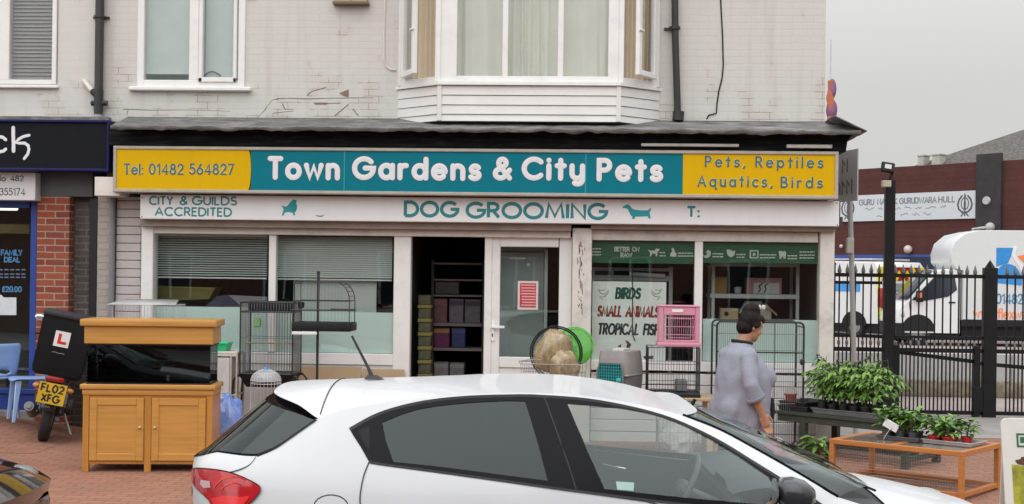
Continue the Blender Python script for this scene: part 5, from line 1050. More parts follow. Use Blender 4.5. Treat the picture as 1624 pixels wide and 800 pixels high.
stock('stock_box', 'clear bag of bedding second on the bottom shelf', 'bag', 713, 736, 576, 604, (.19, .19, .19), (.26, .26, .26))
stock('stock_box', 'dim grey carton on the top shelf inside the doorway', 'carton', 690, 728, 446.5, 467, (.07, .065, .06), (.09, .08, .08))
for i in range(6):
    c = 468 + i * 22; simple('food_tub', 'olive tub in the stack just inside the doorway, ' + ('topmost', 'second from the top', 'third from the top', 'third from the bottom', 'second from the bottom', 'lowest')[i], 'tub',
        [('tub_body', P('tub_olive', (.12, .12, .07), .6, var=.4, vs=18), boxpx(663, 683, c, c + 15.5, Yr - .3, .15, .01)), ('lid', P('tub_lid', (.30, .27, .07), .6), boxpx(662, 684, c + 15.6, c + 21.6, Yr - .305, .16, .008))], at(673, c + 22, Yr - .3), 'food tubs stacked in the doorway')
mb = MB(); X0, X1, Z0, Z1 = RC(660, 686, 600, 640, Yr - .31); mb.box(X0, X1, Yr - .32, Yr - .1, .012, Z1, .006); tag(mb.build('plinth_box', dark), 'dark plinth carrying the tub stack in the doorway', 'plinth')
# ================================================================== GOODS ON THE FORECOURT
oak = wood('oak_cabinet', (.52, .235, .046), .82, .4); oak_v = wood('oak_upright', (.52, .235, .046), .82, .4, axis=2); oak_l = wood('oak_light', (.57, .28, .065), .85, .4)
knob = P('knob_nickel', (.55, .52, .46), .3, metal=.8)
# --- aquarium on its cabinet: local x along the front, y back, origin front left foot
cabp = gnd(130, 749); CA = rad(6.5); kc = ppm(cabp.y, 235)
W_, D_, H_ = 1.165, .46, .80
def mkcab():
    t = root('aquarium_cabinet', 'oak cabinet with two panelled doors under the empty aquarium', 'cabinet')
    each('leg', oak_v, t, [lambda mb, x=x, y=y: mb.box(x, x + .055, y, y + .05, 0, H_ - .10, .003) for x in (0, W_ - .055) for y in (0, D_ - .05)] + [lambda mb: mb.box(W_ / 2 - .03, W_ / 2 + .03, .004, .04, 0, H_ - .10, .003)])
    mb = MB(); mb.box(.055, W_ - .055, .012, D_ - .01, .075, H_ - .101); mb.box(.004, .02, .05, D_ - .05, .075, H_ - .101); mb.box(W_ - .02, W_ - .004, .05, D_ - .05, .075, H_ - .101); mb.build('carcass', oak, t)
    mb = MB(); mb.box(-.025, W_ + .025, -.025, D_ + .01, H_ - .045, H_, .008, 2); mb.box(-.008, W_ + .008, -.008, D_, H_ - .10, H_ - .046, .012, 2); mb.build('top', oak_l, t)
    for s_ in (0, 1):
        x0 = .062 if s_ == 0 else W_ / 2 + .036; x1 = W_ / 2 - .036 if s_ == 0 else W_ - .062; z0, z1 = .105, H_ - .125
        mb = MB(); f_ = .065
        mb.box(x0, x0 + f_, -.008, .014, z0, z1, .004); mb.box(x1 - f_, x1, -.008, .014, z0, z1, .004); mb.box(x0 + f_, x1 - f_, -.007, .014, z0, z0 + f_, .004); mb.box(x0 + f_, x1 - f_, -.007, .014, z1 - f_, z1, .004)
        mb.box(x0 + f_ - .002, x1 - f_ + .002, .002, .0135, z0 + f_ - .002, z1 - f_ + .002); d_ = mb.build('door', oak_l, t)
        mb = MB(); c = (x1 - .032 if s_ == 0 else x0 + .032, -.02, (z0 + z1) / 2 + .02); mb.ball(c, (.013, .012, .013), 10); mb.cyl((c[0], -.02, c[2]), (c[0], -.005, c[2]), .007); mb.build('knob', knob, d_)
    return t
place(mkcab(), (cabp.x, cabp.y, gz(cabp.y)), CA)
def mkaq():
    t = root('aquarium', 'large black backed aquarium with an oak hood on the oak cabinet', 'aquarium'); z = 0; h1, h2 = .366, .592
    g = MB(); g.box(.03, W_ - .03, .02, .026, .012, h1); g.box(.03, .036, .027, D_ - .03, .012, h1); g.box(W_ - .036, W_ - .03, .027, D_ - .03, .012, h1); g.build('tank_glass', glass('tank_glass', (.5, .52, .52)), t, smooth=False)
    mb = MB(); mb.box(.03, W_ - .03, D_ - .03, D_ - .02, .012, h1); mb.box(.037, W_ - .037, .05, D_ - .031, .012, .02); mb.build('back_sheet', P('aq_black', (.006, .006, .007), .3), t, smooth=False)
    mb = MB(); mb.box(.022, W_ - .022, .012, D_ - .015, 0, .012, .003); mb.box(.02, W_ - .02, .01, D_ - .012, h1 - .012, h1 + .0, .003); mb.build('rim', black_plastic, t)
    mb = MB(); mb.box(.004, W_ - .004, 0, D_, h1 + .002, h2 - .062, .005); mb.box(-.03, W_ + .03, -.03, D_ + .01, h2 - .062, h2, .008, 2); mb.build('hood', oak_l, t)
    mb = MB(); mb.cyl((W_ * .62, .2, .02), (W_ * .62, .2, .07), .015); mb.build('filter_pipe', white_plastic, t)
    return t
place(mkaq(), (cabp.x, cabp.y, gz(cabp.y) + H_), CA)

def wires(mb, o, x, y, z, n, r, sides='fblrt', hz=()):
    """wire box: corner o, sizes x,y,z, n wires on the front"""
    o = Vector(o); ny = max(2, int(n * y / x)); P_ = lambda a, b, c: o + Vector((a, b, c))
    for i in range(n + 1):
        a = x * i / n
        if 'f' in sides: mb.cyl(P_(a, 0, 0), P_(a, 0, z), r, n=4)
        if 'b' in sides: mb.cyl(P_(a, y, 0), P_(a, y, z), r, n=4)
        if 't' in sides: mb.cyl(P_(a, 0, z), P_(a, y, z), r, n=4)
    for i in range(ny + 1):
        b = y * i / ny
        if 'l' in sides: mb.cyl(P_(0, b, 0), P_(0, b, z), r, n=4)
        if 'r' in sides: mb.cyl(P_(x, b, 0), P_(x, b, z), r, n=4)
    for h in (0, *hz, z):
        for p, q in (((0, 0), (x, 0)), ((x, 0), (x, y)), ((x, y), (0, y)), ((0, y), (0, 0))): mb.cyl(P_(*p, h), P_(*q, h), r * 1.4, n=5)
wire_blk = P('wire_black', (.025, .025, .027), .45); wire_wht = P('wire_white', (.62, .62, .60), .4); wire_gry = P('wire_grey', (.30, .30, .31), .4, metal=.5)
# --- tall cage on stand
Yc = -.75; X0, X1, Z0, Z1 = RC(381, 464, 480, 594, Yc)
t = root('bird_cage', 'tall black wire bird cage on a splayed stand before the left window', 'bird cage', ((X0 + X1) / 2, Yc, gz(Yc)))
mb = MB(); wires(mb, (X0, Yc, Z0), X1 - X0, .42, Z1 - Z0, 19, .0026, 'fblr', ((Z1 - Z0) * .28, (Z1 - Z0) * .5)); mb.build('bars', P('wire_mid', (.17, .17, .17), .4), t, smooth=False)
mb = MB(); r_ = .009
for z in (Z0, Z1 - .1, Z1): mb.tube([(X0, Yc, z), (X1, Yc, z), (X1, Yc + .42, z), (X0, Yc + .42, z)], r_, 6, closed=True)
for x in (X0, X1):
    for y in (Yc, Yc + .42): mb.cyl((x, y, Z0), (x, y, Z1), r_, n=6)
mb.build('frame', wire_blk, t)
mb = MB(); mb.box(X0 - .004, X1 + .004, Yc + .30, Yc + .424, Z1 - .09, Z1 - .0, .01, 2); mb.build('window_dark_band', black_plastic, t)  # black band standing in for the dark window behind the cage
mb = MB(); mb.loft([[Vector((X0 - .015, Yc - .015, Z0)), Vector((X1 + .015, Yc - .015, Z0)), Vector((X1 + .015, Yc + .435, Z0)), Vector((X0 - .015, Yc + .435, Z0))], [Vector((X0 + .06, Yc + .05, Z0 - .14)), Vector((X1 - .06, Yc + .05, Z0 - .14)), Vector((X1 - .06, Yc + .37, Z0 - .14)), Vector((X0 + .06, Yc + .37, Z0 - .14))]]); mb.build('seed_hopper', black_plastic, t, smooth=False)
mb = MB()
for x, s_ in ((X0, -1), (X1, 1)):
    for y in (Yc + .02, Yc + .4): mb.tube([(x - s_ * .08, y, Z0 - .03), (x + s_ * .03, y, Z0 - .02), (x + s_ * .07, y, Z0 - .07), (x + s_ * .08, y, Z0 - .2), (x + s_ * .08, y, gz(y) + .005)], .012, 8)
    mb.cyl((x + s_ * .08, Yc + .02, .12), (x + s_ * .08, Yc + .4, .12), .01)
mb.build('stand', wire_blk, t)
mb = MB(); zq = Z0 + (Z1 - Z0) * .42; mb.cyl((X0, Yc + .2, zq), (X1, Yc + .2, zq), .008); mb.build('perch', P('perch_wood', (.35, .24, .13), .7), t)
mb = MB(); mb.box(X0 + .05, X0 + .12, Yc + .36, Yc + .41, zq + .16, zq + .26, .01); mb.box(X1 - .1, X1 - .04, Yc + .36, Yc + .41, zq + .14, zq + .24, .01); mb.build('feeder_cup', P('lime_cup', (.25, .5, .16), .4), t)
# --- play stand with arched cage
Yc = -.95; t = root('parrot_stand', 'black parrot cage with arched top on a single pole', 'bird cage', (*gnd(502, 735).xy, 0)); pz = at(505, 434, Yc); px_ = pz.x
t.location = (px_, Yc, gz(Yc))
mb = MB(); mb.cyl((px_, Yc, gz(Yc) + .02), (px_, Yc, pz.z), .014, n=10); mb.cyl((px_, Yc, pz.z), (px_, Yc, pz.z + .02), .018, n=10); mb.build('pole', wire_blk, t)
mb = MB(); mb.lathe([(0, .03), (.2, .028), (.24, .012), (.24, 0), (0, 0)], (px_, Yc, gz(Yc)), 20); mb.build('base_plate', wire_blk, t)
X0, X1, Z0, Z1 = RC(462, 556, 512, 526, Yc - .18); ztop = at(505, 447, Yc).z
mb = MB(); mb.box(X0, X1, Yc - .18, Yc + .2, Z0, Z1, .012, 2); mb.build('tray', black_plastic, t)
mb = MB(); mb.box(X0 + .01, px_ + .03, Yc - .2, Yc - .182, Z0 - .035, Z0 - .005, .004); mb.build('ticket_rail', white_plastic, t)
mb = MB(); Xa, Xb = X0 + .02, X1 - .02; rr_ = .15
arch = [(Xa, Z1), (Xa, ztop - .02), (Xa + .02, ztop)] + [(Xb - rr_ + rr_ * math.sin(rad(a)), ztop - rr_ * 1.3 + rr_ * 1.3 * math.cos(rad(a))) for a in range(0, 91, 15)] + [(Xb, Z1)]
for y in (Yc - .15, Yc + .17): mb.tube([(x, y, z) for x, z in arch], .0055, 6)
for x, z in arch[1:-1]: mb.cyl((x, Yc - .15, z), (x, Yc + .17, z), .003, n=5)
for zq in (at(505, 477, Yc).z,): 
    for y in (Yc - .15, Yc + .17): mb.cyl((Xa, y, zq), (Xb, y, zq), .005, n=5)
mb.build('frame', wire_blk, t)
mb = MB(); n = 16
def ztop_at(x): return ztop if x < Xb - rr_ else ztop - rr_ * 1.3 + 1.3 * math.sqrt(max(0, rr_ ** 2 - (x - Xb + rr_) ** 2))
for i in range(n + 1):
    x = Xa + (Xb - Xa) * i / n
    for y in (Yc - .15, Yc + .17): mb.cyl((x, y, Z1), (x, y, max(Z1 + .02, ztop_at(x) - .01)), .0013, n=4)
mb.build('bars', wire_gry, t, smooth=False)
mb = MB(); q = at(505, 491, Yc - .16); q2 = at(565, 490, Yc - .16); mb.box(at(530, 490, Yc).x, q2.x, Yc - .22, Yc - .16, q.z - .01, q.z + .012, .005); mb.cyl((Xa - .03, Yc - .16, q.z - .01), (q2.x - .05, Yc - .16, q.z - .004), .007); mb.build('perch_bar', P('dark_perch', (.035, .035, .038), .5), t)
mb = MB(); q = at(478, 484, Yc - .1); mb.box(q.x - .03, q.x + .03, Yc - .14, Yc - .08, q.z - .03, q.z + .03, .008); mb.build('feeder_cup', black_plastic, t)
# --- small white dome cage
Yc = -1.35; X0, X1, Z0, Z1 = RC(398, 445, 589, 650, Yc); cx_, rx = (X0 + X1) / 2, (X1 - X0) / 2; zt = Z1
t = root('bird_cage', 'small white dome topped bird cage with a blue hanging hook', 'bird cage', (cx_, Yc, Z0 - .1))
mb = MB(); n = 26
prof = [(rx, Z0 - .1), (rx, zt - .09)] + [(rx * math.cos(rad(a)), zt - .09 + .11 * math.sin(rad(a))) for a in range(10, 86, 12)]
for i in range(n):
    a = 2 * math.pi * i / n; mb.tube([(cx_ + r * math.cos(a), Yc + r * math.sin(a), z) for r, z in prof], .0016, 4)
for r, z in ((rx, Z0 - .05), (rx, zt - .09), (rx, zt - .12), (rx * .7, zt - .02)): mb.tube([(cx_ + r * math.cos(rad(a)), Yc + r * math.sin(rad(a)), z) for a in range(0, 360, 20)], .0035, 5, closed=True)
mb.build('bars', wire_wht, t)
mb = MB(); mb.lathe([(rx * .98, zt - .095)] + [(rx * math.cos(rad(a)) * .97, zt - .095 + .11 * math.sin(rad(a))) for a in range(8, 90, 10)], (cx_, Yc, 0), 26); mb.build('dome_cover', glass('dome_plastic', (.9, .9, .9), rough=.15, milk=.45, mcol=(.72, .73, .74)), t)
mb = MB(); mb.lathe([(0, Z0 - .1), (rx + .012, Z0 - .1), (rx + .016, Z0 - .02), (rx + .004, Z0 - .02), (0, Z0 - .085)], (cx_, Yc, 0), 26); mb.build('base_tray', white_plastic, t)
mb = MB(); mb.lathe([(.034, zt + .01), (.03, zt + .03), (.012, zt + .04), (.012, zt + .055), (0, zt + .06)], (cx_, Yc, 0), 14); mb.build('top_cap', P('cap_blue', (.10, .28, .62), .35), t)
mb = MB(); mb.tube([(cx_ + .022 * math.sin(rad(a)), Yc, zt + .078 - .022 * math.cos(rad(a))) for a in range(0, 300, 25)], .0035, 6); mb.build('hook', steel, t)
zst = Z0 - .1
mb = MB(); mb.box(cx_ - .2, cx_ + .2, Yc - .18, Yc + .18, gz(Yc), zst - .001, .01); mb.box(cx_ - .17, cx_ + .17, Yc - .19, Yc - .18, gz(Yc) + .04, zst - .04, .004); tag(mb.build('carton', P('carton_white', (.5, .5, .49), .6)), 'plain white carton holding up the small dome cage', 'carton')
# --- cream wire rack and green tray on it
Yc = -.8; X0, X1, Z0, Z1 = RC(290, 375, 560, 646, Yc); cream = P('cream_wire', (.52, .47, .36), .5)
t = root('wire_rack', 'cream wire rack between the oak cabinet and the tall cage', 'rack', ((X0 + X1) / 2, Yc, gz(Yc)))
mb = MB(); zb_ = gz(Yc)
for x in (X0, X1 - .06, X1):
    for y in (Yc, Yc + .3): mb.cyl((x, y, zb_), (x, y, Z1), .008, n=6)
for z in (Z1, Z0 + .13, Z0 - .02, zb_ + .1):
    for y in (Yc, Yc + .3): mb.cyl((X0, y, z), (X1, y, z), .007, n=6)
    for x in (X0, X1): mb.cyl((x, Yc, z), (x, Yc + .3, z), .007, n=6)
mb.build('frame', cream, t)
mb = MB(); mb.box(X0 + .01, X1 - .075, Yc + .01, Yc + .29, Z0 + .14, Z1 - .05, .006); mb.build('liner', P('liner_pale', (.56, .53, .52), .6), t)
mb = MB(); mb.box(X0, X1 - .005, Yc + .002, Yc + .298, Z1 + .007, Z1 + .016); mb.build('shelf', P('liner_shelf', (.6, .56, .5), .6), t)
gx0, gx1, gz0, gz1 = RC(320, 361, 543, 559, Yc + .06)
t = root('green_tray', 'bright green plastic tray on the cream wire rack', 'tray', ((gx0 + gx1) / 2, Yc + .15, Z1 + .017))
cxx = (gx0 + gx1) / 2; hx = (gx1 - gx0) / 2; zz0 = Z1 + .017
mb = MB(); sq = lambda hx_, hy_, z: [Vector((cxx + a * hx_, Yc + .16 + b * hy_, z)) for a, b in ((-1, -1), (1, -1), (1, 1), (-1, 1))]
mb.loft([sq(hx * .85, .085, zz0), sq(hx, .11, zz0 + .085), sq(hx * .96, .10, zz0 + .085), sq(hx * .82, .078, zz0 + .01)]); mb.build('tray_body', P('tray_green', (.02, .42, .17), .35), t, smooth=False)
mb = MB(); mb.tube([p for p in sq(hx * 1.02, .113, zz0 + .085)], .006, 6, closed=True); mb.build('rim', P('tray_green2', (.04, .5, .22), .35), t)
# --- white cage lid behind the aquarium
Yc = -.9; X0, X1, Z0, Z1 = RC(173, 276, 484, 520, Yc)
t = root('wire_cage', 'white wire cage whose lid shows above the aquarium hood', 'cage', ((X0 + X1) / 2, Yc, gz(Yc)))
mb = MB(); wires(mb, (X0, Yc, .75), X1 - X0, .4, Z1 - .75, 20, .0016, 'fblrt'); mb.build('bars', wire_wht, t, smooth=False)
mb = MB(); zt = Z1; mb.face(Vector((X0 - .02, Yc - .02, zt)), Vector((X1 + .02, Yc - .02, zt + .002)), Vector((X1 - .08, Yc + .42, zt + .05)), Vector((X0 + .02, Yc + .42, zt + .05))); mb.build('lid', P('lid_grey', (.45, .45, .44), .5), t, solid=.006)
mb = MB()
for x in (X0, X1):
    for y in (Yc, Yc + .4): mb.cyl((x, y, gz(y)), (x, y, .75), .012)
mb.box(X0 - .01, X1 + .01, Yc - .01, Yc + .41, .70, .75, .01); mb.build('stand', wire_wht, t)
# --- cardboard sheets leaning on the stall riser
card = P('cardboard', (.40, .29, .17), .85, var=.08, vs=4)
for a, b, c, lab in ((468, 573, 582, 'long brown cardboard sheet leaning on the riser left of the other sheet'), (575, 641, 586, 'shorter brown cardboard sheet leaning on the riser by the door jamb')):
    X0, X1, Z0, Z1 = RC(a, b, c, 640, -.12); mb = MB(); zt = Z1; mb.prism([(-.30, gz(-.3)), (-.285, gz(-.3)), (-.105, zt), (-.12, zt)], lambda u, v, w: Vector((w, u, v)), X0, X1); tag(mb.build('cardboard_sheet', card, smooth=False), lab, 'cardboard')
# --- blue bag of bedding
def blob(mb, c, r, seed, amp=.18, fr=2.2, n=26, flat=True):
    c = Vector(c)
    def f(u, v):
        a = 2 * math.pi * u; b = math.pi * (v * .998 + .001) - math.pi / 2
        d = Vector((math.cos(a) * math.cos(b), math.sin(a) * math.cos(b), math.sin(b)))
        k = 1 + amp * noise.noise(d * fr + Vector((seed, 0, 0))) + amp * .45 * noise.noise(d * fr * 3.1 + Vector((0, seed, 0)))
        p = Vector((d.x * r[0], d.y * r[1], d.z * r[2])) * k
        if flat and p.z < -r[2] * .75: p.z = -r[2] * .75
        return c + p
    mb.grid(f, n, n * 2 // 3, cu=True); return mb
Yc = -1.7; p = at(360, 660, Yc); zb_ = gz(Yc); h = at(360, 631, Yc).z - zb_
t = root('plastic_sack', 'crumpled blue plastic sack behind the oak cabinet', 'sack', (p.x, Yc, zb_))
mb = MB(); blob(mb, (p.x, Yc, zb_ + h * .45), (.17, .18, h * .58), 3, .22, 2.4); mb.build('sack_body', P('sack_blue', (.17, .27, .62), .3, var=.35, vs=12, coat=.3, dirt=.5, dcol=(.55, .60, .75), ds=7), t)
mb = MB(); blob(mb, (p.x - .06, Yc - .05, zb_ + h * .97), (.05, .04, .05), 8, .4); mb.build('sack_knot', P('sack_pale', (.45, .52, .72), .35), t)

# --- low trestle table carrying hay, carrier, cages
Yc = -.95; X0, X1 = at(815, 640, Yc).x, at(1132, 640, Yc).x; zt_ = at(1075, 631, Yc - .25).z
t = root('trestle_table', 'low timber table carrying the hay basket, pet carrier and cages', 'table', ((X0 + X1) / 2, Yc, gz(Yc)))
pine = wood('pine', (.45, .33, .2), .8, .6)
mb = MB(); 
for i in range(4): mb.box(X0, X1, Yc - .30 + i * .152, Yc - .155 + i * .152, zt_ - .03, zt_, .004)
mb.build('top', pine, t)
for x in (X0 + .06, X1 - .06):
    for y in (Yc - .26, Yc + .26): mb = MB(); mb.box(x - .03, x + .03, y - .03, y + .03, gz(y), zt_ - .031, .004); mb.build('leg', pine, t)
TT = zt_ + .001
# hay basket
Yb_ = Yc - .12; X0, X1, Z0, Z1 = RC(826, 930, 578, 610, Yb_ - .12); cxx = (X0 + X1) / 2; Lx = (X1 - X0) / 2
t = root('wire_basket', 'shallow wire basket holding the two hay bags', 'basket', (cxx, Yb_, TT)); mb = MB()
for i in range(19):
    a = -1 + 2 * i / 18
    for s_ in (-1, 1): mb.cyl((cxx + a * Lx * .9, Yb_ + s_ * .15, TT + .003), (cxx + a * Lx, Yb_ + s_ * .2, Z1), .0022, n=4)
    mb.cyl((cxx + a * Lx * .9, Yb_ - .15, TT + .003), (cxx + a * Lx * .9, Yb_ + .15, TT + .003), .0022, n=4)
for k in range(4):
    u = k / 3; z = TT + .004 + (Z1 - TT) * u; lx = Lx * (.9 + .1 * u); ly = .15 + .05 * u
    mb.tube([(cxx - lx, Yb_ - ly, z), (cxx + lx, Yb_ - ly, z), (cxx + lx, Yb_ + ly, z), (cxx - lx, Yb_ + ly, z)], .003 + .0015 * (k == 3), 5, closed=True)
mb.build('wires', wire_gry, t)
mb = MB(); mb.tube([(X0, Yb_ - .2, Z1), (X0 - .02, Yb_ - .2, Z1 + .03), (X0 + .16, Yb_ - .2, Z1 + .055), (X0 + .2, Yb_ - .2, Z1 + .045)], .006, 6); mb.build('handle', wire_gry, t)
hay = P('hay', (.40, .30, .17), .85, var=.45, vs=22, bump=.5, bs=70, dirt=.5, dcol=(.20, .13, .065), ds=9, stretch=(1, 1, .5))
def haybag(name, lab, c, r, seed, tilt):
    t = root(name, lab, 'hay bag', c); mb = MB(); blob(mb, (0, 0, 0), r, seed, .16, 1.8, 30)
    bmesh.ops.rotate(mb.bm, verts=mb.bm.verts, cent=(0, 0, 0), matrix=Matrix.Rotation(tilt, 3, 'Y')); bmesh.ops.translate(mb.bm, verts=mb.bm.verts, vec=c)
    mb.build('hay', hay, t, angle=180)
    mb = MB(); blob(mb, (0, 0, 0), tuple(x * 1.025 for x in r), seed, .16, 1.8, 30)
    bmesh.ops.rotate(mb.bm, verts=mb.bm.verts, cent=(0, 0, 0), matrix=Matrix.Rotation(tilt, 3, 'Y')); bmesh.ops.translate(mb.bm, verts=mb.bm.verts, vec=c)
    mb.build('wrapper', glass('clear_wrap', (.93, .92, .90), rough=.12), t, angle=180); return t
q = at(878, 562, Yb_ + .03); haybag('hay_bag', 'larger hay bag standing upright in the wire basket', q, (.19, .12, .25), 2, rad(14))
q = at(895, 583, Yb_ - .08); haybag('hay_bag', 'smaller pointed hay bag in front of the upright one', q, (.15, .10, .175), 6, rad(-8))
mb = MB(); q = at(908, 553, -.52); qa = at(850, 600, -.55)
Yh = Yc + .17; c = at(882, 563, Yh); R_ = (at(925, 563, Yh).x - at(843, 563, Yh).x) / 2; zc_ = at(882, 560, Yh).z
t = root('hoop', 'black double ringed hoop standing behind the hay bags', 'hoop', (c.x, Yh, TT))
for k, dy in ((1, 0), (.93, .02)):
    mb = MB(); mb.tube([(c.x + R_ * k * math.cos(rad(a)), Yh + dy + .02 * math.sin(rad(a)), zc_ + R_ * 1.02 * k * math.sin(rad(a))) for a in range(0, 360, 8)], .008, 8, closed=True); mb.build('ring', black_plastic, t)
t = root('green_disc', 'translucent lime green disc leaning behind the black hoop', 'disc', (at(905, 600, -.5).x, -.5, TT)); mb = MB(); c2 = at(911, 549, -.62); r2 = .20; zg_ = c2.z
mb.lathe([(0, .012), (r2 * .6, .010), (r2 * .95, .004), (r2, 0), (r2, -.008), (0, -.004)], (c2.x, -.62, zg_), 32, Matrix.Rotation(rad(80), 3, 'X')); mb.build('disc_body', glass('lime_plastic', (.55, .95, .45), rough=.1, milk=.38, mcol=(.10, .42, .04)), t)
mb = MB(); mb.tube([(c2.x + r2 * math.cos(rad(a)), -.625, zg_ + r2 * math.sin(rad(a))) for a in range(0, 360, 12)], .006, 6, closed=True); mb.build('rim', P('lime', (.22, .6, .10), .4), t)
mb = MB(); mb.bar((c2.x, -.58, TT + .005), (c2.x, -.6, zg_), .05, .02); mb.build('foot', P('lime', (.22, .6, .10), .4), t)
# --- pet carrier (local: x right, y back, front door at y=0), turned to the left
def carrier():
    t = root('pet_carrier', 'grey plastic pet carrier with a teal grille door on the low table', 'pet carrier'); w_, l_, h_ = .36, .50, .39
    def sec(z, y): 
        k = .86 + .14 * math.sin(math.pi * min(1, max(0, z / h_)) ** .9); fr_ = 1 - .10 * abs(y / l_ - .5)
        return k * fr_
    def half_(z0, z1, mat, nm):
        mb = MB(); rings = []
        for z in [z0 + (z1 - z0) * i / 6 for i in range(7)]:
            k = .84 + .16 * math.sin(math.pi * (.12 + .8 * z / h_)); hx, y0, y1 = w_ / 2 * k, (1 - k) * .1, l_ - (1 - k) * .2; ring = []
            for i in range(32):
                a = 2 * math.pi * i / 32; cxq = math.copysign(abs(math.cos(a)) ** .45, math.cos(a)); syq = math.copysign(abs(math.sin(a)) ** .45, math.sin(a))
                rib = 1 + (.012 if (i % 2) else 0)
                ring.append(Vector((hx * cxq * rib, (y0 + y1) / 2 + (y1 - y0) / 2 * syq, z)))
            rings.append(ring)
        mb.loft(rings); return mb.build(nm, mat, t, angle=50)
    half_(.0, h_ * .47, P('carrier_dark', (.17, .165, .16), .5), 'bottom_shell')
    half_(h_ * .48, h_, P('carrier_grey', (.29, .275, .26), .5), 'top_shell')
    mb = MB(); mb.box(-w_ / 2 * 1.06, w_ / 2 * 1.06, -.012, l_ * .99, h_ * .455, h_ * .49, .012, 2); mb.build('rim', P('carrier_grey', (.29, .275, .26), .5), t)
    mb = MB(); mb.box(-.06, .06, .18, .32, h_ - .01, h_ + .02, .01, 2); mb.build('handle', P('carrier_handle', (.55, .54, .52), .5), t)
    mb = MB(); oct_ = [(-.10, .035), (.10, .035), (.135, .08), (.14, .22), (.11, .29), (-.11, .29), (-.14, .22), (-.135, .08)]
    mb.tube([(x, -.022, z) for x, z in oct_], .011, 8, closed=True); mb.build('door_frame', P('carrier_dark', (.17, .165, .16), .5), t)
    mb = MB(); mb.prism(oct_, lambda u, v, w: Vector((u, w, v)), -.012, -.006); mb.build('door_shade_sheet', P('carrier_inside_shade', (.012, .02, .02), .9), t, smooth=False)  # dark sheet painted as the shade inside, behind the grille
    mb = MB(); tl_ = P('carrier_teal', (.02, .30, .31), .4)
    for i in range(10): x = -.118 + .0262 * i; mb.box(x - .0035, x + .0035, -.026, -.018, .045 if abs(x) < .1 else .09, .285 if abs(x) < .1 else .24)
    for i in range(10): z = .05 + .0255 * i; mb.box(-.13, .13, -.025, -.019, z - .0035, z + .0035)
    d_ = mb.build('grille_door', tl_, t, smooth=False); mb = MB(); mb.box(.075, .125, -.045, -.026, .13, .165, .008, 2); mb.build('latch', P('latch_teal', (.03, .42, .48), .35), d_)
    return t
q = at(972, 600, Yc - .25); pc = carrier(); place(pc, (q.x - .02, Yc - .24, TT), rad(-24)); pc.scale = (1, 1, 1.15)
# --- black wire crate with pink cage on top
Yk3 = Yc - .22; X0, X1, Z0, Z1 = RC(1028, 1110, 552, 630, Yk3); DY = .46
t = root('wire_crate', 'square black wire crate with a black pull out tray under the pink cage', 'wire crate', ((X0 + X1) / 2, Yk3, TT)); mb = MB(); zt2 = Z1
wires(mb, (X0, Yk3, TT + .03), X1 - X0, DY, zt2 - TT - .03, 9, .0022, 'fblrt', (.1, .2, .3)); mb.build('bars', wire_blk, t, smooth=False)
mb = MB(); mb.box(X0 - .01, X1 + .01, Yk3 - .02, Yk3 + DY, TT, TT + .035, .008); mb.build('tray', black_plastic, t)
mb = MB()
for z in (TT + .04, zt2): mb.tube([(X0, Yk3, z), (X1, Yk3, z), (X1, Yk3 + DY, z), (X0, Yk3 + DY, z)], .004, 6, closed=True)
for x in (X0, X1):
    for y in (Yk3, Yk3 + DY): mb.cyl((x, y, TT + .03), (x, y, zt2), .004, n=6)
mb.build('frame', wire_blk, t)
mb = MB(); q = at(1084, 555, Yk3 - .01); mb.box(q.x - .06, q.x + .06, Yk3 + .2, Yk3 + .36, TT + .04, TT + .16, .01); mb.build('hide_box', P('hide_grey', (.16, .16, .16), .7), t)
Yp3 = Yk3 + .04; X0, X1, Z0, Z1 = RC(1045, 1110, 487, 549, Yp3); pink = P('pink_plastic', (.62, .27, .36), .4, var=.05)
zq0 = zt2 + .008; 
t = root('pink_cage', 'pink small animal cage perched on the black wire crate', 'cage', ((X0 + X1) / 2, Yp3, zq0)); w_ = X1 - X0; h_ = Z1 - zq0
mb = MB(); mb.box(X0 - .012, X1 + .012, Yp3 - .012, Yp3 + .32, zq0, zq0 + .045, .01, 2); mb.build('base', pink, t)
mb = MB()
for x in (X0, X1 - .045):
    for y in (Yp3, Yp3 + .27): mb.box(x, x + .045, y, y + .04, zq0 + .046, Z1, .006)
mb.box(X0 + .046, X1 - .046, Yp3 + .002, Yp3 + .03, Z1 - .085, Z1 - .002, .006); mb.box(X0 - .008, X1 + .008, Yp3 - .008, Yp3 + .318, Z1, Z1 + .014, .006); mb.box(X0 + .046, X1 - .046, Yp3 + .003, Yp3 + .02, zq0 + .046, zq0 + .07, .004); mb.build('frame', pink, t)
mb = MB(); mb.box(X0 + .13, X0 + .24, Yp3 - .003, Yp3 + .001, Z1 - .055, Z1 - .025, .002); mb.build('label_plate', white_plastic, t)
pw_ = P('pink_wire', (.55, .27, .34), .4); mb = MB()
for i in range(15): x = X0 + .05 + (w_ - .1) * i / 14; mb.cyl((x, Yp3 + .012, zq0 + .06), (x, Yp3 + .012, Z1 - .08), .0022, n=4); mb.cyl((x, Yp3 + .30, zq0 + .06), (x, Yp3 + .30, Z1 - .01), .0022, n=4)
for i in range(13): y = Yp3 + .04 + .23 * i / 12; mb.cyl((X0 + .01, y, zq0 + .05), (X0 + .01, y, Z1), .0022, n=4); mb.cyl((X1 - .01, y, zq0 + .05), (X1 - .01, y, Z1), .0022, n=4)
for k in (.3, .5, .72): mb.cyl((X0 + .04, Yp3 + .01, zq0 + h_ * k), (X1 - .04, Yp3 + .01, zq0 + h_ * k), .004, n=5)
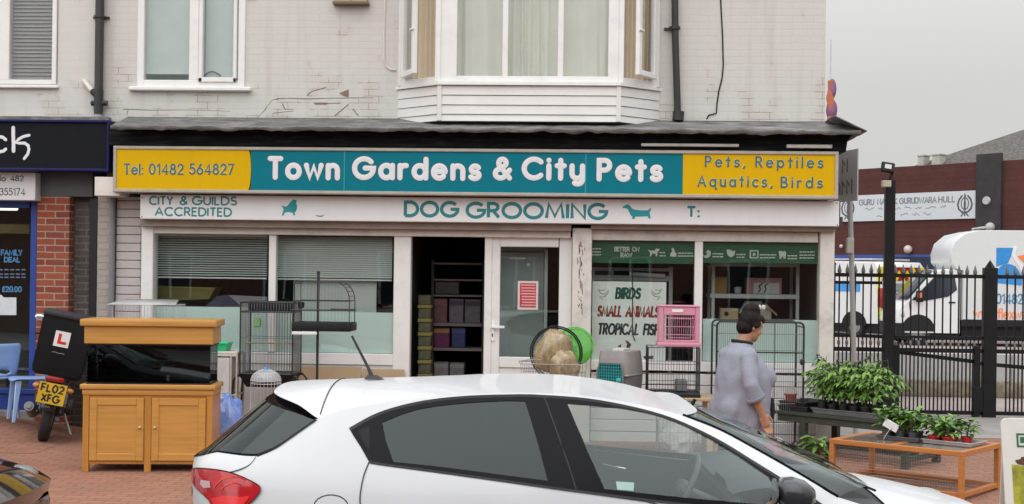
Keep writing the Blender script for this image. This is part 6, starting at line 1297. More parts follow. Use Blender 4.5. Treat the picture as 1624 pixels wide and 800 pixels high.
mb.tube([(X0 + .1, Yp3 + .006, zq0 + .09), (X1 - .09, Yp3 + .006, zq0 + .09), (X1 - .09, Yp3 + .006, zq0 + h_ * .7), (X0 + .1, Yp3 + .006, zq0 + h_ * .7)], .005, 5, closed=True); mb.build('bars', pw_, t, smooth=False)
# --- crates under the table end
X0, X1, Z0, Z1 = RC(1045, 1120, 636, 690, -1.25); 
t = root('wire_bin', 'small grey wire bin on the ground under the low table', 'wire bin', ((X0 + X1) / 2, -1.25, gz(-1.25))); mb = MB(); wires(mb, (X0, -1.2, gz(-1.2) + .02), X1 - X0, .4, .36, 12, .002, 'fblr', (.12, .24)); mb.build('wires', wire_gry, t, smooth=False); mb = MB(); mb.box(X0, X1, -1.2, -.8, gz(-1.2), gz(-1.2) + .02, .004); mb.build('base', wire_gry, t)
mb = MB(); blob(mb, ((X0 + X1) / 2, -1.0, gz(-1.2) + .2), (.18, .15, .2), 12, .25); tag(mb.build('folded_liner', P('liner_white', (.55, .55, .54), .7)), 'crumpled white plastic liner stuffed in the wire bin', 'liner')
# --- kennel panel leaning on the window
Yk4 = -.62; X0, X1, Z0, Z1 = RC(1136, 1274, 511, 690, Yk4)
t = root('kennel_panel', 'large white wire kennel front with rounded black frame behind the woman', 'cage panel', ((X0 + X1) / 2, Yk4, gz(Yk4))); zb_ = gz(Yk4) + .02
Y_ = lambda z: Yk4 + .0 * z
def rr_rect(x0, x1, z0, z1, r, n=5):
    return [(x1 - r + r * math.cos(rad(a)), z1 - r + r * math.sin(rad(a))) for a in range(0, 91, 18)] + [(x0 + r + r * math.cos(rad(a)), z1 - r + r * math.sin(rad(a))) for a in range(90, 181, 18)] + [(x0 + r + r * math.cos(rad(a)), z0 + r + r * math.sin(rad(a))) for a in range(180, 271, 18)] + [(x1 - r + r * math.cos(rad(a)), z0 + r + r * math.sin(rad(a))) for a in range(270, 361, 18)]
for dy, nm in ((0, 'front_frame'), (.5, 'back_frame')):
    mb = MB(); mb.tube([(x, Yk4 + dy, z) for x, z in rr_rect(X0, X1, zb_, Z1, .05)], .011, 8, closed=True); mb.build(nm, wire_blk, t)
mb = MB(); n = 40
for i in range(1, n): x = X0 + (X1 - X0) * i / n; mb.cyl((x, Yk4, zb_), (x, Yk4, Z1), .0022, n=4)
zrs = [at(1205, q, Yk4).z for q in (530, 556, 585, 605, 640)]
for z in zrs: mb.cyl((X0, Yk4 - .003, z), (X1, Yk4 - .003, z), .0035, n=5)
mb.build('bars', P('wire_zinc', (.20, .21, .21), .5), t, smooth=False)
mb = MB()
for q in (556, 589): z = at(1205, q, Yk4).z; mb.cyl((X0, Yk4 - .008, z - .02), (X1, Yk4 - .008, z - .02), .007, n=6)
x = at(1228, 560, Yk4).x; mb.cyl((x, Yk4 - .01, zb_), (x, Yk4 - .01, Z1), .004, n=5)
for zq in (.5, .9): mb.box(X1 - .035, X1 + .01, Yk4 - .03, Yk4 + .02, zq, zq + .06, .008)
mb.build('door_rail', wire_blk, t)
mb = MB()
for x in (X0, X1):
    for z in (zb_ + .05, Z1 - .05): mb.cyl((x, Yk4, z), (x, Yk4 + .5, z), .008, n=6)
mb.build('side_rail', wire_blk, t)

# ================================================================== PLANTS
leafA = P('leaf_green', (.085, .185, .03), .5, var=.55, vs=16, spec=.35); leafB = P('leaf_bright', (.165, .29, .055), .5, var=.5, vs=16, spec=.35); stem_m = P('stem_green', (.10, .15, .05), .6); compost = P('compost', (.03, .022, .016), .95)
def leaf(mb, p, d, up, L_, w_, droop=.4):
    d = d.normalized(); s_ = d.cross(up); s_ = s_.normalized() if s_.length > 1e-3 else Vector((1, 0, 0)); n_ = s_.cross(d); pr = []
    for t_, k in ((0, .12), (.25, .85), (.55, 1), (.8, .6), (1, .03)):
        c = p + d * L_ * t_ - Vector((0, 0, 1)) * droop * L_ * t_ * t_
        pr.append((c - s_ * w_ * k * .5 + n_ * w_ * .18 * k, c, c + s_ * w_ * k * .5 + n_ * w_ * .18 * k))
    V = [[mb.bm.verts.new(q) for q in r_] for r_ in pr]
    for i in range(4):
        for j in range(2): mb.bm.faces.new((V[i][j], V[i][j + 1], V[i + 1][j + 1], V[i + 1][j]))
def plant(seed, h, spread, nleaf, L_, w_, compound=False):
    r = random.Random(seed); st, la, lb = MB(), MB(), MB()
    for s_ in range(2 if compound else 3):
        a = r.uniform(0, 6.28); tip = Vector((math.cos(a) * spread * r.uniform(.2, .7), math.sin(a) * spread * r.uniform(.2, .7), h * r.uniform(.8, 1.05)))
        pts = [Vector((0, 0, 0)), tip * .4 + Vector((0, 0, h * .1)), tip]; st.tube(pts, [.005, .004, .0025], 5)
        for i in range(nleaf):
            t_ = .22 + .78 * (i + r.random()) / nleaf; q = pts[0].lerp(pts[1], t_ * 2) if t_ < .5 else pts[1].lerp(pts[2], t_ * 2 - 1)
            aa = r.uniform(0, 6.28); d = Vector((math.cos(aa), math.sin(aa), r.uniform(-.1, .7))); mbx = la if r.random() < .6 else lb
            if compound:
                ln = L_ * r.uniform(1.2, 2.2); e_ = q + d.normalized() * ln - Vector((0, 0, ln * .35)); st.tube([q, q.lerp(e_, .5) + Vector((0, 0, ln * .08)), e_], .0018, 4)
                for k in range(4):
                    b = q.lerp(e_, .4 + .2 * k); ang = aa + (1 if k % 2 else -1) * r.uniform(.5, 1.1); leaf(mbx, b, Vector((math.cos(ang), math.sin(ang), .1)), Vector((0, 0, 1)), L_ * r.uniform(.45, 1.2), w_ * r.uniform(.5, 1.15), .5)
                leaf(mbx, e_, d, Vector((0, 0, 1)), L_ * 1.1, w_ * 1.1, .7)
            else:
                e_ = q + d.normalized() * L_ * .35; st.tube([q, e_], .0016, 4); leaf(mbx, e_, d, Vector((0, 0, 1)), L_ * r.uniform(.45, 1.2), w_ * r.uniform(.55, 1.1), r.uniform(.1, .8))
    return st, la, lb
def potted(name, lab, cat, seed, pr, ph, pm, h, spread, nleaf, L_, w_, compound, group=None):
    t = root(name, lab, cat, (0, 0, 0), group)
    mb = MB(); mb.lathe([(0, 0), (pr * .78, 0), (pr, ph), (pr * 1.08, ph), (pr * 1.08, ph - .012), (pr * .98, ph - .012)], (0, 0, 0), 16); mb.lathe([(pr * 1.04, ph), (pr * .93, ph), (pr * .9, ph - .015), (0, ph - .012)], (0, 0, 0), 16); po_ = mb.build('pot', pm, t)
    mb = MB(); mb.lathe([(pr * .92, ph - .013), (pr * .5, ph - .008), (0, ph - .007)], (0, 0, 0), 14); mb.build('soil', compost, po_)
    st, la, lb = plant(seed, h, spread, nleaf, L_, w_, compound)
    for m_ in (st, la, lb): bmesh.ops.translate(m_.bm, verts=m_.bm.verts, vec=(0, 0, ph - .01))
    so = st.build('stem', stem_m, t); la.build('leaves', leafA, t, recalc=False); lb.build('young_leaves', leafB, t, recalc=False); return t
pot_blk = P('pot_black', (.03, .03, .032), .5); pot_gry = P('pot_grey', (.10, .105, .11), .5, var=.2); pot_red = P('pot_red', (.50, .022, .02), .4)
# --- dark green bench, from its corner legs as seen
A_ = gnd(1274, 722); B_ = gnd(1436, 744); C_ = at(1369, 690, A_.y + .2)
bx = (B_ - A_); bx.z = 0; BL_ = bx.length; bang = math.atan2(bx.y, bx.x); zt_ = at(1274, 655, A_.y).z - gz(A_.y)
bgm = P('bench_green', (.035, .042, .030), .6, var=.2, dirt=.3, dcol=(.07, .065, .05)); bw_ = .62; 
def bench():
    t = root('plant_bench', 'dark green low bench loaded with tomato seedlings', 'bench'); mb = MB(); n = 5
    for i in range(n): mb.box(-.32, BL_ + .1, -.05 + i * (bw_ + .1) / n, -.05 + (i + 1) * (bw_ + .1) / n - .008, zt_ - .03, zt_, .003)
    mb.build('top', bgm, t)
    for x in (0, BL_):
        for y in (0, bw_): mb = MB(); mb.box(x - .035, x + .035, y - .035, y + .035, gz(A_.y - .3) * 0 - .02, zt_ - .031, .004); mb.build('leg', bgm, t)
    mb = MB(); mb.box(-.3, BL_ + .08, -.03, -.005, zt_ - .10, zt_ - .031, .003); mb.box(.036, BL_ - .036, bw_ / 2 - .03, bw_ / 2 + .03, .06, .11, .003)
    for x in (0, BL_): mb.box(x - .02, x + .02, .036, bw_ - .036, .05, .10, .003)
    mb.build('rail', bgm, t); return t
place(bench(), (A_.x, A_.y, gz(A_.y) + .0), bang)
bT = lambda x, y, z=0: Vector((A_.x, A_.y, gz(A_.y))) + Matrix.Rotation(bang, 3, 'Z') @ Vector((x, y, zt_ + .001 + z))
# seedling trays and twelve tomato plants
def tray(name, lab, m_, w_, d_, h_=.05):
    t = root(name, lab, 'tray'); mb = MB(); sq = lambda a, b, z: [Vector((i * a, j * b, z)) for i, j in ((-1, -1), (1, -1), (1, 1), (-1, 1))]
    mb.loft([sq(w_ * .47, d_ * .47, 0), sq(w_ * .5, d_ * .5, h_), sq(w_ * .48, d_ * .48, h_), sq(w_ * .45, d_ * .45, .006)]); mb.build('tray_body', m_, t, smooth=False)
    mb = MB(); mb.tube(sq(w_ * .505, d_ * .505, h_), .005, 6, closed=True); mb.build('rim', m_, t); return t
tr = tray('seedling_tray', 'clear grey tray under the tomato seedlings on the green bench', P('tray_clear', (.20, .205, .20), .35, var=.2), .84, .50, .05); place(tr, bT(BL_ * .42, bw_ / 2 - .02), bang)
protos = [potted('tomato_plant', 'leafy tomato seedling in a black pot on the green bench', 'plant', 20 + i, .05, .09, pot_blk, .36, .17, 10, .085, .036, True, 'tomato seedlings on the green bench') for i in range(3)]
k = 0
for ix in range(6):
    for iy in range(3):
        o = protos[k] if k < 3 else copy_tree(protos[k % 3]); place(o, bT(BL_ * .40 - .32 + ix * .122, .13 + iy * .15, .008), bang + k * 2.1); sc_ = .88 + .42 * RND.random() + .12 * (ix > 1); o.scale = (1, 1, sc_); k += 1
t = tray('seedling_tray', 'black empty trays stacked at the left end of the green bench', pot_blk, .34, .5, .05); place(t, bT(-.18, bw_ / 2 - .02), bang + .06)
t = tray('seedling_tray', 'topmost black tray lying skewed on the stacked black trays', pot_blk, .34, .48, .04); place(t, bT(-.17, bw_ / 2, .051), bang - .1)
q = bT(-.26, .08, .05); t = root('flower_pot', 'terracotta red pot with a white card on the black trays', 'pot'); mb = MB(); mb.lathe([(0, 0), (.045, 0), (.062, .085), (.068, .085), (.068, .065), (.058, .06), (.05, .01), (0, .01)], (0, 0, 0), 18); mb.build('pot_body', P('terracotta_red', (.32, .05, .03), .5), t); mb = MB(); mb.obox((.0, .0, .11), (.12, .004, .075), Matrix.Rotation(.1, 3, 'X'), .003); mb.build('price_card', P('price_card', (.70, .69, .67), .6), t); t.location = bT(-.24, .12, .091)
# --- orange rabbit run used as a table
FL, FR, RR_ = gnd(1317, 775), gnd(1527, 795), None
FRt = at(1528, 717, gnd(1527, 797).y)
fr0 = gnd(1527, 797); hrun = FRt.z - gz(fr0.y)
# the back right and front left corners from the top edges, at the same height
def at_h(px, py, z): d = ray(px, py); return CAM + d * ((z - CAM.z) / d.z)
TFR, TFL, TRR, TRL = at_h(1528, 717, FRt.z), at_h(1315, 696, FRt.z), at_h(1584, 706, FRt.z), at_h(1382, 681, FRt.z)
ux = (TFR - TFL); rl = ux.length; ra = math.atan2(ux.y, ux.x); rdp = max(.45, min(.9, ((TRR - TFR).length + (TRL - TFL).length) / 2))
org_m = wood('orange_stain', (.52, .19, .042), .8, .55)
def run():
    t = root('rabbit_run', 'orange stained wooden rabbit run with mesh sides used as a table', 'rabbit run'); b_ = .045; h = hrun
    for x in (0, rl - b_):
        for y in (0, rdp - b_): mb = MB(); mb.box(x, x + b_, y, y + b_, 0, h - b_, .004); mb.build('post', org_m, t)
    mb = MB()
    for z in (.03, h - b_):
        for y in (0.002, rdp - b_ - .002): mb.box(b_, rl - b_, y, y + b_ - .004, z, z + b_ - .002, .004)
        for x in (.002, rl - b_ - .002): mb.box(x, x + b_ - .004, b_, rdp - b_, z, z + b_ - .002, .004)
    mb.box(0, b_, 0, rdp, h - b_ + .001, h, .003); mb.box(rl - b_, rl, 0, rdp, h - b_ + .001, h, .003); mb.box(b_, rl - b_, .0, b_, h - b_ + .002, h, .003); mb.box(b_, rl - b_, rdp - b_, rdp, h - b_ + .002, h, .003); mb.box(rl * .45, rl * .45 + b_, b_, rdp - b_, h - b_, h - .002, .003)
    mb.build('rail', org_m, t)
    mb = MB(); wm = P('run_mesh', (.42, .41, .38), .4, metal=.6); n = int(rl / .025)
    for i in range(n): x = b_ + (rl - 2 * b_) * i / n; mb.cyl((x, .02, .05), (x, .02, h - .03), .0005, n=3); mb.cyl((x, rdp - .02, .05), (x, rdp - .02, h - .03), .0005, n=3)
    for i in range(int(rdp / .025)): y = b_ + (rdp - 2 * b_) * i / int(rdp / .025); mb.cyl((.02, y, .05), (.02, y, h - .03), .0005, n=3); mb.cyl((rl - .02, y, .05), (rl - .02, y, h - .03), .0005, n=3)
    for i in range(int(h / .025)):
        z = .06 + i * .025
        if z < h - .04: mb.cyl((b_, .02, z), (rl - b_, .02, z), .0005, n=3); mb.cyl((b_, rdp - .02, z), (rl - b_, rdp - .02, z), .0005, n=3); mb.cyl((rl - .02, b_, z), (rl - .02, rdp - b_, z), .0005, n=3); mb.cyl((.02, b_, z), (.02, rdp - b_, z), .0005, n=3)
    mb.build('wire_mesh', wm, t, smooth=False)
    mb = MB(); mb.box(b_ - .004, rl - b_ + .004, b_ - .004, rdp - b_ + .004, h - .012, h - .006); mb.build('clear_top', glass('clear_sheet', (.9, .9, .88), rough=.08, milk=.25, mcol=(.5, .46, .42)), t, smooth=False)
    return t
rloc = Vector((TFL.x, TFL.y, FRt.z - hrun)); place(run(), rloc, ra)
rT = lambda x, y, z=0: rloc + Matrix.Rotation(ra, 3, 'Z') @ Vector((x, y, hrun + .001 + z))
def on_run(px, py): p = at_h(px, py, FRt.z); d = Matrix.Rotation(-ra, 3, 'Z') @ (p - rloc); return d.x, d.y
x, y = on_run(1432, 697); t = tray('seedling_tray', 'grey cell tray under the left group of pepper plants on the orange run', pot_gry, .40, .26, .03); place(t, rT(x, y), ra)
x2, y2 = on_run(1508, 704); t = tray('seedling_tray', 'pale grey tray holding red pots on the orange run', P('tray_pale', (.40, .405, .40), .45), .46, .30, .03); place(t, rT(x2 + .02, y2 + .02), ra - .05)
protoP = [potted('pepper_plant', 'bushy pepper seedling in a grey pot at the left of the orange run', 'plant', 40 + i, .045, .07, pot_gry, .17, .12, 13, .10, .056, False, 'pepper plants in grey pots') for i in range(2)]
k = 0
for ix in range(3):
    for iy in range(2):
        o = protoP[k] if k < 2 else copy_tree(protoP[k % 2]); place(o, rT(x - .13 + ix * .125, y - .055 + iy * .11, .007), ra + k * 1.9); o.scale = (1, 1, .9 + .3 * RND.random()); k += 1
protoR = [potted('pepper_plant', 'bushy pepper seedling in a bright red pot on the orange run', 'plant', 50 + i, .05, .06, pot_red, .16, .11, 13, .10, .054, False, 'pepper plants in red pots') for i in range(2)]
k = 0
for ix in range(3):
    for iy in range(2):
        if ix == 2 and iy == 0: continue
        o = protoR[k] if k < 2 else copy_tree(protoR[k % 2]); place(o, rT(x2 - .13 + ix * .125, y2 - .06 + iy * .12, .007), ra + k * 2.3); k += 1
for px_, py_, yb, tl_, lab in ((1413, 675, 692, rad(24), 'white plant label tilted over the grey pots'), (1500, 682, 694, rad(-4), 'white plant label standing upright among the red pots')):
    xx, yy = on_run(px_ - 4, yb + 4); base = rT(xx, max(.02, yy - .10)); t = root('plant_label', lab, 'label', base); kq = ppm(base.y, px_); c = at(px_, py_, base.y - .03); Rl = Matrix.Rotation(ra, 3, 'Z') @ Matrix.Rotation(tl_, 3, 'Y') @ Matrix.Rotation(rad(-12), 3, 'X')
    mb = MB(); mb.obox(c, (25 / kq, .003, 13 / kq), Rl, .012, 2); mb.build('label_face', P('label_white', (.74, .74, .73), .45), t)
    mb = MB(); mb.bar(base + Vector((0, .01, .0)), c + Vector((0, .006, -.02)), .008, .004); mb.build('stake', P('label_white', (.74, .74, .73), .45), t)
    mb = MB()
    for i in range(3): mb.obox(c + Rl @ Vector((0, -.0025, (.018 - i * .016))), (.07 + .012 * (i % 2), .001, .004), Rl)
    mb.build('print_line', P('label_print', (.45, .45, .45), .6), t, smooth=False)
# --- potted bush beside the bench and pink tub
p = gnd(1300, 752); t = potted('potted_bush', 'small leafy bush in a black pot on the paving by the orange run', 'plant', 71, .11, .13, pot_blk, .22, .22, 14, .13, .07, False); place(t, (p.x, p.y, gz(p.y)))
p = gnd(1225, 728); t = root('pink_tub', 'pink plastic tub on the ground between the woman and the green bench', 'tub', (p.x, p.y, gz(p.y))); hh = .17
mb = MB(); mb.lathe([(0, 0), (.08, 0), (.105, hh), (.115, hh), (.115, hh - .02), (.1, hh - .02), (.078, .008), (0, .008)], t.location, 20); mb.build('tub_body', P('tub_pink', (.60, .19, .36), .4), t); mb = MB(); mb.tube([t.location + Vector((.11 * math.cos(rad(a)), -.02, hh + .05 * math.sin(rad(a)))) for a in range(0, 181, 20)], .004, 5); mb.build('handle', white_plastic, t)
# --- A-board
Yb5 = -4.6; bx0 = at(1586, 720, Yb5).x; zt5 = at(1600, 664, Yb5).z; zb5 = gz(Yb5); bwid = .62
def aboard():
    t = root('pavement_sign', 'white pavement sign with a green framed logo and a brown dog picture', 'sign'); h = zt5 - zb5
    def P2(u, v, w): return Vector((u, v * .10 - w, v))
    rp = [(x, z) for x, z in rr_rect(0, bwid, .04, h, .05)]
    Tn = lambda u, v, w: Vector((u + .035 * (1 - v / h), .0 - w + (v - h) * .12, v))
    mb = MB(); mb.prism(rp, Tn, -.025, 0); b_ = mb.build('board', P('board_cream', (.66, .66, .61), .45, var=.03), t)
    mb = MB(); mb.prism(rr_rect(0, bwid, .04, h, .05), lambda u, v, w: Vector((u + .035, .06 + w - (v - h) * .12, v)), -.02, 0); mb.build('rear_board', MATS['board_cream'], t)
    mb = MB(); mb.box(.02, bwid - .02, -.14, -.06, 0, .045, .01); mb.box(.03, bwid, .12, .2, 0, .045, .01); mb.build('foot', black_plastic, t)
    fgn = P('frame_green', (.02, .13, .05), .5); mb = MB(); x0, x1, z0, z1 = .105, .52, h - .205, h - .105
    for a in ((x0, x1, z0, z0 + .013), (x0, x1, z1 - .013, z1), (x0, x0 + .013, z0 + .013, z1 - .013), (x1 - .013, x1, z0 + .013, z1 - .013)): mb.prism([(a[0], a[2]), (a[1], a[2]), (a[1], a[3]), (a[0], a[3])], Tn, .0005, .003)
    for i, (a, b_x) in enumerate(((.13, .3), (.33, .5))): mb.prism([(a, z0 + .03), (b_x, z0 + .045), (b_x, z1 - .03), (a, z1 - .025)], Tn, .0005, .0025)
    mb.build('green_logo', fgn, b_, smooth=False)
    mb = MB(); mb.prism([(.06, .05), (bwid - .06, .05), (bwid - .06, h - .40), (.30, h - .36), (.16, h - .34), (.06, h - .33)], Tn, .0005, .002); mb.build('meadow_picture', P('meadow', (.34, .34, .03), .5, var=.5, vs=9, dirt=.6, dcol=(.08, .14, .02), ds=6), b_, smooth=False)
    mb = MB(); mb.prism([(.085, h - .30), (.10, h - .325), (.15, h - .335), (.17, h - .36), (.185, h - .46), (.18, h - .60), (.23, h - .6), (.25, h - .5), (.40, h - .5), (.42, h - .62), (.46, h - .62), (.47, h - .36), (.36, h - .30), (.24, h - .28), (.20, h - .27), (.13, h - .275), (.125, h - .29)], Tn, .0025, .004); mb.build('dog_picture', P('dog_brown', (.085, .035, .022), .5, var=.3, vs=12), b_, smooth=False)
    return t
place(aboard(), (bx0, Yb5, zb5), rad(-3))
# ================================================================== WHITE HATCHBACK
# car frame: x forward from the rear bumper, y to the left (near side is -y), z up from the road
CX, CY, CZ, CPH = -2.03, -7.4, -.2, rad(3)
NR, NF, X0R, X0F = 3.3, 6.0, 1.1, 1.9
def c_w(z):
    if z < .75: return .88 - .07 * ((.75 - z) / .5) ** 2
    if z < .97: return .88 - .035 * ((z - .75) / .22) ** 1.5
    u = z - .97; return .845 - .34 * u - .25 * u * u
def c_xr(z):
    if z < .55: return .03 + .10 * ((.55 - z) / .35) ** 2
    if z < 1.02: return .03 - .03 * math.sin((z - .55) / .47 * math.pi / 2)
    return (z - 1.02) * 1.16
def c_xf(z):
    if z < .5: return 4.35 - .1 * ((.5 - z) / .3) ** 2
    if z < .70: return 4.35 - .04 * (z - .5) / .2
    if z < .96: t = (z - .70) / .26; return 4.31 - .83 * (t * t * (3 - 2 * t))
    return 3.48 - (z - .96) * 2.42
def c_Y(x, z):
    w = c_w(z)
    if x < X0R:
        u = (X0R - x) / (X0R - c_xr(z))
        return 0 if u >= 1 else w * (1 - u ** NR) ** (1 / NR)
    if x > X0F:
        u = (x - X0F) / max(.05, c_xf(z) - X0F)
        return 0 if u >= 1 else w * (1 - u ** NF) ** (1 / NF)
    return w
def c_s(x, z):                        # plan position -> running parameter along the outline
    if x < X0R:
        u = min(1, max(0, (X0R - x) / (X0R - c_xr(z)))); return math.degrees(math.acos(u ** (NR / 2))) / 90
    if x > X0F:
        u = min(1, max(0, (x - X0F) / (c_xf(z) - X0F))); return 2 + math.degrees(math.asin(u ** (NF / 2))) / 90
    return 1 + (x - X0R) / (X0F - X0R)
def c_S(s, z, off=0):                 # surface point (near side), moved out along the plan normal by off
    def raw(s):
        if s <= 1: t = rad(90 * max(0, s)); return (X0R - (X0R - c_xr(z)) * max(0, math.cos(t)) ** (2 / NR), -c_w(z) * math.sin(t) ** (2 / NR))
        if s < 2: return (X0R + (s - 1) * (X0F - X0R), -c_w(z))
        t = rad(90 * min(1, s - 2)); return (X0F + (c_xf(z) - X0F) * math.sin(t) ** (2 / NF), -c_w(z) * max(0, math.cos(t)) ** (2 / NF))
    x, y = raw(s)
    if off:
        a = raw(max(0, s - .01)); b = raw(min(3, s + .01)); d = Vector((b[0] - a[0], b[1] - a[1]))
        if d.length > 1e-9: d.normalize(); x += d.y * off; y -= d.x * off
    return Vector((x, y, z))
_c, _s = math.cos(CPH), math.sin(CPH)
def c_hit(px, py):                    # photo pixel -> (s, z) on the near side
    d = ray(px, py); t, st, last = 4.0, .02, None
    def f(t):
        p = CAM + d * t; qx, qy = p.x - CX, p.y - CY; x = qx * _c + qy * _s; y = -qx * _s + qy * _c; z = p.z - CZ
        return (-y - c_Y(x, z)), x, z
    while t < 9:
        if f(t)[0] <= 0: break
        t += st
    lo, hi = t - st, t
    for _ in range(40):
        m = (lo + hi) / 2
        if f(m)[0] > 0: lo = m
        else: hi = m
    _, x, z = f(hi); return (c_s(x, z), z)
def c_plane(px, py, yc):
    d = ray(px, py); A_ = -(CAM.x - CX) * _s + (CAM.y - CY) * _c; B_ = -d.x * _s + d.y * _c; p = CAM + d * ((yc - A_) / B_)
    return Vector(((p.x - CX) * _c + (p.y - CY) * _s, yc, p.z - CZ))
def refine(loop, step=.05, closed=True):
    o = []; n = len(loop)
    for i in range(n if closed else n - 1):
        a, b = Vector(loop[i]), Vector(loop[(i + 1) % n]); k = max(1, int((b - a).length / step))
        for j in range(k): o.append(tuple(a.lerp(b, j / k)))
    if not closed: o.append(tuple(loop[-1]))
    return o
def curve(pts, n=6):                  # smooth curve through the points
    P_ = [Vector(p) for p in pts]; o = []
    for i in range(len(P_) - 1):
        p0 = P_[max(0, i - 1)]; p1 = P_[i]; p2 = P_[i + 1]; p3 = P_[min(len(P_) - 1, i + 2)]
        for j in range(n):
            t = j / n; o.append(tuple(.5 * ((2 * p1) + (p2 - p0) * t + (2 * p0 - 5 * p1 + 4 * p2 - p3) * t * t + (3 * p1 - p0 - 3 * p2 + p3) * t ** 3)))
    o.append(tuple(P_[-1])); return o
def pip(x, y, poly):
    c = False; n = len(poly); j = n - 1
    for i in range(n):
        if (poly[i][1] > y) != (poly[j][1] > y) and x < (poly[j][0] - poly[i][0]) * (y - poly[i][1]) / (poly[j][1] - poly[i][1]) + poly[i][0]: c = not c
        j = i
    return c
def panel(loops, holes=(), step=.05, sx=1.0):
    """triangulated sheet in the (s,z) plane: outer loop minus holes"""
    V, E = [], []
    for lp in [loops, *holes]:
        b0 = len(V); V += [Vector((p[0] * sx, p[1])) for p in lp]; E += [(b0 + i, b0 + (i + 1) % len(lp)) for i in range(len(lp))]
    xs = [p[0] * sx for p in loops]; ys = [p[1] for p in loops]; y = min(ys) + step / 2; k = 0
    sc = lambda lp: [(p[0] * sx, p[1]) for p in lp]
    lo, ho = sc(loops), [sc(h) for h in holes]
    while y < max(ys):
        x = min(xs) + (step / 2 if k % 2 else step)
        while x < max(xs):
            if pip(x, y, lo) and not any(pip(x, y, h) for h in ho): V.append(Vector((x, y)))
            x += step
        y += step; k += 1
    v, e_, f, *_ = delaunay_2d_cdt(V, E, [], 0, 1e-6)
    F_ = [t for t in f if pip(sum(v[i].x for i in t) / 3, sum(v[i].y for i in t) / 3, lo) and not any(pip(sum(v[i].x for i in t) / 3, sum(v[i].y for i in t) / 3, h) for h in ho)]
    return [(p.x / sx, p.y) for p in v], F_
def put_panel(mb, VF, off=0, side=-1):
    vs, fs = VF; W_ = []
    for s, z in vs:
        p = c_S(s, z, off); W_.append(mb.bm.verts.new((p.x, p.y if side < 0 else -p.y, p.z)))
    used = set()
    for f in fs:
        try: mb.bm.faces.new([W_[i] for i in (f if side < 0 else f[::-1])]); used.update(f)
        except ValueError: pass
    bmesh.ops.delete(mb.bm, geom=[W_[i] for i in range(len(W_)) if i not in used], context='VERTS')
def strip(mb, pts, wd, off, side=-1):  # thin line along the surface
    q = [Vector(p) for p in pts]; A_ = []
    for i, p in enumerate(q):
        t = (q[min(i + 1, len(q) - 1)] - q[max(i - 1, 0)]); a = c_S(p.x, p.y, off); 
        tt = c_S(p.x + t.x * .01, p.y + t.y * .01, off) - a; nn = Vector((0, -1, 0)) if p.x > .8 else Vector((-1, -.5, 0)); sd = tt.cross(nn)
        sd = sd.normalized() * wd / 2 if sd.length > 1e-9 else Vector((0, 0, wd / 2))
        A_.append([mb.bm.verts.new(((a + k * sd).x, (a + k * sd).y * (1 if side < 0 else -1), (a + k * sd).z)) for k in (-1, 1)])
    for i in range(len(A_) - 1): mb.bm.faces.new((A_[i][0], A_[i][1], A_[i + 1][1], A_[i + 1][0]))
hit = lambda pts: [c_hit(*p) for p in pts]
hitc = lambda pts, n=5: hit(curve(pts, n))        # smooth in the photo, then laid on the body
keep_ = lambda pts, n=0: pts
# outlines traced on the near side
glass_bot = [(0, 1.02), (.12, 1.022)] + hitc([(346, 717), (385, 722), (408, 722.5)])
glass_side = hitc([(408, 722.5), (437.5, 709.5), (474, 684.5), (504, 663.5)])
top_near = glass_side[-1]
rail = [top_near] + hitc([(540, 651), (590, 641.5), (640, 635), (720, 626.5), (800, 623.5), (880, 624.5), (950, 631), (1020, 643), (1082, 659)])
ws_edge = hitc([(1082, 659), (1140, 682), (1198, 713), (1260, 748), (1329, 789)])
dlo_top = (hitc([(555, 681), (600, 657), (660, 640), (730, 631), (810, 628), (863, 629), (950, 637), (1050, 660), (1130, 695), (1200, 737), (1250, 768), (1300, 800), (1318, 812)]))
dlo_bot = hitc([(1318, 812), (1240, 816), (1150, 807), (1050, 796), (915, 779), (800, 763), (700, 749), (600, 735.5), (585, 732)], 4) + hit([(574, 712), (560, 690)])
n_bot = 33
dlo = dlo_top + dlo_bot[1:]
g_rear = hitc([(606, 670), (660, 650), (730, 640), (800, 636), (833, 636.5)]) + hit([(850, 692)]) + hitc([(869, 763), (800, 754), (700, 741), (624, 733)]) + hit([(612, 700)])
g_front = hitc([(900, 641), (950, 645), (1000, 651), (1064, 667), (1142, 706), (1200, 744), (1219, 757)]) + hit([(1231, 781), (1236, 803)]) + hitc([(1178, 798), (1080, 789), (959, 776)]) + hit([(930, 712)])
g_quarter = hit([(568, 683), (586, 676), (587, 700), (585, 714), (576, 700)])
car = root('white_hatchback', 'white hatchback with red tail light parked in front of the pet shop', 'car')
cpaint = P('car_white', (.635, .637, .64), .36, var=.015, vs=3, coat=.35, spec=.4); ctrim = P('car_trim', (.009, .009, .0105), .35, var=.1, spec=.12); cgap = P('car_gap', (.03, .03, .032), .7)
cglass_r = glass('privacy_glass', (.055, .065, .065), f0=.05); cglass = glass('car_glass', (.84, .89, .87), f0=.07); cinner = P('car_lining', (.055, .057, .06), .8); cseat = P('car_seat', (.03, .03, .033), .9)
def hood_zc(x): return .918 - .02 * (x - 3.3) - .165 * max(0, x - 3.35) ** 1.6
def hood_ze(x): return hood_zc(x) - .055
xs_h = [3.36 + .82 * i / 12 for i in range(13)]
hood_edge = [(c_s(x, hood_ze(x)), hood_ze(x)) for x in xs_h]
nose = [(c_s(4.22, .68), .68), (2.72, .63), (2.85, .60), (3.0, .58)]
def arch(xc, r=.365, zc=.33): 
    o = []
    for a in range(0, 181, 10):
        x, z = xc + r * math.cos(rad(a)), zc + r * math.sin(rad(a)); o.append((c_s(x, z), z)) 
    return o
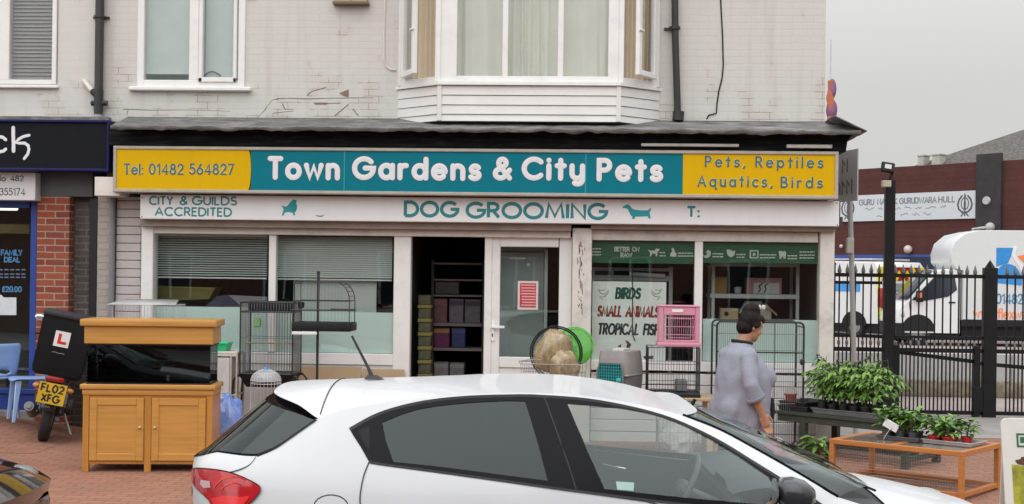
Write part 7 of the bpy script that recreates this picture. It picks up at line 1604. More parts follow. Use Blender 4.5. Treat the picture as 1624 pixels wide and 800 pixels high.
side_loop = [(0, .26)] + refine([(0, .26), (0, 1.02)], .06, False)[1:] + keep_(glass_bot)[1:] + keep_(glass_side)[1:] + keep_(rail)[1:] + keep_(ws_edge)[1:] + [p for p in hood_edge if p[0] > ws_edge[-1][0] + .01] + nose + [(3.0, .26)] + refine([(3.0, .26), (2.75, .24)], .05, False)[1:] + [(c_s(3.43 + .40, .24), .24)] + arch(3.43) + [(c_s(3.43 - .38, .2), .2), (1.6, .19), (c_s(.79 + .38, .2), .2)] + arch(.79) + [(c_s(.79 - .40, .24), .24), (.3, .25)]
VF_side = panel(side_loop, [dlo], .055, 1.0)
mb = MB(); put_panel(mb, VF_side, 0, -1); put_panel(mb, VF_side, 0, 1); bmesh.ops.remove_doubles(mb.bm, verts=mb.bm.verts, dist=.0008)
body = mb.build('body', cpaint, car, recalc=False, angle=60)
mb = MB(); put_panel(mb, VF_side, -.035, -1); put_panel(mb, VF_side, -.035, 1); mb.build('inner_lining', cinner, car, recalc=False, angle=60)
# roof, with the spoiler lip over the rear window
zc_tab = [(.0, 1.36), (.42, 1.384), (.7, 1.405), (1.28, 1.420), (1.62, 1.410), (1.965, 1.385), (2.3, 1.335), (2.55, 1.26), (2.75, 1.2), (3.2, 1.2)]
def lerp_tab(tab, x):
    for (a, b), (c, d) in zip(tab, tab[1:]):
        if x <= c: return b + (d - b) * max(0, (x - a)) / (c - a)
    return tab[-1][1]
edge = [c_S(s, z) for s, z in curve([(0, 1.375), (top_near[0] * .45, 1.365), (top_near[0] * .8, 1.335), top_near], 8)]
edge[0].y = -.002
edge_r = [c_S(s, z) for s, z in keep_(rail)]
s_h, z_h = rail[-1]; edge_f = [c_S(s_h + (3 - s_h) * k / 8, z_h + .008 * math.sin(math.pi / 2 * k / 8)) for k in range(1, 9)]
edge_all = edge + edge_r[1:] + edge_f
def roof_rows(dz=0, k=1.0):
    rows = []
    for p in edge_all:
        zc = max(p.z + .002, lerp_tab(zc_tab, p.x)); zc = p.z + (zc - p.z) * min(1, abs(p.y) / .25)
        rows.append([Vector((p.x, p.y * v * k, p.z + (zc - p.z) * (1 - abs(v) ** 2.4) + dz)) for v in [-1 + 2 * i / 16 for i in range(17)][::-1]])
    return rows
mb = MB(); mb.loft(roof_rows(), closed=False, cap=False); roof_o = mb.build('roof', cpaint, car, angle=60)
mb = MB(); mb.loft(roof_rows(-.03, .97)[14:], closed=False, cap=False); mb.build('headliner', P('headliner', (.25, .25, .25), .9), car, angle=60)
mb = MB(); lip = [r_[0] for r_ in ()]
low = [Vector((p.x + .035, p.y * .985, p.z - .045)) for p in edge]
for sgn in (-1, 1): mb.loft([[Vector((p.x - .004, p.y * (1 if sgn < 0 else -1), p.z)), Vector((q.x - .02, q.y * (1 if sgn < 0 else -1), q.z)), Vector((q.x + .05, q.y * .97 * (1 if sgn < 0 else -1), q.z + .01))] for p, q in zip(edge, low)], closed=False, cap=False)
mb.build('spoiler_lip', ctrim, car, angle=60)
# rear window
zt_r = [(0, 1.335), (top_near[0] * .45, 1.325), (top_near[0] * .8, 1.30), (top_near[0], top_near[1] - .012)]
rw_loop = keep_(glass_bot) + keep_(glass_side)[1:-1] + curve(zt_r, 5)[::-1]
VF = panel(rw_loop, (), .05); mb = MB(); put_panel(mb, VF, -.004, -1); put_panel(mb, VF, -.004, 1); bmesh.ops.remove_doubles(mb.bm, verts=mb.bm.verts, dist=.003); rwin = mb.build('rear_window', glass('rear_tint', (.12, .125, .12), f0=.06), car, recalc=False, angle=80)
for lp_ in (glass_side, glass_bot): each('seal', ctrim, rwin, [lambda mb, sd=sd: strip(mb, lp_, .016, .002, sd) for sd in (-1, 1)], recalc=False)
# windscreen
ws_loop = keep_(ws_edge) + [(2.85, .955), (3.0, .95)] + [(3.0, z_h + .006), (2.7, z_h + .004), (s_h + .03, z_h + .001)]
VF = panel(ws_loop, (), .06); mb = MB(); put_panel(mb, VF, -.004, -1); put_panel(mb, VF, -.004, 1); bmesh.ops.remove_doubles(mb.bm, verts=mb.bm.verts, dist=.003); wsc = mb.build('windscreen', cglass, car, recalc=False, angle=80)
each('seal', ctrim, wsc, [lambda mb, sd=sd: strip(mb, ws_edge, .02, .002, sd) for sd in (-1, 1)], recalc=False)
# hood and cowl
mb = MB(); NV = 15
def hood_row(x, dz=0, k=1):
    ye = c_Y(x, hood_ze(x)); return [Vector((x, -ye * k + 2 * ye * k * i / (NV - 1), hood_zc(x) - .055 * abs(-1 + 2 * i / (NV - 1)) ** 2.2 + dz)) for i in range(NV)]
rows = [hood_row(x) for x in [3.53 + .65 * i / 12 for i in range(13)]]
lastx = 4.18; zz = hood_ze(lastx)
rows.append([Vector((lastx + .10 + .06 * (1 - abs(-1 + 2 * i / (NV - 1)) ** 2), p.y * .93, .68)) for i, p in enumerate(rows[-1])]); rows.append([Vector((4.33 - .05 * abs(-1 + 2 * i / (NV - 1)) ** 2, p.y * .9, .58)) for i, p in enumerate(rows[-1])])
mb.loft(rows, closed=False, cap=False); mb.build('bonnet', cpaint, car, angle=50)
mb = MB(); mb.loft([hood_row(3.14, -.015, .97), hood_row(3.3, -.014, .975), hood_row(3.42, -.012, .98), hood_row(3.535, -.006, .985)], closed=False, cap=False); cow = mb.build('cowl', ctrim, car)
mb = MB(); mb.tube([(3.52, -.45, hood_zc(3.5) + .012), (3.42, -.1, hood_zc(3.5) + .035), (3.30, .42, hood_zc(3.4) + .06)], .007, 6); mb.build('wiper', black_plastic, cow)
# side glass, trim, lines
def trim_panel():
    VF = panel(dlo, [g_rear, g_front], .05)
    return each('window_trim', ctrim, car, [lambda mb, sd=sd: put_panel(mb, VF, .003, sd) for sd in (-1, 1)], recalc=False, angle=60)
trms = trim_panel()
for nm, lp, m_ in (('rear_side_window', g_rear, cglass_r), ('front_side_window', g_front, cglass)):
    VF = panel(refine(lp, .05), (), .07)
    for sd in (-1, 1): mb = MB(); put_panel(mb, VF, -.002, sd); mb.build(nm, m_, car, recalc=False, angle=80)
VFq = panel(g_quarter, (), .05)
for sd, trm in zip((-1, 1), trms):
    mb = MB(); strip(mb, dlo_top, .016, .006, sd); mb.build('top_seal', P('seal_grey', (.07, .07, .075), .4), trm, recalc=False)
    mb = MB(); strip(mb, dlo_bot[:n_bot], .012, .006, sd); mb.build('waist_seal', P('seal_grey', (.07, .07, .075), .4), trm, recalc=False)
    mb = MB(); put_panel(mb, VFq, .005, sd); mb.build('hidden_door_handle', black_plastic, trm, recalc=False)
bsplit = hitc([(863, 629), (880, 676), (900, 733), (915, 780)])
bs2 = bsplit + [(bsplit[-1][0] + .04, .8), (bsplit[-1][0] + .045, .5), (bsplit[-1][0] + .03, .25)]
d2 = hitc([(585, 734), (577, 755), (572, 780), (571, 797)]); d2 = d2 + [(d2[-1][0] + .01, .78), (d2[-1][0] + .03, .68)]
a_ = c_hit(1318, 812); d3 = [a_, (a_[0] + .02, .8), (a_[0] - .01, .5), (a_[0] - .03, .25)]
for sd in (-1, 1):
    for L_ in (bs2, d2, d3): mb = MB(); strip(mb, refine(L_, .04, False), .006, .005, sd); mb.build('panel_gap', cgap, body, recalc=False)
    mb = MB(); strip(mb, hitc([(406, 724), (396, 737), (380, 745), (362, 750)]), .006, .0015, sd); mb.build('panel_gap', cgap, body, recalc=False)
mb = MB()
fc = hit([(525 + 27 * math.cos(rad(a)), 803 + 18 * math.sin(rad(a))) for a in range(0, 361, 20)]); strip(mb, fc, .005, .0015)
mb.build('fuel_flap_gap', cgap, body, recalc=False)
mb = MB()                              # roof to spoiler gap
gp = [Vector(edge_all[i]) for i in range(0)]
def on_roof(x, v):
    for p, q in zip(edge_all, edge_all[1:]):
        if p.x <= x <= q.x and q.x > p.x and x > .4:
            t = (x - p.x) / (q.x - p.x); e_ = p.lerp(q, t); zc = max(e_.z + .002, lerp_tab(zc_tab, x)); zc = e_.z + (zc - e_.z) * min(1, abs(e_.y) / .25)
            return Vector((x, -e_.y * v, e_.z + (zc - e_.z) * (1 - abs(v) ** 2.4) + .002))
    return None
pts = [on_roof(.72 + .0 * abs(v), v) for v in [-.96 + 1.92 * i / 24 for i in range(25)]]
mb.tube([p for p in pts if p], .0035, 4); mb.build('spoiler_gap', cgap, roof_o)
# tail lights
tl_loop = (hitc([(307, 745), (316, 743.5), (345, 746), (369, 751), (398, 763), (414, 774), (407, 787), (394, 800), (372, 822), (345, 822), (336, 800), (330, 789), (314, 774), (306, 761), (306, 750), (307, 745)], 3)[:-1])
red = P('tail_red', (.46, .008, .014), .12, var=.25, vs=18, coat=.6, spec=.6); redl = P('tail_bright', (.80, .03, .03), .2, var=.1, coat=.4)
for sd in (-1, 1):
    mb = MB(); VF = panel(refine(tl_loop, .03), (), .03); put_panel(mb, VF, .009, sd); tl = mb.build('tail_light', red, car, recalc=False, angle=60)
    mb = MB(); strip(mb, tl_loop + tl_loop[:1], .012, .007, sd); mb.build('light_seal', P('tail_seal', (.06, .01, .01), .4), tl, recalc=False)
    mb = MB(); VF = panel(refine(curve(hit([(338, 790), (360, 786), (385, 788), (398, 786), (388, 800), (370, 818), (348, 818), (341, 800)]), 2), .03), (), .03); put_panel(mb, VF, .012, sd); mb.build('lower_lens', redl, tl, recalc=False)
    mb = MB(); VF = panel(hit([(322, 761), (336, 763), (337, 773), (326, 774), (321, 768)]), (), .03); put_panel(mb, VF, .0125, sd); mb.build('reverse_lens', P('reverse_lens', (.62, .42, .42), .2), tl, recalc=False)
    mb = MB()
    for r_ in (16, 26): strip(mb, hit([(372 + r_ * 1.2 * math.cos(rad(a)), 782 + r_ * math.sin(rad(a))) for a in range(200, 320, 12)]), .006, .0115, sd)
    mb.build('light_ring', redl, tl, recalc=False)
bt_ = c_hit(296, 796); TSurf = lambda u, v, w: c_S(u, v, .003 + w)
mb = MB(); s0_ = c_s(c_S(*bt_).x, bt_[1]); text(mb, 'Giulietta', TSurf, max(.03, bt_[0] - .06), bt_[0] + .20, .845, .04, .0035, d=.002, shear=.2); mb.build('model_script', P('script_chrome', (.18, .18, .19), .25, metal=.6), body, recalc=False)
mb = MB(); mb.lathe([(0, .012), (.035, .010), (.042, 0), (.042, -.02)], (-.004, 0, .965), 20, Matrix.Rotation(rad(-90), 3, 'Y')); mb.build('round_badge', steel, body)
# antenna, mirrors
b0, b1 = c_plane(593, 601, 0), c_plane(558, 533, 0); mb = MB(); mb.tube([b0 + Vector((-.012, 0, .012)), b0.lerp(b1, .25), b1], [.014, .0085, .0065], 8); mb.loft([[Vector((b0.x + .055 * a, .022 * b, b0.z - .004)) for a, b in ((-1, 0), (-.6, -1), (.6, -.8), (1.1, 0), (.6, .8), (-.6, 1))], [Vector((b0.x - .01 + .026 * a, .012 * b, b0.z + .02)) for a, b in ((-1, 0), (-.6, -1), (.6, -.8), (1.1, 0), (.6, .8), (-.6, 1))]]); mb.build('antenna', P('antenna_black', (.025, .022, .022), .5), car)
mpos = c_S(*c_hit(1236, 768)); 
for sd in (-1, 1):
    mb = MB(); cq = mpos + Vector((.02, -.10, -.02)); rings = []
    for t_, k, sh in ((0, .25, 0), (.06, .62, 0), (.2, .9, 0), (.45, 1, 0), (.75, .86, 0), (.95, .5, 0), (1, .15, 0)):
        rings.append([Vector((cq.x - .06 + .19 * t_, (cq.y + math.copysign(abs(math.cos(rad(a))) ** .7, math.cos(rad(a))) * .115 * k) * (1 if sd < 0 else -1), cq.z + .0 + math.copysign(abs(math.sin(rad(a))) ** .7, math.sin(rad(a))) * .078 * k - .02 * t_)) for a in range(0, 360, 20)])
    mb.loft(rings); mb.bar((mpos.x + .03, mpos.y * (1 if sd < 0 else -1), mpos.z - .03), (cq.x + .02, cq.y * (1 if sd < 0 else -1), cq.z - .04), .05); mr = mb.build('door_mirror', P('mirror_black', (.03, .03, .033), .22, coat=.4), car, angle=60)
    mb = MB(); mb.ball((cq.x - .062, cq.y * (1 if sd < 0 else -1), cq.z), (.006, .10, .066), 14); mb.build('mirror_glass', P('mirror_glass', (.8, .8, .8), .02, metal=1), mr)
# interior
mb = MB(); mb.box(.35, 3.6, -.74, .74, .22, .30); mb.box(.2, 1.0, -.62, .62, .30, .88, .03); mb.build('floor', cinner, car)
for y in (-.38, .38):
    mb = MB(); mb.box(1.75, 2.25, y - .24, y + .24, .48, .62, .05, 2); mb.obox((1.70, y, .88), (.14, .46, .62), Matrix.Rotation(rad(-14), 3, 'Y'), .05, 2); mb.obox((1.60, y, 1.24), (.09, .24, .17), Matrix.Rotation(rad(-8), 3, 'Y'), .035, 2); mb.build('front_seat', cseat, car)
mb = MB(); mb.box(1.05, 1.5, -.62, .62, .46, .60, .05, 2); mb.obox((1.02, 0, .85), (.14, 1.22, .55), Matrix.Rotation(rad(-18), 3, 'Y'), .05, 2)
for y in (-.42, .42): mb.obox((.94, y, 1.16), (.08, .24, .13), None, .03, 2)
mb.build('rear_seat', cseat, car)
mb = MB(); mb.grid(lambda u, v: Vector((2.75 + .75 * u, -.70 + 1.4 * v, .90 + .07 * math.sin(math.pi * min(1, u * 1.2 + .15)) - .02 * u + (.035 if abs(v - .27) < .14 and u < .4 else 0))), 10, 20); mb.box(2.75, 2.82, -.70, .70, .55, .92, .03); mb.build('dashboard', P('dash', (.05, .052, .055), .7), car)
mb = MB(); R3 = Matrix.Rotation(rad(-65), 3, 'Y'); cst = Vector((2.55, -.36, .90))
mb.tube([cst + R3 @ Vector((.18 * math.cos(rad(a)), .18 * math.sin(rad(a)), 0)) for a in range(0, 360, 15)], .016, 8, closed=True); mb.bar(cst + R3 @ Vector((0, -.17, 0)), cst + R3 @ Vector((0, .17, 0)), .035, .02); mb.ball(cst, (.05, .06, .05), 10); mb.cyl(cst, cst + Vector((.25, 0, -.1)), .025); mb.build('steering_wheel', P('wheel_rim_grey', (.10, .10, .105), .5), car)
for sd in (-1, 1):
    mb = MB(); mb.obox((2.28, sd * .775, .845), (.16, .02, .025), Matrix.Rotation(rad(12), 3, 'Y'), .008, 2); mb.build('inner_door_handle', P('chrome', (.75, .75, .75), .15, metal=1), car)
mb = MB(); mb.obox((2.62, 0, 1.27), (.02, .22, .06), None, .02, 2); mb.cyl((2.63, 0, 1.28), (2.66, 0, 1.33), .01); mb.build('interior_mirror', black_plastic, car)
q = [c_hit(*p) for p in ((977, 764), (1006, 766), (1005, 779), (979, 777))]; mb = MB(); mb.face(*[c_S(*p, -.006) for p in q]); mb.build('parking_sticker', P('sticker', (.45, .62, .56), .5), car, smooth=False)
for x in (.79, 3.43):
    for y, ax in ((-.77, (0, -1, 0)), (.77, (0, 1, 0))): wheel(car, Vector((x, y, .315)), .315, .21, ax, P('alloy', (.5, .5, .51), .3, metal=.8))
mb = MB(); mb.box(.06, 4.28, -.72, .72, .18, .24); mb.box(4.25, 4.30, -.5, .5, .30, .56, .01); mb.build('underbody', black_plastic, car)
for sd in (-1, 1):
    mb = MB(); mb.ball((4.10, sd * .60, .70), (.13, .10, .075), 14, Matrix.Rotation(rad(-25 * sd), 3, 'Z')); mb.build('headlight', glass('lamp_lens', (.9, .9, .9), milk=.3, mcol=(.6, .6, .6)), car)
place(car, (CX, CY, CZ), CPH)
# a black car parked behind it: only its nose is in view
def recolour(o, mapping):
    for i, sl in enumerate(o.data.materials if o.data else []):
        if sl and sl.name in mapping: o.data = o.data.copy(); o.data.materials[i] = mapping[sl.name]
bcp = P('car_black', (.008, .008, .009), .10, var=.05, coat=1, spec=.6)
c2 = copy_tree(car); tag(c2, 'glossy black car whose nose enters at the bottom left corner', 'car'); c2.name = 'black_hatchback'
def walk(o):
    for ch in list(o.children): walk(ch)
    if o.data: recolour(o, {'car_white': bcp})
    if o.name.split('.')[0] in ('model_script', 'parking_sticker', 'antenna'): bpy.data.objects.remove(o)
walk(c2)
e_ = gnd(78, 905); place(c2, (-4.36 - 3.42 + .15, -6.98, CZ - .03), rad(2))
# ================================================================== WOMAN
def vremesh(mb, name, mat, parent, vox, smooth_it=4):
    o = mb.build(name, mat, None, recalc=True); md = o.modifiers.new('r', 'REMESH'); md.mode = 'VOXEL'; md.voxel_size = vox; md.use_smooth_shade = True
    ms = o.modifiers.new('s', 'SMOOTH'); ms.iterations = smooth_it; ms.factor = .5
    freeze(o)
    if not o.data.materials: o.data.materials.append(mat)
    o.data.polygons.foreach_set('use_smooth', [True] * len(o.data.polygons)); o.parent = parent; return o
def ell(c, rx, ry, n=20, tilt=0, p=1.0):
    o = []
    for i in range(n):
        a = 2 * math.pi * i / n; x = math.copysign(abs(math.cos(a)) ** p, math.cos(a)) * rx; y = math.copysign(abs(math.sin(a)) ** p, math.sin(a)) * ry
        o.append(Vector((c[0] + x * math.cos(tilt), c[1] + y, c[2] - x * math.sin(tilt))))
    return o
def woman():
    t = root('person', 'woman in long grey knit top with dark pinned up hair, looking down', 'person')
    skin = P('skin', (.42, .21, .13), .5, var=.08, vs=20); knit = P('grey_knit', (.29, .30, .355), .9, var=.13, vs=150, bump=.5, bs=200, spec=.2, stretch=(1, 1, .6)); blackc = P('black_cloth', (.012, .012, .014), .85); hairm = P('dark_hair', (.009, .006, .005), .6, var=.5, vs=30, bump=.8, bs=90, spec=.2, stretch=(1, 1, .3))
    b = MB()
    hd = Vector((.075, 0, 1.405)); RT = Matrix.Rotation(rad(24), 3, 'Y'); H = lambda x, y, z: hd + RT @ Vector((x, y, z))
    b.ball(H(-.012, 0, .02), (.098, .078, .105), 18, RT); b.ball(H(.03, 0, -.055), (.062, .056, .062), 14, RT); b.ball(H(.062, 0, -.085), (.03, .034, .026), 10, RT)
    b.ball(H(.092, 0, -.018), (.022, .014, .022), 10, RT); b.cyl(H(.082, 0, .02), H(.098, 0, -.018), .009, .012, 8); b.ball(H(.078, 0, -.058), (.018, .026, .010), 10, RT); b.ball(H(.074, 0, .032), (.02, .05, .012), 10, RT)
    for s_ in (-1, 1): b.ball(H(-.012, s_ * .079, -.012), (.018, .008, .032), 10, RT); b.ball(H(.052, s_ * .04, -.03), (.03, .022, .028), 10, RT)
    b.tube([(-.02, 0, 1.22), (.0, 0, 1.28), H(-.02, 0, -.06)], [.07, .058, .056], 14)
    b.loft([ell((0, 0, .52), .19, .20), ell((-.02, 0, .75), .21, .23), ell((.01, 0, .95), .19, .20), ell((0, 0, 1.12), .15, .20), ell((-.02, 0, 1.21), .10, .15), ell((-.02, 0, 1.27), .06, .07)])
    for s_ in (-1, 1):
        b.tube([(-.01, s_ * .10, .72), (.0, s_ * .10, .40), (-.01, s_ * .10, .22), (-.02, s_ * .10, .03)], [.12, .075, .062, .042], 14); b.ball((.05, s_ * .10, .025), (.11, .045, .028), 12)
    arms = {}
    for s_, el, wr, hn in ((-1, (-.09, -.295, .955), (.01, -.305, .735), (.055, -.30, .64)), (1, (.05, .29, .94), (.20, .22, .80), (.29, .18, .75))):
        sh = Vector((-.055, s_ * .185, 1.165)); el, wr, hn = Vector(el), Vector(wr), Vector(hn); arms[s_] = (sh, el, wr)
        b.tube([sh, sh.lerp(el, .5), el, el.lerp(wr, .35), wr, hn], [.062, .056, .045, .043, .029, .030], 14)
        dr = (hn - wr).normalized(); side = Vector((1, 0, 0)) - dr * dr.x; side.normalize(); pal = dr.cross(side)
        b.obox(wr + dr * .065, (.078, .032, .085), Matrix((side, pal, dr)).transposed(), .012, 2)
        for i, (ln, off) in enumerate(((.072, .030), (.083, .011), (.078, -.010), (.062, -.030))):
            a0 = wr + dr * .095 + side * off; curl = pal * (.010 + .004 * i) * (1 if s_ < 0 else -1)
            b.tube([a0, a0 + dr * ln * .45 + curl * .3, a0 + dr * ln * .78 + curl * 1.2, a0 + dr * ln + curl * 2.2], [.0105, .0095, .0088, .007], 8)
        a0 = wr + dr * .03 + side * .034; b.tube([a0, a0 + side * .022 + dr * .03, a0 + side * .026 + dr * .062 + pal * .01], [.012, .0105, .008], 8)
    body = vremesh(b, 'body', skin, t, .0065, 3)
    # knit top: one continuous garment with sleeves
    g = MB()
    g.loft([ell((-.01, 0, .475), .205, .235, 28), ell((-.01, 0, .60), .222, .25, 28), ell((-.015, 0, .75), .235, .262, 28), ell((.0, 0, .88), .232, .25, 28), ell((.0, 0, 1.0), .232, .245, 28), ell((-.015, 0, 1.10), .190, .225, 28), ell((-.04, 0, 1.19), .138, .180, 28), ell((-.04, 0, 1.24), .100, .122, 28), ell((-.03, 0, 1.275), .082, .095, 28)])
    g.ball((.16, -.09, 1.0), (.095, .095, .10), 12); g.ball((.16, .09, 1.0), (.095, .095, .10), 12); g.ball((-.13, -.08, .74), (.125, .14, .15), 12); g.ball((-.13, .08, .74), (.125, .14, .15), 12)
    for s_ in (-1, 1):
        sh, el, wr = arms[s_]; cu = el.lerp(wr, .50)
        g.ball(sh, (.078, .072, .072), 12); g.tube([sh + Vector((.02, -s_ * .06, .02)), sh, sh.lerp(el, .35), sh.lerp(el, .75), el, cu], [.070, .070, .070, .068, .066, .064], 16)
    top = vremesh(g, 'knit_top', knit, t, .011, 6)
    me = top.data                                                      # soft folds
    for v in me.vertices:
        p = v.co; k = max(0, min(1, (1.15 - p.z) / .5)); n_ = noise.noise(Vector((p.x * 8, p.y * 8, p.z * 2.2))) * .013 * k + .005 * math.sin(p.z * 55 + 5 * p.y + 4 * noise.noise(p * 6)) * max(0, noise.noise(p * 4 + Vector((3, 1, 0)))) + .010 * noise.noise(Vector((p.x * 14, p.y * 14, p.z * 9)))
        v.co += v.normal * n_
    for s_ in (-1, 1):
        sh, el, wr = arms[s_]; d = (wr - el).normalized(); c0, c1 = el.lerp(wr, .40), el.lerp(wr, .52); c = MB(); c.tube([c0, c0.lerp(c1, .3), c0.lerp(c1, .8), c1], [.076, .081, .079, .072], 18); c.build('cuff', P('cuff_knit', (.21, .215, .26), .9, var=.12, vs=120, bump=.4), top)
    mb = MB(); mb.tube([(-.015 + .078 * math.cos(rad(a)), .088 * math.sin(rad(a)), 1.278 - .012 * math.cos(rad(a))) for a in range(0, 360, 15)], .013, 8, closed=True); mb.build('collar', blackc, top)
    mb = MB(); mb.tube([(.18, -.165, .84), (.196, -.15, .78), (.198, -.15, .72), (.185, -.15, .66)], [.012, .022, .024, .012], 8); mb.build('dark_slit', blackc, top)  # short black strip built for the dark slit in the top
    mb = MB()
    for s_ in (-1, 1): mb.tube([(-.01, s_ * .10, .62), (.0, s_ * .10, .40), (-.01, s_ * .10, .22), (-.02, s_ * .10, .10)], [.128, .084, .071, .053], 16)
    mb.build('leggings', blackc, t)
    mb = MB()
    for s_ in (-1, 1): mb.ball((.045, s_ * .10, .032), (.135, .055, .042), 14); mb.box(-.085, .175, s_ * .10 - .05, s_ * .10 + .05, -.004, .02, .012, 2)
    mb.build('shoes', P('pink_shoe', (.55, .20, .36), .6), t)
    h = MB(); h.ball(H(-.032, 0, .032), (.102, .088, .105), 18, RT); h.ball(H(-.055, 0, -.035), (.075, .078, .07), 14, RT); h.ball(H(-.045, 0, .118), (.070, .064, .062), 14, RT); h.ball(H(-.085, 0, .10), (.05, .055, .05), 12, RT); h.ball(H(-.03, .01, .155), (.048, .048, .034), 12, RT); h.ball(H(.035, 0, .075), (.06, .062, .045), 12, RT)
    for s_ in (-1, 1): h.tube([H(-.02, s_ * .08, -.01), H(.01, s_ * .082, .0), H(.03, s_ * .07, .035)], [.02, .014, .016], 8)
    hr = vremesh(h, 'hair', hairm, t, .007, 9)
    for v in hr.data.vertices: v.co += v.normal * .004 * noise.noise(Vector((v.co.x * 22, v.co.y * 60, v.co.z * 18)))
    mb = MB(); c = H(.004, -.03, .168)
    for dx, rz in ((-.015, .2), (.022, -.2)): mb.obox(c + Vector((dx, 0, 0)), (.032, .014, .034), Matrix.Rotation(rz, 3, 'Y') @ RT, .006, 2)
    mb.build('hair_clip', P('clip_white', (.62, .62, .62), .4), hr); return t
pw = gnd(1176, 797); wo = woman(); place(wo, (pw.x, pw.y, gz(pw.y) + .004), rad(22)); wo.scale = (.98, .98, 1.035)

# ================================================================== MOTORBIKE (local: x forward, z up, origin at the rear tyre)
def bike():
    t = root('motorbike', 'motorbike with a black delivery box, L plate and yellow number plate', 'motorbike'); gloss = P('bike_black', (.015, .015, .017), .3, coat=.4); redb = P('bike_red', (.28, .02, .018), .3, coat=.5)
    for x, w_ in ((0, .11), (1.27, .09)):
        wheel(t, Vector((x, 0, .30)), .30, w_, (0, -1, 0), P('bike_rim', (.20, .20, .21), .4, metal=.7))
    mb = MB(); mb.tube([(0, .07, .3), (.3, .08, .36), (.55, .08, .32)], .022, 8); mb.tube([(0, -.07, .3), (.3, -.08, .36), (.55, -.08, .32)], .022, 8); mb.tube([(-.25, 0, .72), (.2, 0, .70), (.6, 0, .74), (1.0, 0, .92)], .03, 8); mb.tube([(.55, 0, .3), (.75, 0, .55), (1.0, 0, .88)], .028, 8)
    for s_ in (-1, 1): mb.tube([(.02, s_ * .10, .32), (.14, s_ * .11, .66)], .018, 8)
    mb.build('frame', gloss, t)
    mb = MB()
    for s_ in (-1, 1):
        mb.tube([(.0 + .10 - .0, s_ * .115, .45 + .012 * 0)] + [(.03 + .012 * i, s_ * (.115 + (.012 if i % 2 else 0)), .36 + .028 * i) for i in range(10)], .022, 6)
    mb.build('shock_absorber', P('shock', (.30, .30, .31), .4, metal=.6), t)
    mb = MB(); mb.box(.38, .72, -.14, .14, .24, .52, .05, 2); mb.cyl((.58, 0, .45), (.74, 0, .62), .08, n=14); mb.cyl((.5, -.19, .36), (.5, .19, .36), .10, n=16); mb.build('engine', P('engine_grey', (.12, .12, .125), .45, metal=.6), t)
    mb = MB(); mb.tube([(.7, .1, .4), (.6, .16, .2), (.25, .18, .24), (-.18, .20, .36)], [.02, .022, .045, .05], 12); mb.tube([(-.18, .20, .36), (-.21, .202, .368)], [.03, .03], 12); mb.build('exhaust', P('exhaust', (.16, .16, .16), .35, metal=.8), t)
    mb = MB(); mb.loft([ell((x, 0, z), .0 + h_, w_, 16) if False else [Vector((x, w_ * math.cos(rad(a)), z + h_ * math.sin(rad(a)))) for a in range(0, 360, 24)] for x, z, w_, h_ in ((.45, .80, .07, .06), (.6, .84, .13, .10), (.8, .88, .14, .12), (.95, .88, .09, .10), (1.02, .86, .03, .04))]); mb.build('fuel_tank', redb, t)
    mb = MB(); mb.loft([[Vector((x, w_ * math.cos(rad(a)), z + .045 * math.sin(rad(a)))) for a in range(0, 360, 24)] for x, z, w_ in ((-.32, .74, .09), (-.1, .76, .13), (.2, .74, .14), (.5, .79, .10))]); mb.build('seat', P('seat_black', (.02, .02, .021), .7), t)
    mb = MB()
    for s_ in (-1, 1): mb.tube([(1.27, s_ * .085, .30), (1.10, s_ * .085, .75), (1.02, s_ * .085, .96)], .020, 8)
    mb.build('fork', steel, t)
    mb = MB(); mb.tube([(.82, -.38, 1.04), (.92, -.28, 1.06), (1.02, -.08, .98), (1.02, .08, .98), (.92, .28, 1.06), (.82, .38, 1.04)], .012, 8); mb.build('handlebar', gloss, t)
    for s_ in (-1, 1):
        mb = MB(); mb.tube([(.92, s_ * .28, 1.06), (.95, s_ * .34, 1.18)], .006, 6); mb.ball((.93, s_ * .37, 1.22), (.02, .065, .042), 12); mr = mb.build('mirror', gloss, t); mb = MB(); mb.ball((.914, s_ * .37, 1.22), (.008, .058, .036), 12); mb.build('mirror_glass', P('bike_mirror', (.75, .76, .76), .1, metal=.8), mr)
    mb = MB(); mb.ball((1.14, 0, .94), (.08, .09, .09), 14); mb.build('headlight', gloss, t)
    mb = MB(); mb.grid(lambda u, v: Vector((.30 * math.cos(rad(200 - 150 * u)) * 1.18, (-.06 + .12 * v), .30 + .355 * math.sin(rad(200 - 150 * u)) * (1 if True else 1))) if False else Vector((-.355 * math.cos(rad(10 + 85 * u)), -.075 + .15 * v, .30 + .355 * math.sin(rad(10 + 85 * u)))), 12, 3); mb.build('rear_mudguard', gloss, t, solid=.008)
    mb = MB(); mb.grid(lambda u, v: Vector((1.27 - .335 * math.cos(rad(20 + 130 * u)), -.055 + .11 * v, .30 + .335 * math.sin(rad(20 + 130 * u)))), 14, 3); mb.build('front_mudguard', redb, t, solid=.008)
    for s_ in (-1, 1):
        mb = MB(); mb.cyl((-.30, s_ * .05, .60), (-.30, s_ * .14, .60), .01); mb.ball((-.31, s_ * .165, .60), (.03, .04, .028), 10); mb.build('indicator', P('bike_ind', (.55, .22, .06), .3), t)
        mb = MB(); mb.box(-.05, .10, s_ * .13 - .012, s_ * .13 + .012, .42, .60, .008); mb.build('side_panel', P('side_silver', (.42, .42, .42), .4), t)
    mb = MB(); mb.box(-.36, -.29, -.09, .09, .665, .72, .015, 2); mb.build('tail_light', P('bike_tail', (.30, .02, .02), .25), t)
    TPl = lambda u, v, w: Vector((-.385 - w + .03 * (v - .5), -u, v))
    mb = MB(); mb.prism([(-.135, .44), (.135, .44), (.135, .655), (-.135, .655)], TPl, -.006, 0); pl = mb.build('number_plate', P('plate_yellow', (.62, .40, .02), .45), t, smooth=False)
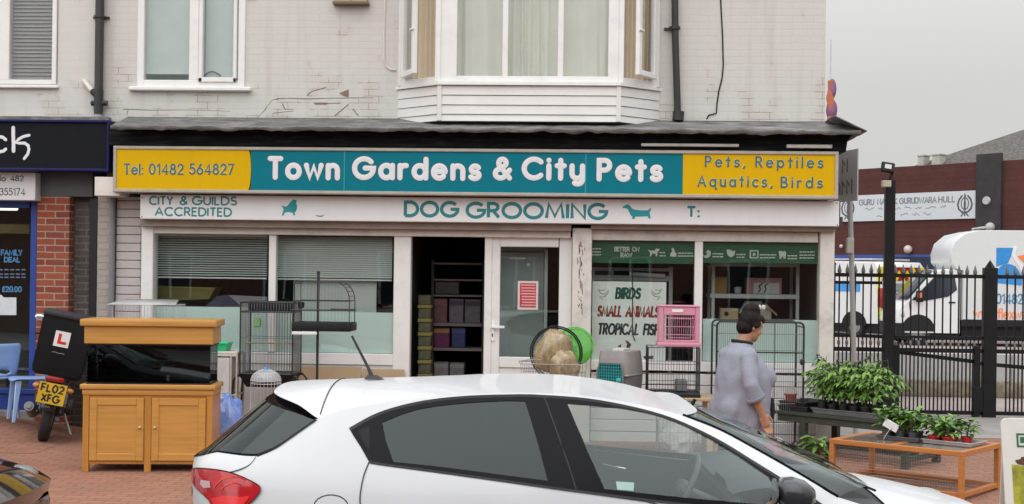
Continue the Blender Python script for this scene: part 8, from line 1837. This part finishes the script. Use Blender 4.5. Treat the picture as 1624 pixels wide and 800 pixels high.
    mb = MB(); text(mb, 'FL02', TPl, -.108, .108, .565, .07, .009, d=.003, gap=.25, square=True); text(mb, 'XFG', TPl, -.085, .085, .463, .07, .009, d=.003, gap=.3, square=True); mb.build('plate_lettering', P('plate_black', (.012, .012, .012), .5), pl, recalc=False)
    bagm = P('box_fabric', (.008, .008, .009), .8, bump=.3, bs=40, spec=.25)
    mb = MB(); z0, z1 = .72, 1.36; mb.loft([[Vector((x, y, z)) for x, y in rr] for rr, z in (([(-.33, -.23), (.15, -.23), (.15, .23), (-.33, .23)], z0), ([(-.35, -.25), (.17, -.25), (.17, .25), (-.35, .25)], z0 + .06), ([(-.355, -.255), (.17, -.255), (.17, .255), (-.355, .255)], z1 - .08), ([(-.345, -.25), (.165, -.25), (.165, .25), (-.345, .25)], z1))])
    bmesh.ops.bevel(mb.bm, geom=list(mb.bm.edges), offset=.014, segments=2, affect='EDGES'); bx_ = mb.build('delivery_box', bagm, t, angle=50)
    mb = MB(); mb.box(-.37, .18, -.265, .265, z1 - .035, z1 + .02, .02, 2); mb.build('box_lid', P('lid_fabric', (.03, .028, .034), .7, bump=.2), bx_)
    TL = lambda u, v, w: Vector((-.357 - w, -u, v))
    mb = MB(); mb.prism([(-.10, 1.03), (.05, 1.03), (.05, 1.19), (-.10, 1.19)], TL, -.001, .003); lp_ = mb.build('learner_plate', P('lp_white', (.72, .72, .71), .5), bx_, smooth=False)
    mb = MB(); mb.prism([(-.065, 1.06), (.022, 1.06), (.022, 1.087), (-.035, 1.087), (-.035, 1.165), (-.065, 1.165)], TL, .0035, .006); mb.name = 0; mb.build('learner_letter', P('lp_red', (.58, .02, .015), .5), bx_, smooth=False)
    mb = MB(); stroke(mb, [(-.09, .965), (-.06, .97), (-.03, .962), (.0, .967), (.03, .963)], .004, TL, .003); mb.build('box_script', P('script_grey', (.22, .22, .22), .6), bx_)
    mb = MB(); mb.tube([(.45, -.12, .30), (.38, -.28, .02)], .012, 8); mb.build('side_stand', steel, t)
    return t
p = gnd(67, 701); bk = bike(); bk.location = (p.x, p.y, gz(p.y)); bk.rotation_mode = 'QUATERNION'
bk.rotation_quaternion = (Matrix.Rotation(rad(108), 3, 'Z') @ Matrix.Rotation(rad(12), 3, 'X')).to_quaternion()
# ================================================================== BLUE CHAIRS (local: faces +x)
def chair(lab):
    t = root('plastic_chair', lab, 'chair', (0, 0, 0)); bl = P('chair_blue', (.32, .49, .80), .35, var=.05)
    mb = MB(); mb.grid(lambda u, v: Vector((-.20 + .42 * u, (-.21 + .42 * v) * (1 - .06 * (1 - u)), .435 + .02 * (2 * v - 1) ** 2 + .012 * u - .025 * max(0, u - .85) * 6 * (u - .85) * 4)), 14, 12); mb.build('seat', bl, t, solid=.012)
    outer = [(-.20, .02), (.20, .02)] + [(.20 - .0 * k, .10 + .04 * k) for k in range(4)] + [(.21, .28)] + [(.16 + .05 * math.cos(rad(a)), .33 + .05 * math.sin(rad(a))) for a in range(0, 91, 15)] + [(-.16 + .05 * math.cos(rad(a)), .33 + .05 * math.sin(rad(a))) for a in range(90, 181, 15)] + [(-.21, .28), (-.20, .10)]
    hole = [(.10 * math.cos(rad(a)), .07 + .028 * math.sin(rad(a))) for a in range(0, 360, 20)]
    vs, fs = panel(refine(outer, .04), [hole], .05); mb = MB(); W_ = [mb.bm.verts.new((-.21 - .25 * z * .8 + .12 * (y * y) / .05 * .3, y, .44 + z)) for y, z in vs]
    for f_ in fs: mb.bm.faces.new([W_[i] for i in f_])
    mb.build('backrest', bl, t, solid=.014)
    for x, y, dx in ((.16, .17, .05), (.16, -.17, .05), (-.17, .17, -.07), (-.17, -.17, -.07)):
        mb = MB(); mb.loft([[Vector((x + a * .032, y + b * .022, .445)) for a, b in ((-1, -1), (1, -1), (1, 1), (-1, 1))], [Vector((x + dx + a * .017, y + math.copysign(.025, y) + b * .014, 0)) for a, b in ((-1, -1), (1, -1), (1, 1), (-1, 1))]]); bmesh.ops.bevel(mb.bm, geom=list(mb.bm.edges), offset=.006, segments=1, affect='EDGES'); mb.build('leg', bl, t)
    return t
c1 = chair('pale blue plastic chair standing beside the motorbike'); p = at(50, 640, -.42); RZ = lambda y: ramp_z(y); place(c1, (p.x, -.42, RZ(-.42)), rad(212))
c2_ = copy_tree(c1); tag(c2_, 'second pale blue plastic chair cut off by the left edge of the picture'); place(c2_, (p.x - .52, -.30, RZ(-.30)), rad(150))
# ================================================================== TERRACE ACROSS THE ROAD (added out of view for the glass to reflect)
tb = root('terrace_house', 'red brick terrace added across the road, seen only as a reflection in the glass', 'building', (0, -23, -.09)); Yt = -23
mb = MB(); holes = []
for i in range(12):
    x = -19 + i * 3.3; holes += [(x, x + 1.2, .85, 2.4), (x, x + 1.2, 3.1, 4.3)]
wall_holes(mb, -22, 22, -.2, 4.7, holes, Yt, Yt - .3); mb.build('wall', brick('terrace_brick', (.20, .07, .05), (.17, .06, .045), (.25, .2, .17), bump=.2), tb, smooth=False)
mb = MB(); mb.prism([(-.3, 4.7), (3.8, 6.6), (7.5, 4.7)], lambda u, v, w: Vector((w, Yt - u, v)), -22.3, 22.3); mb.build('roof', slate, tb, smooth=False)
for h in holes:
    f = MB(); x0, x1, z0, z1 = h
    for a in ((x0, x0 + .08, z0, z1), (x1 - .08, x1, z0, z1), (x0, x1, z0, z0 + .08), (x0, x1, z1 - .08, z1), ((x0 + x1) / 2 - .03, (x0 + x1) / 2 + .03, z0, z1)): f.box(a[0], a[1], Yt - .12, Yt - .06, a[2] + .001, a[3] - .001)
    fo_ = f.build('window', upvc, tb, smooth=False); g = MB(); g.box(x0 + .05, x1 - .05, Yt - .11, Yt - .10, z0 + .05, z1 - .05); g.build('pane', P('far_pane', (.04, .05, .055), .1), fo_, smooth=False)
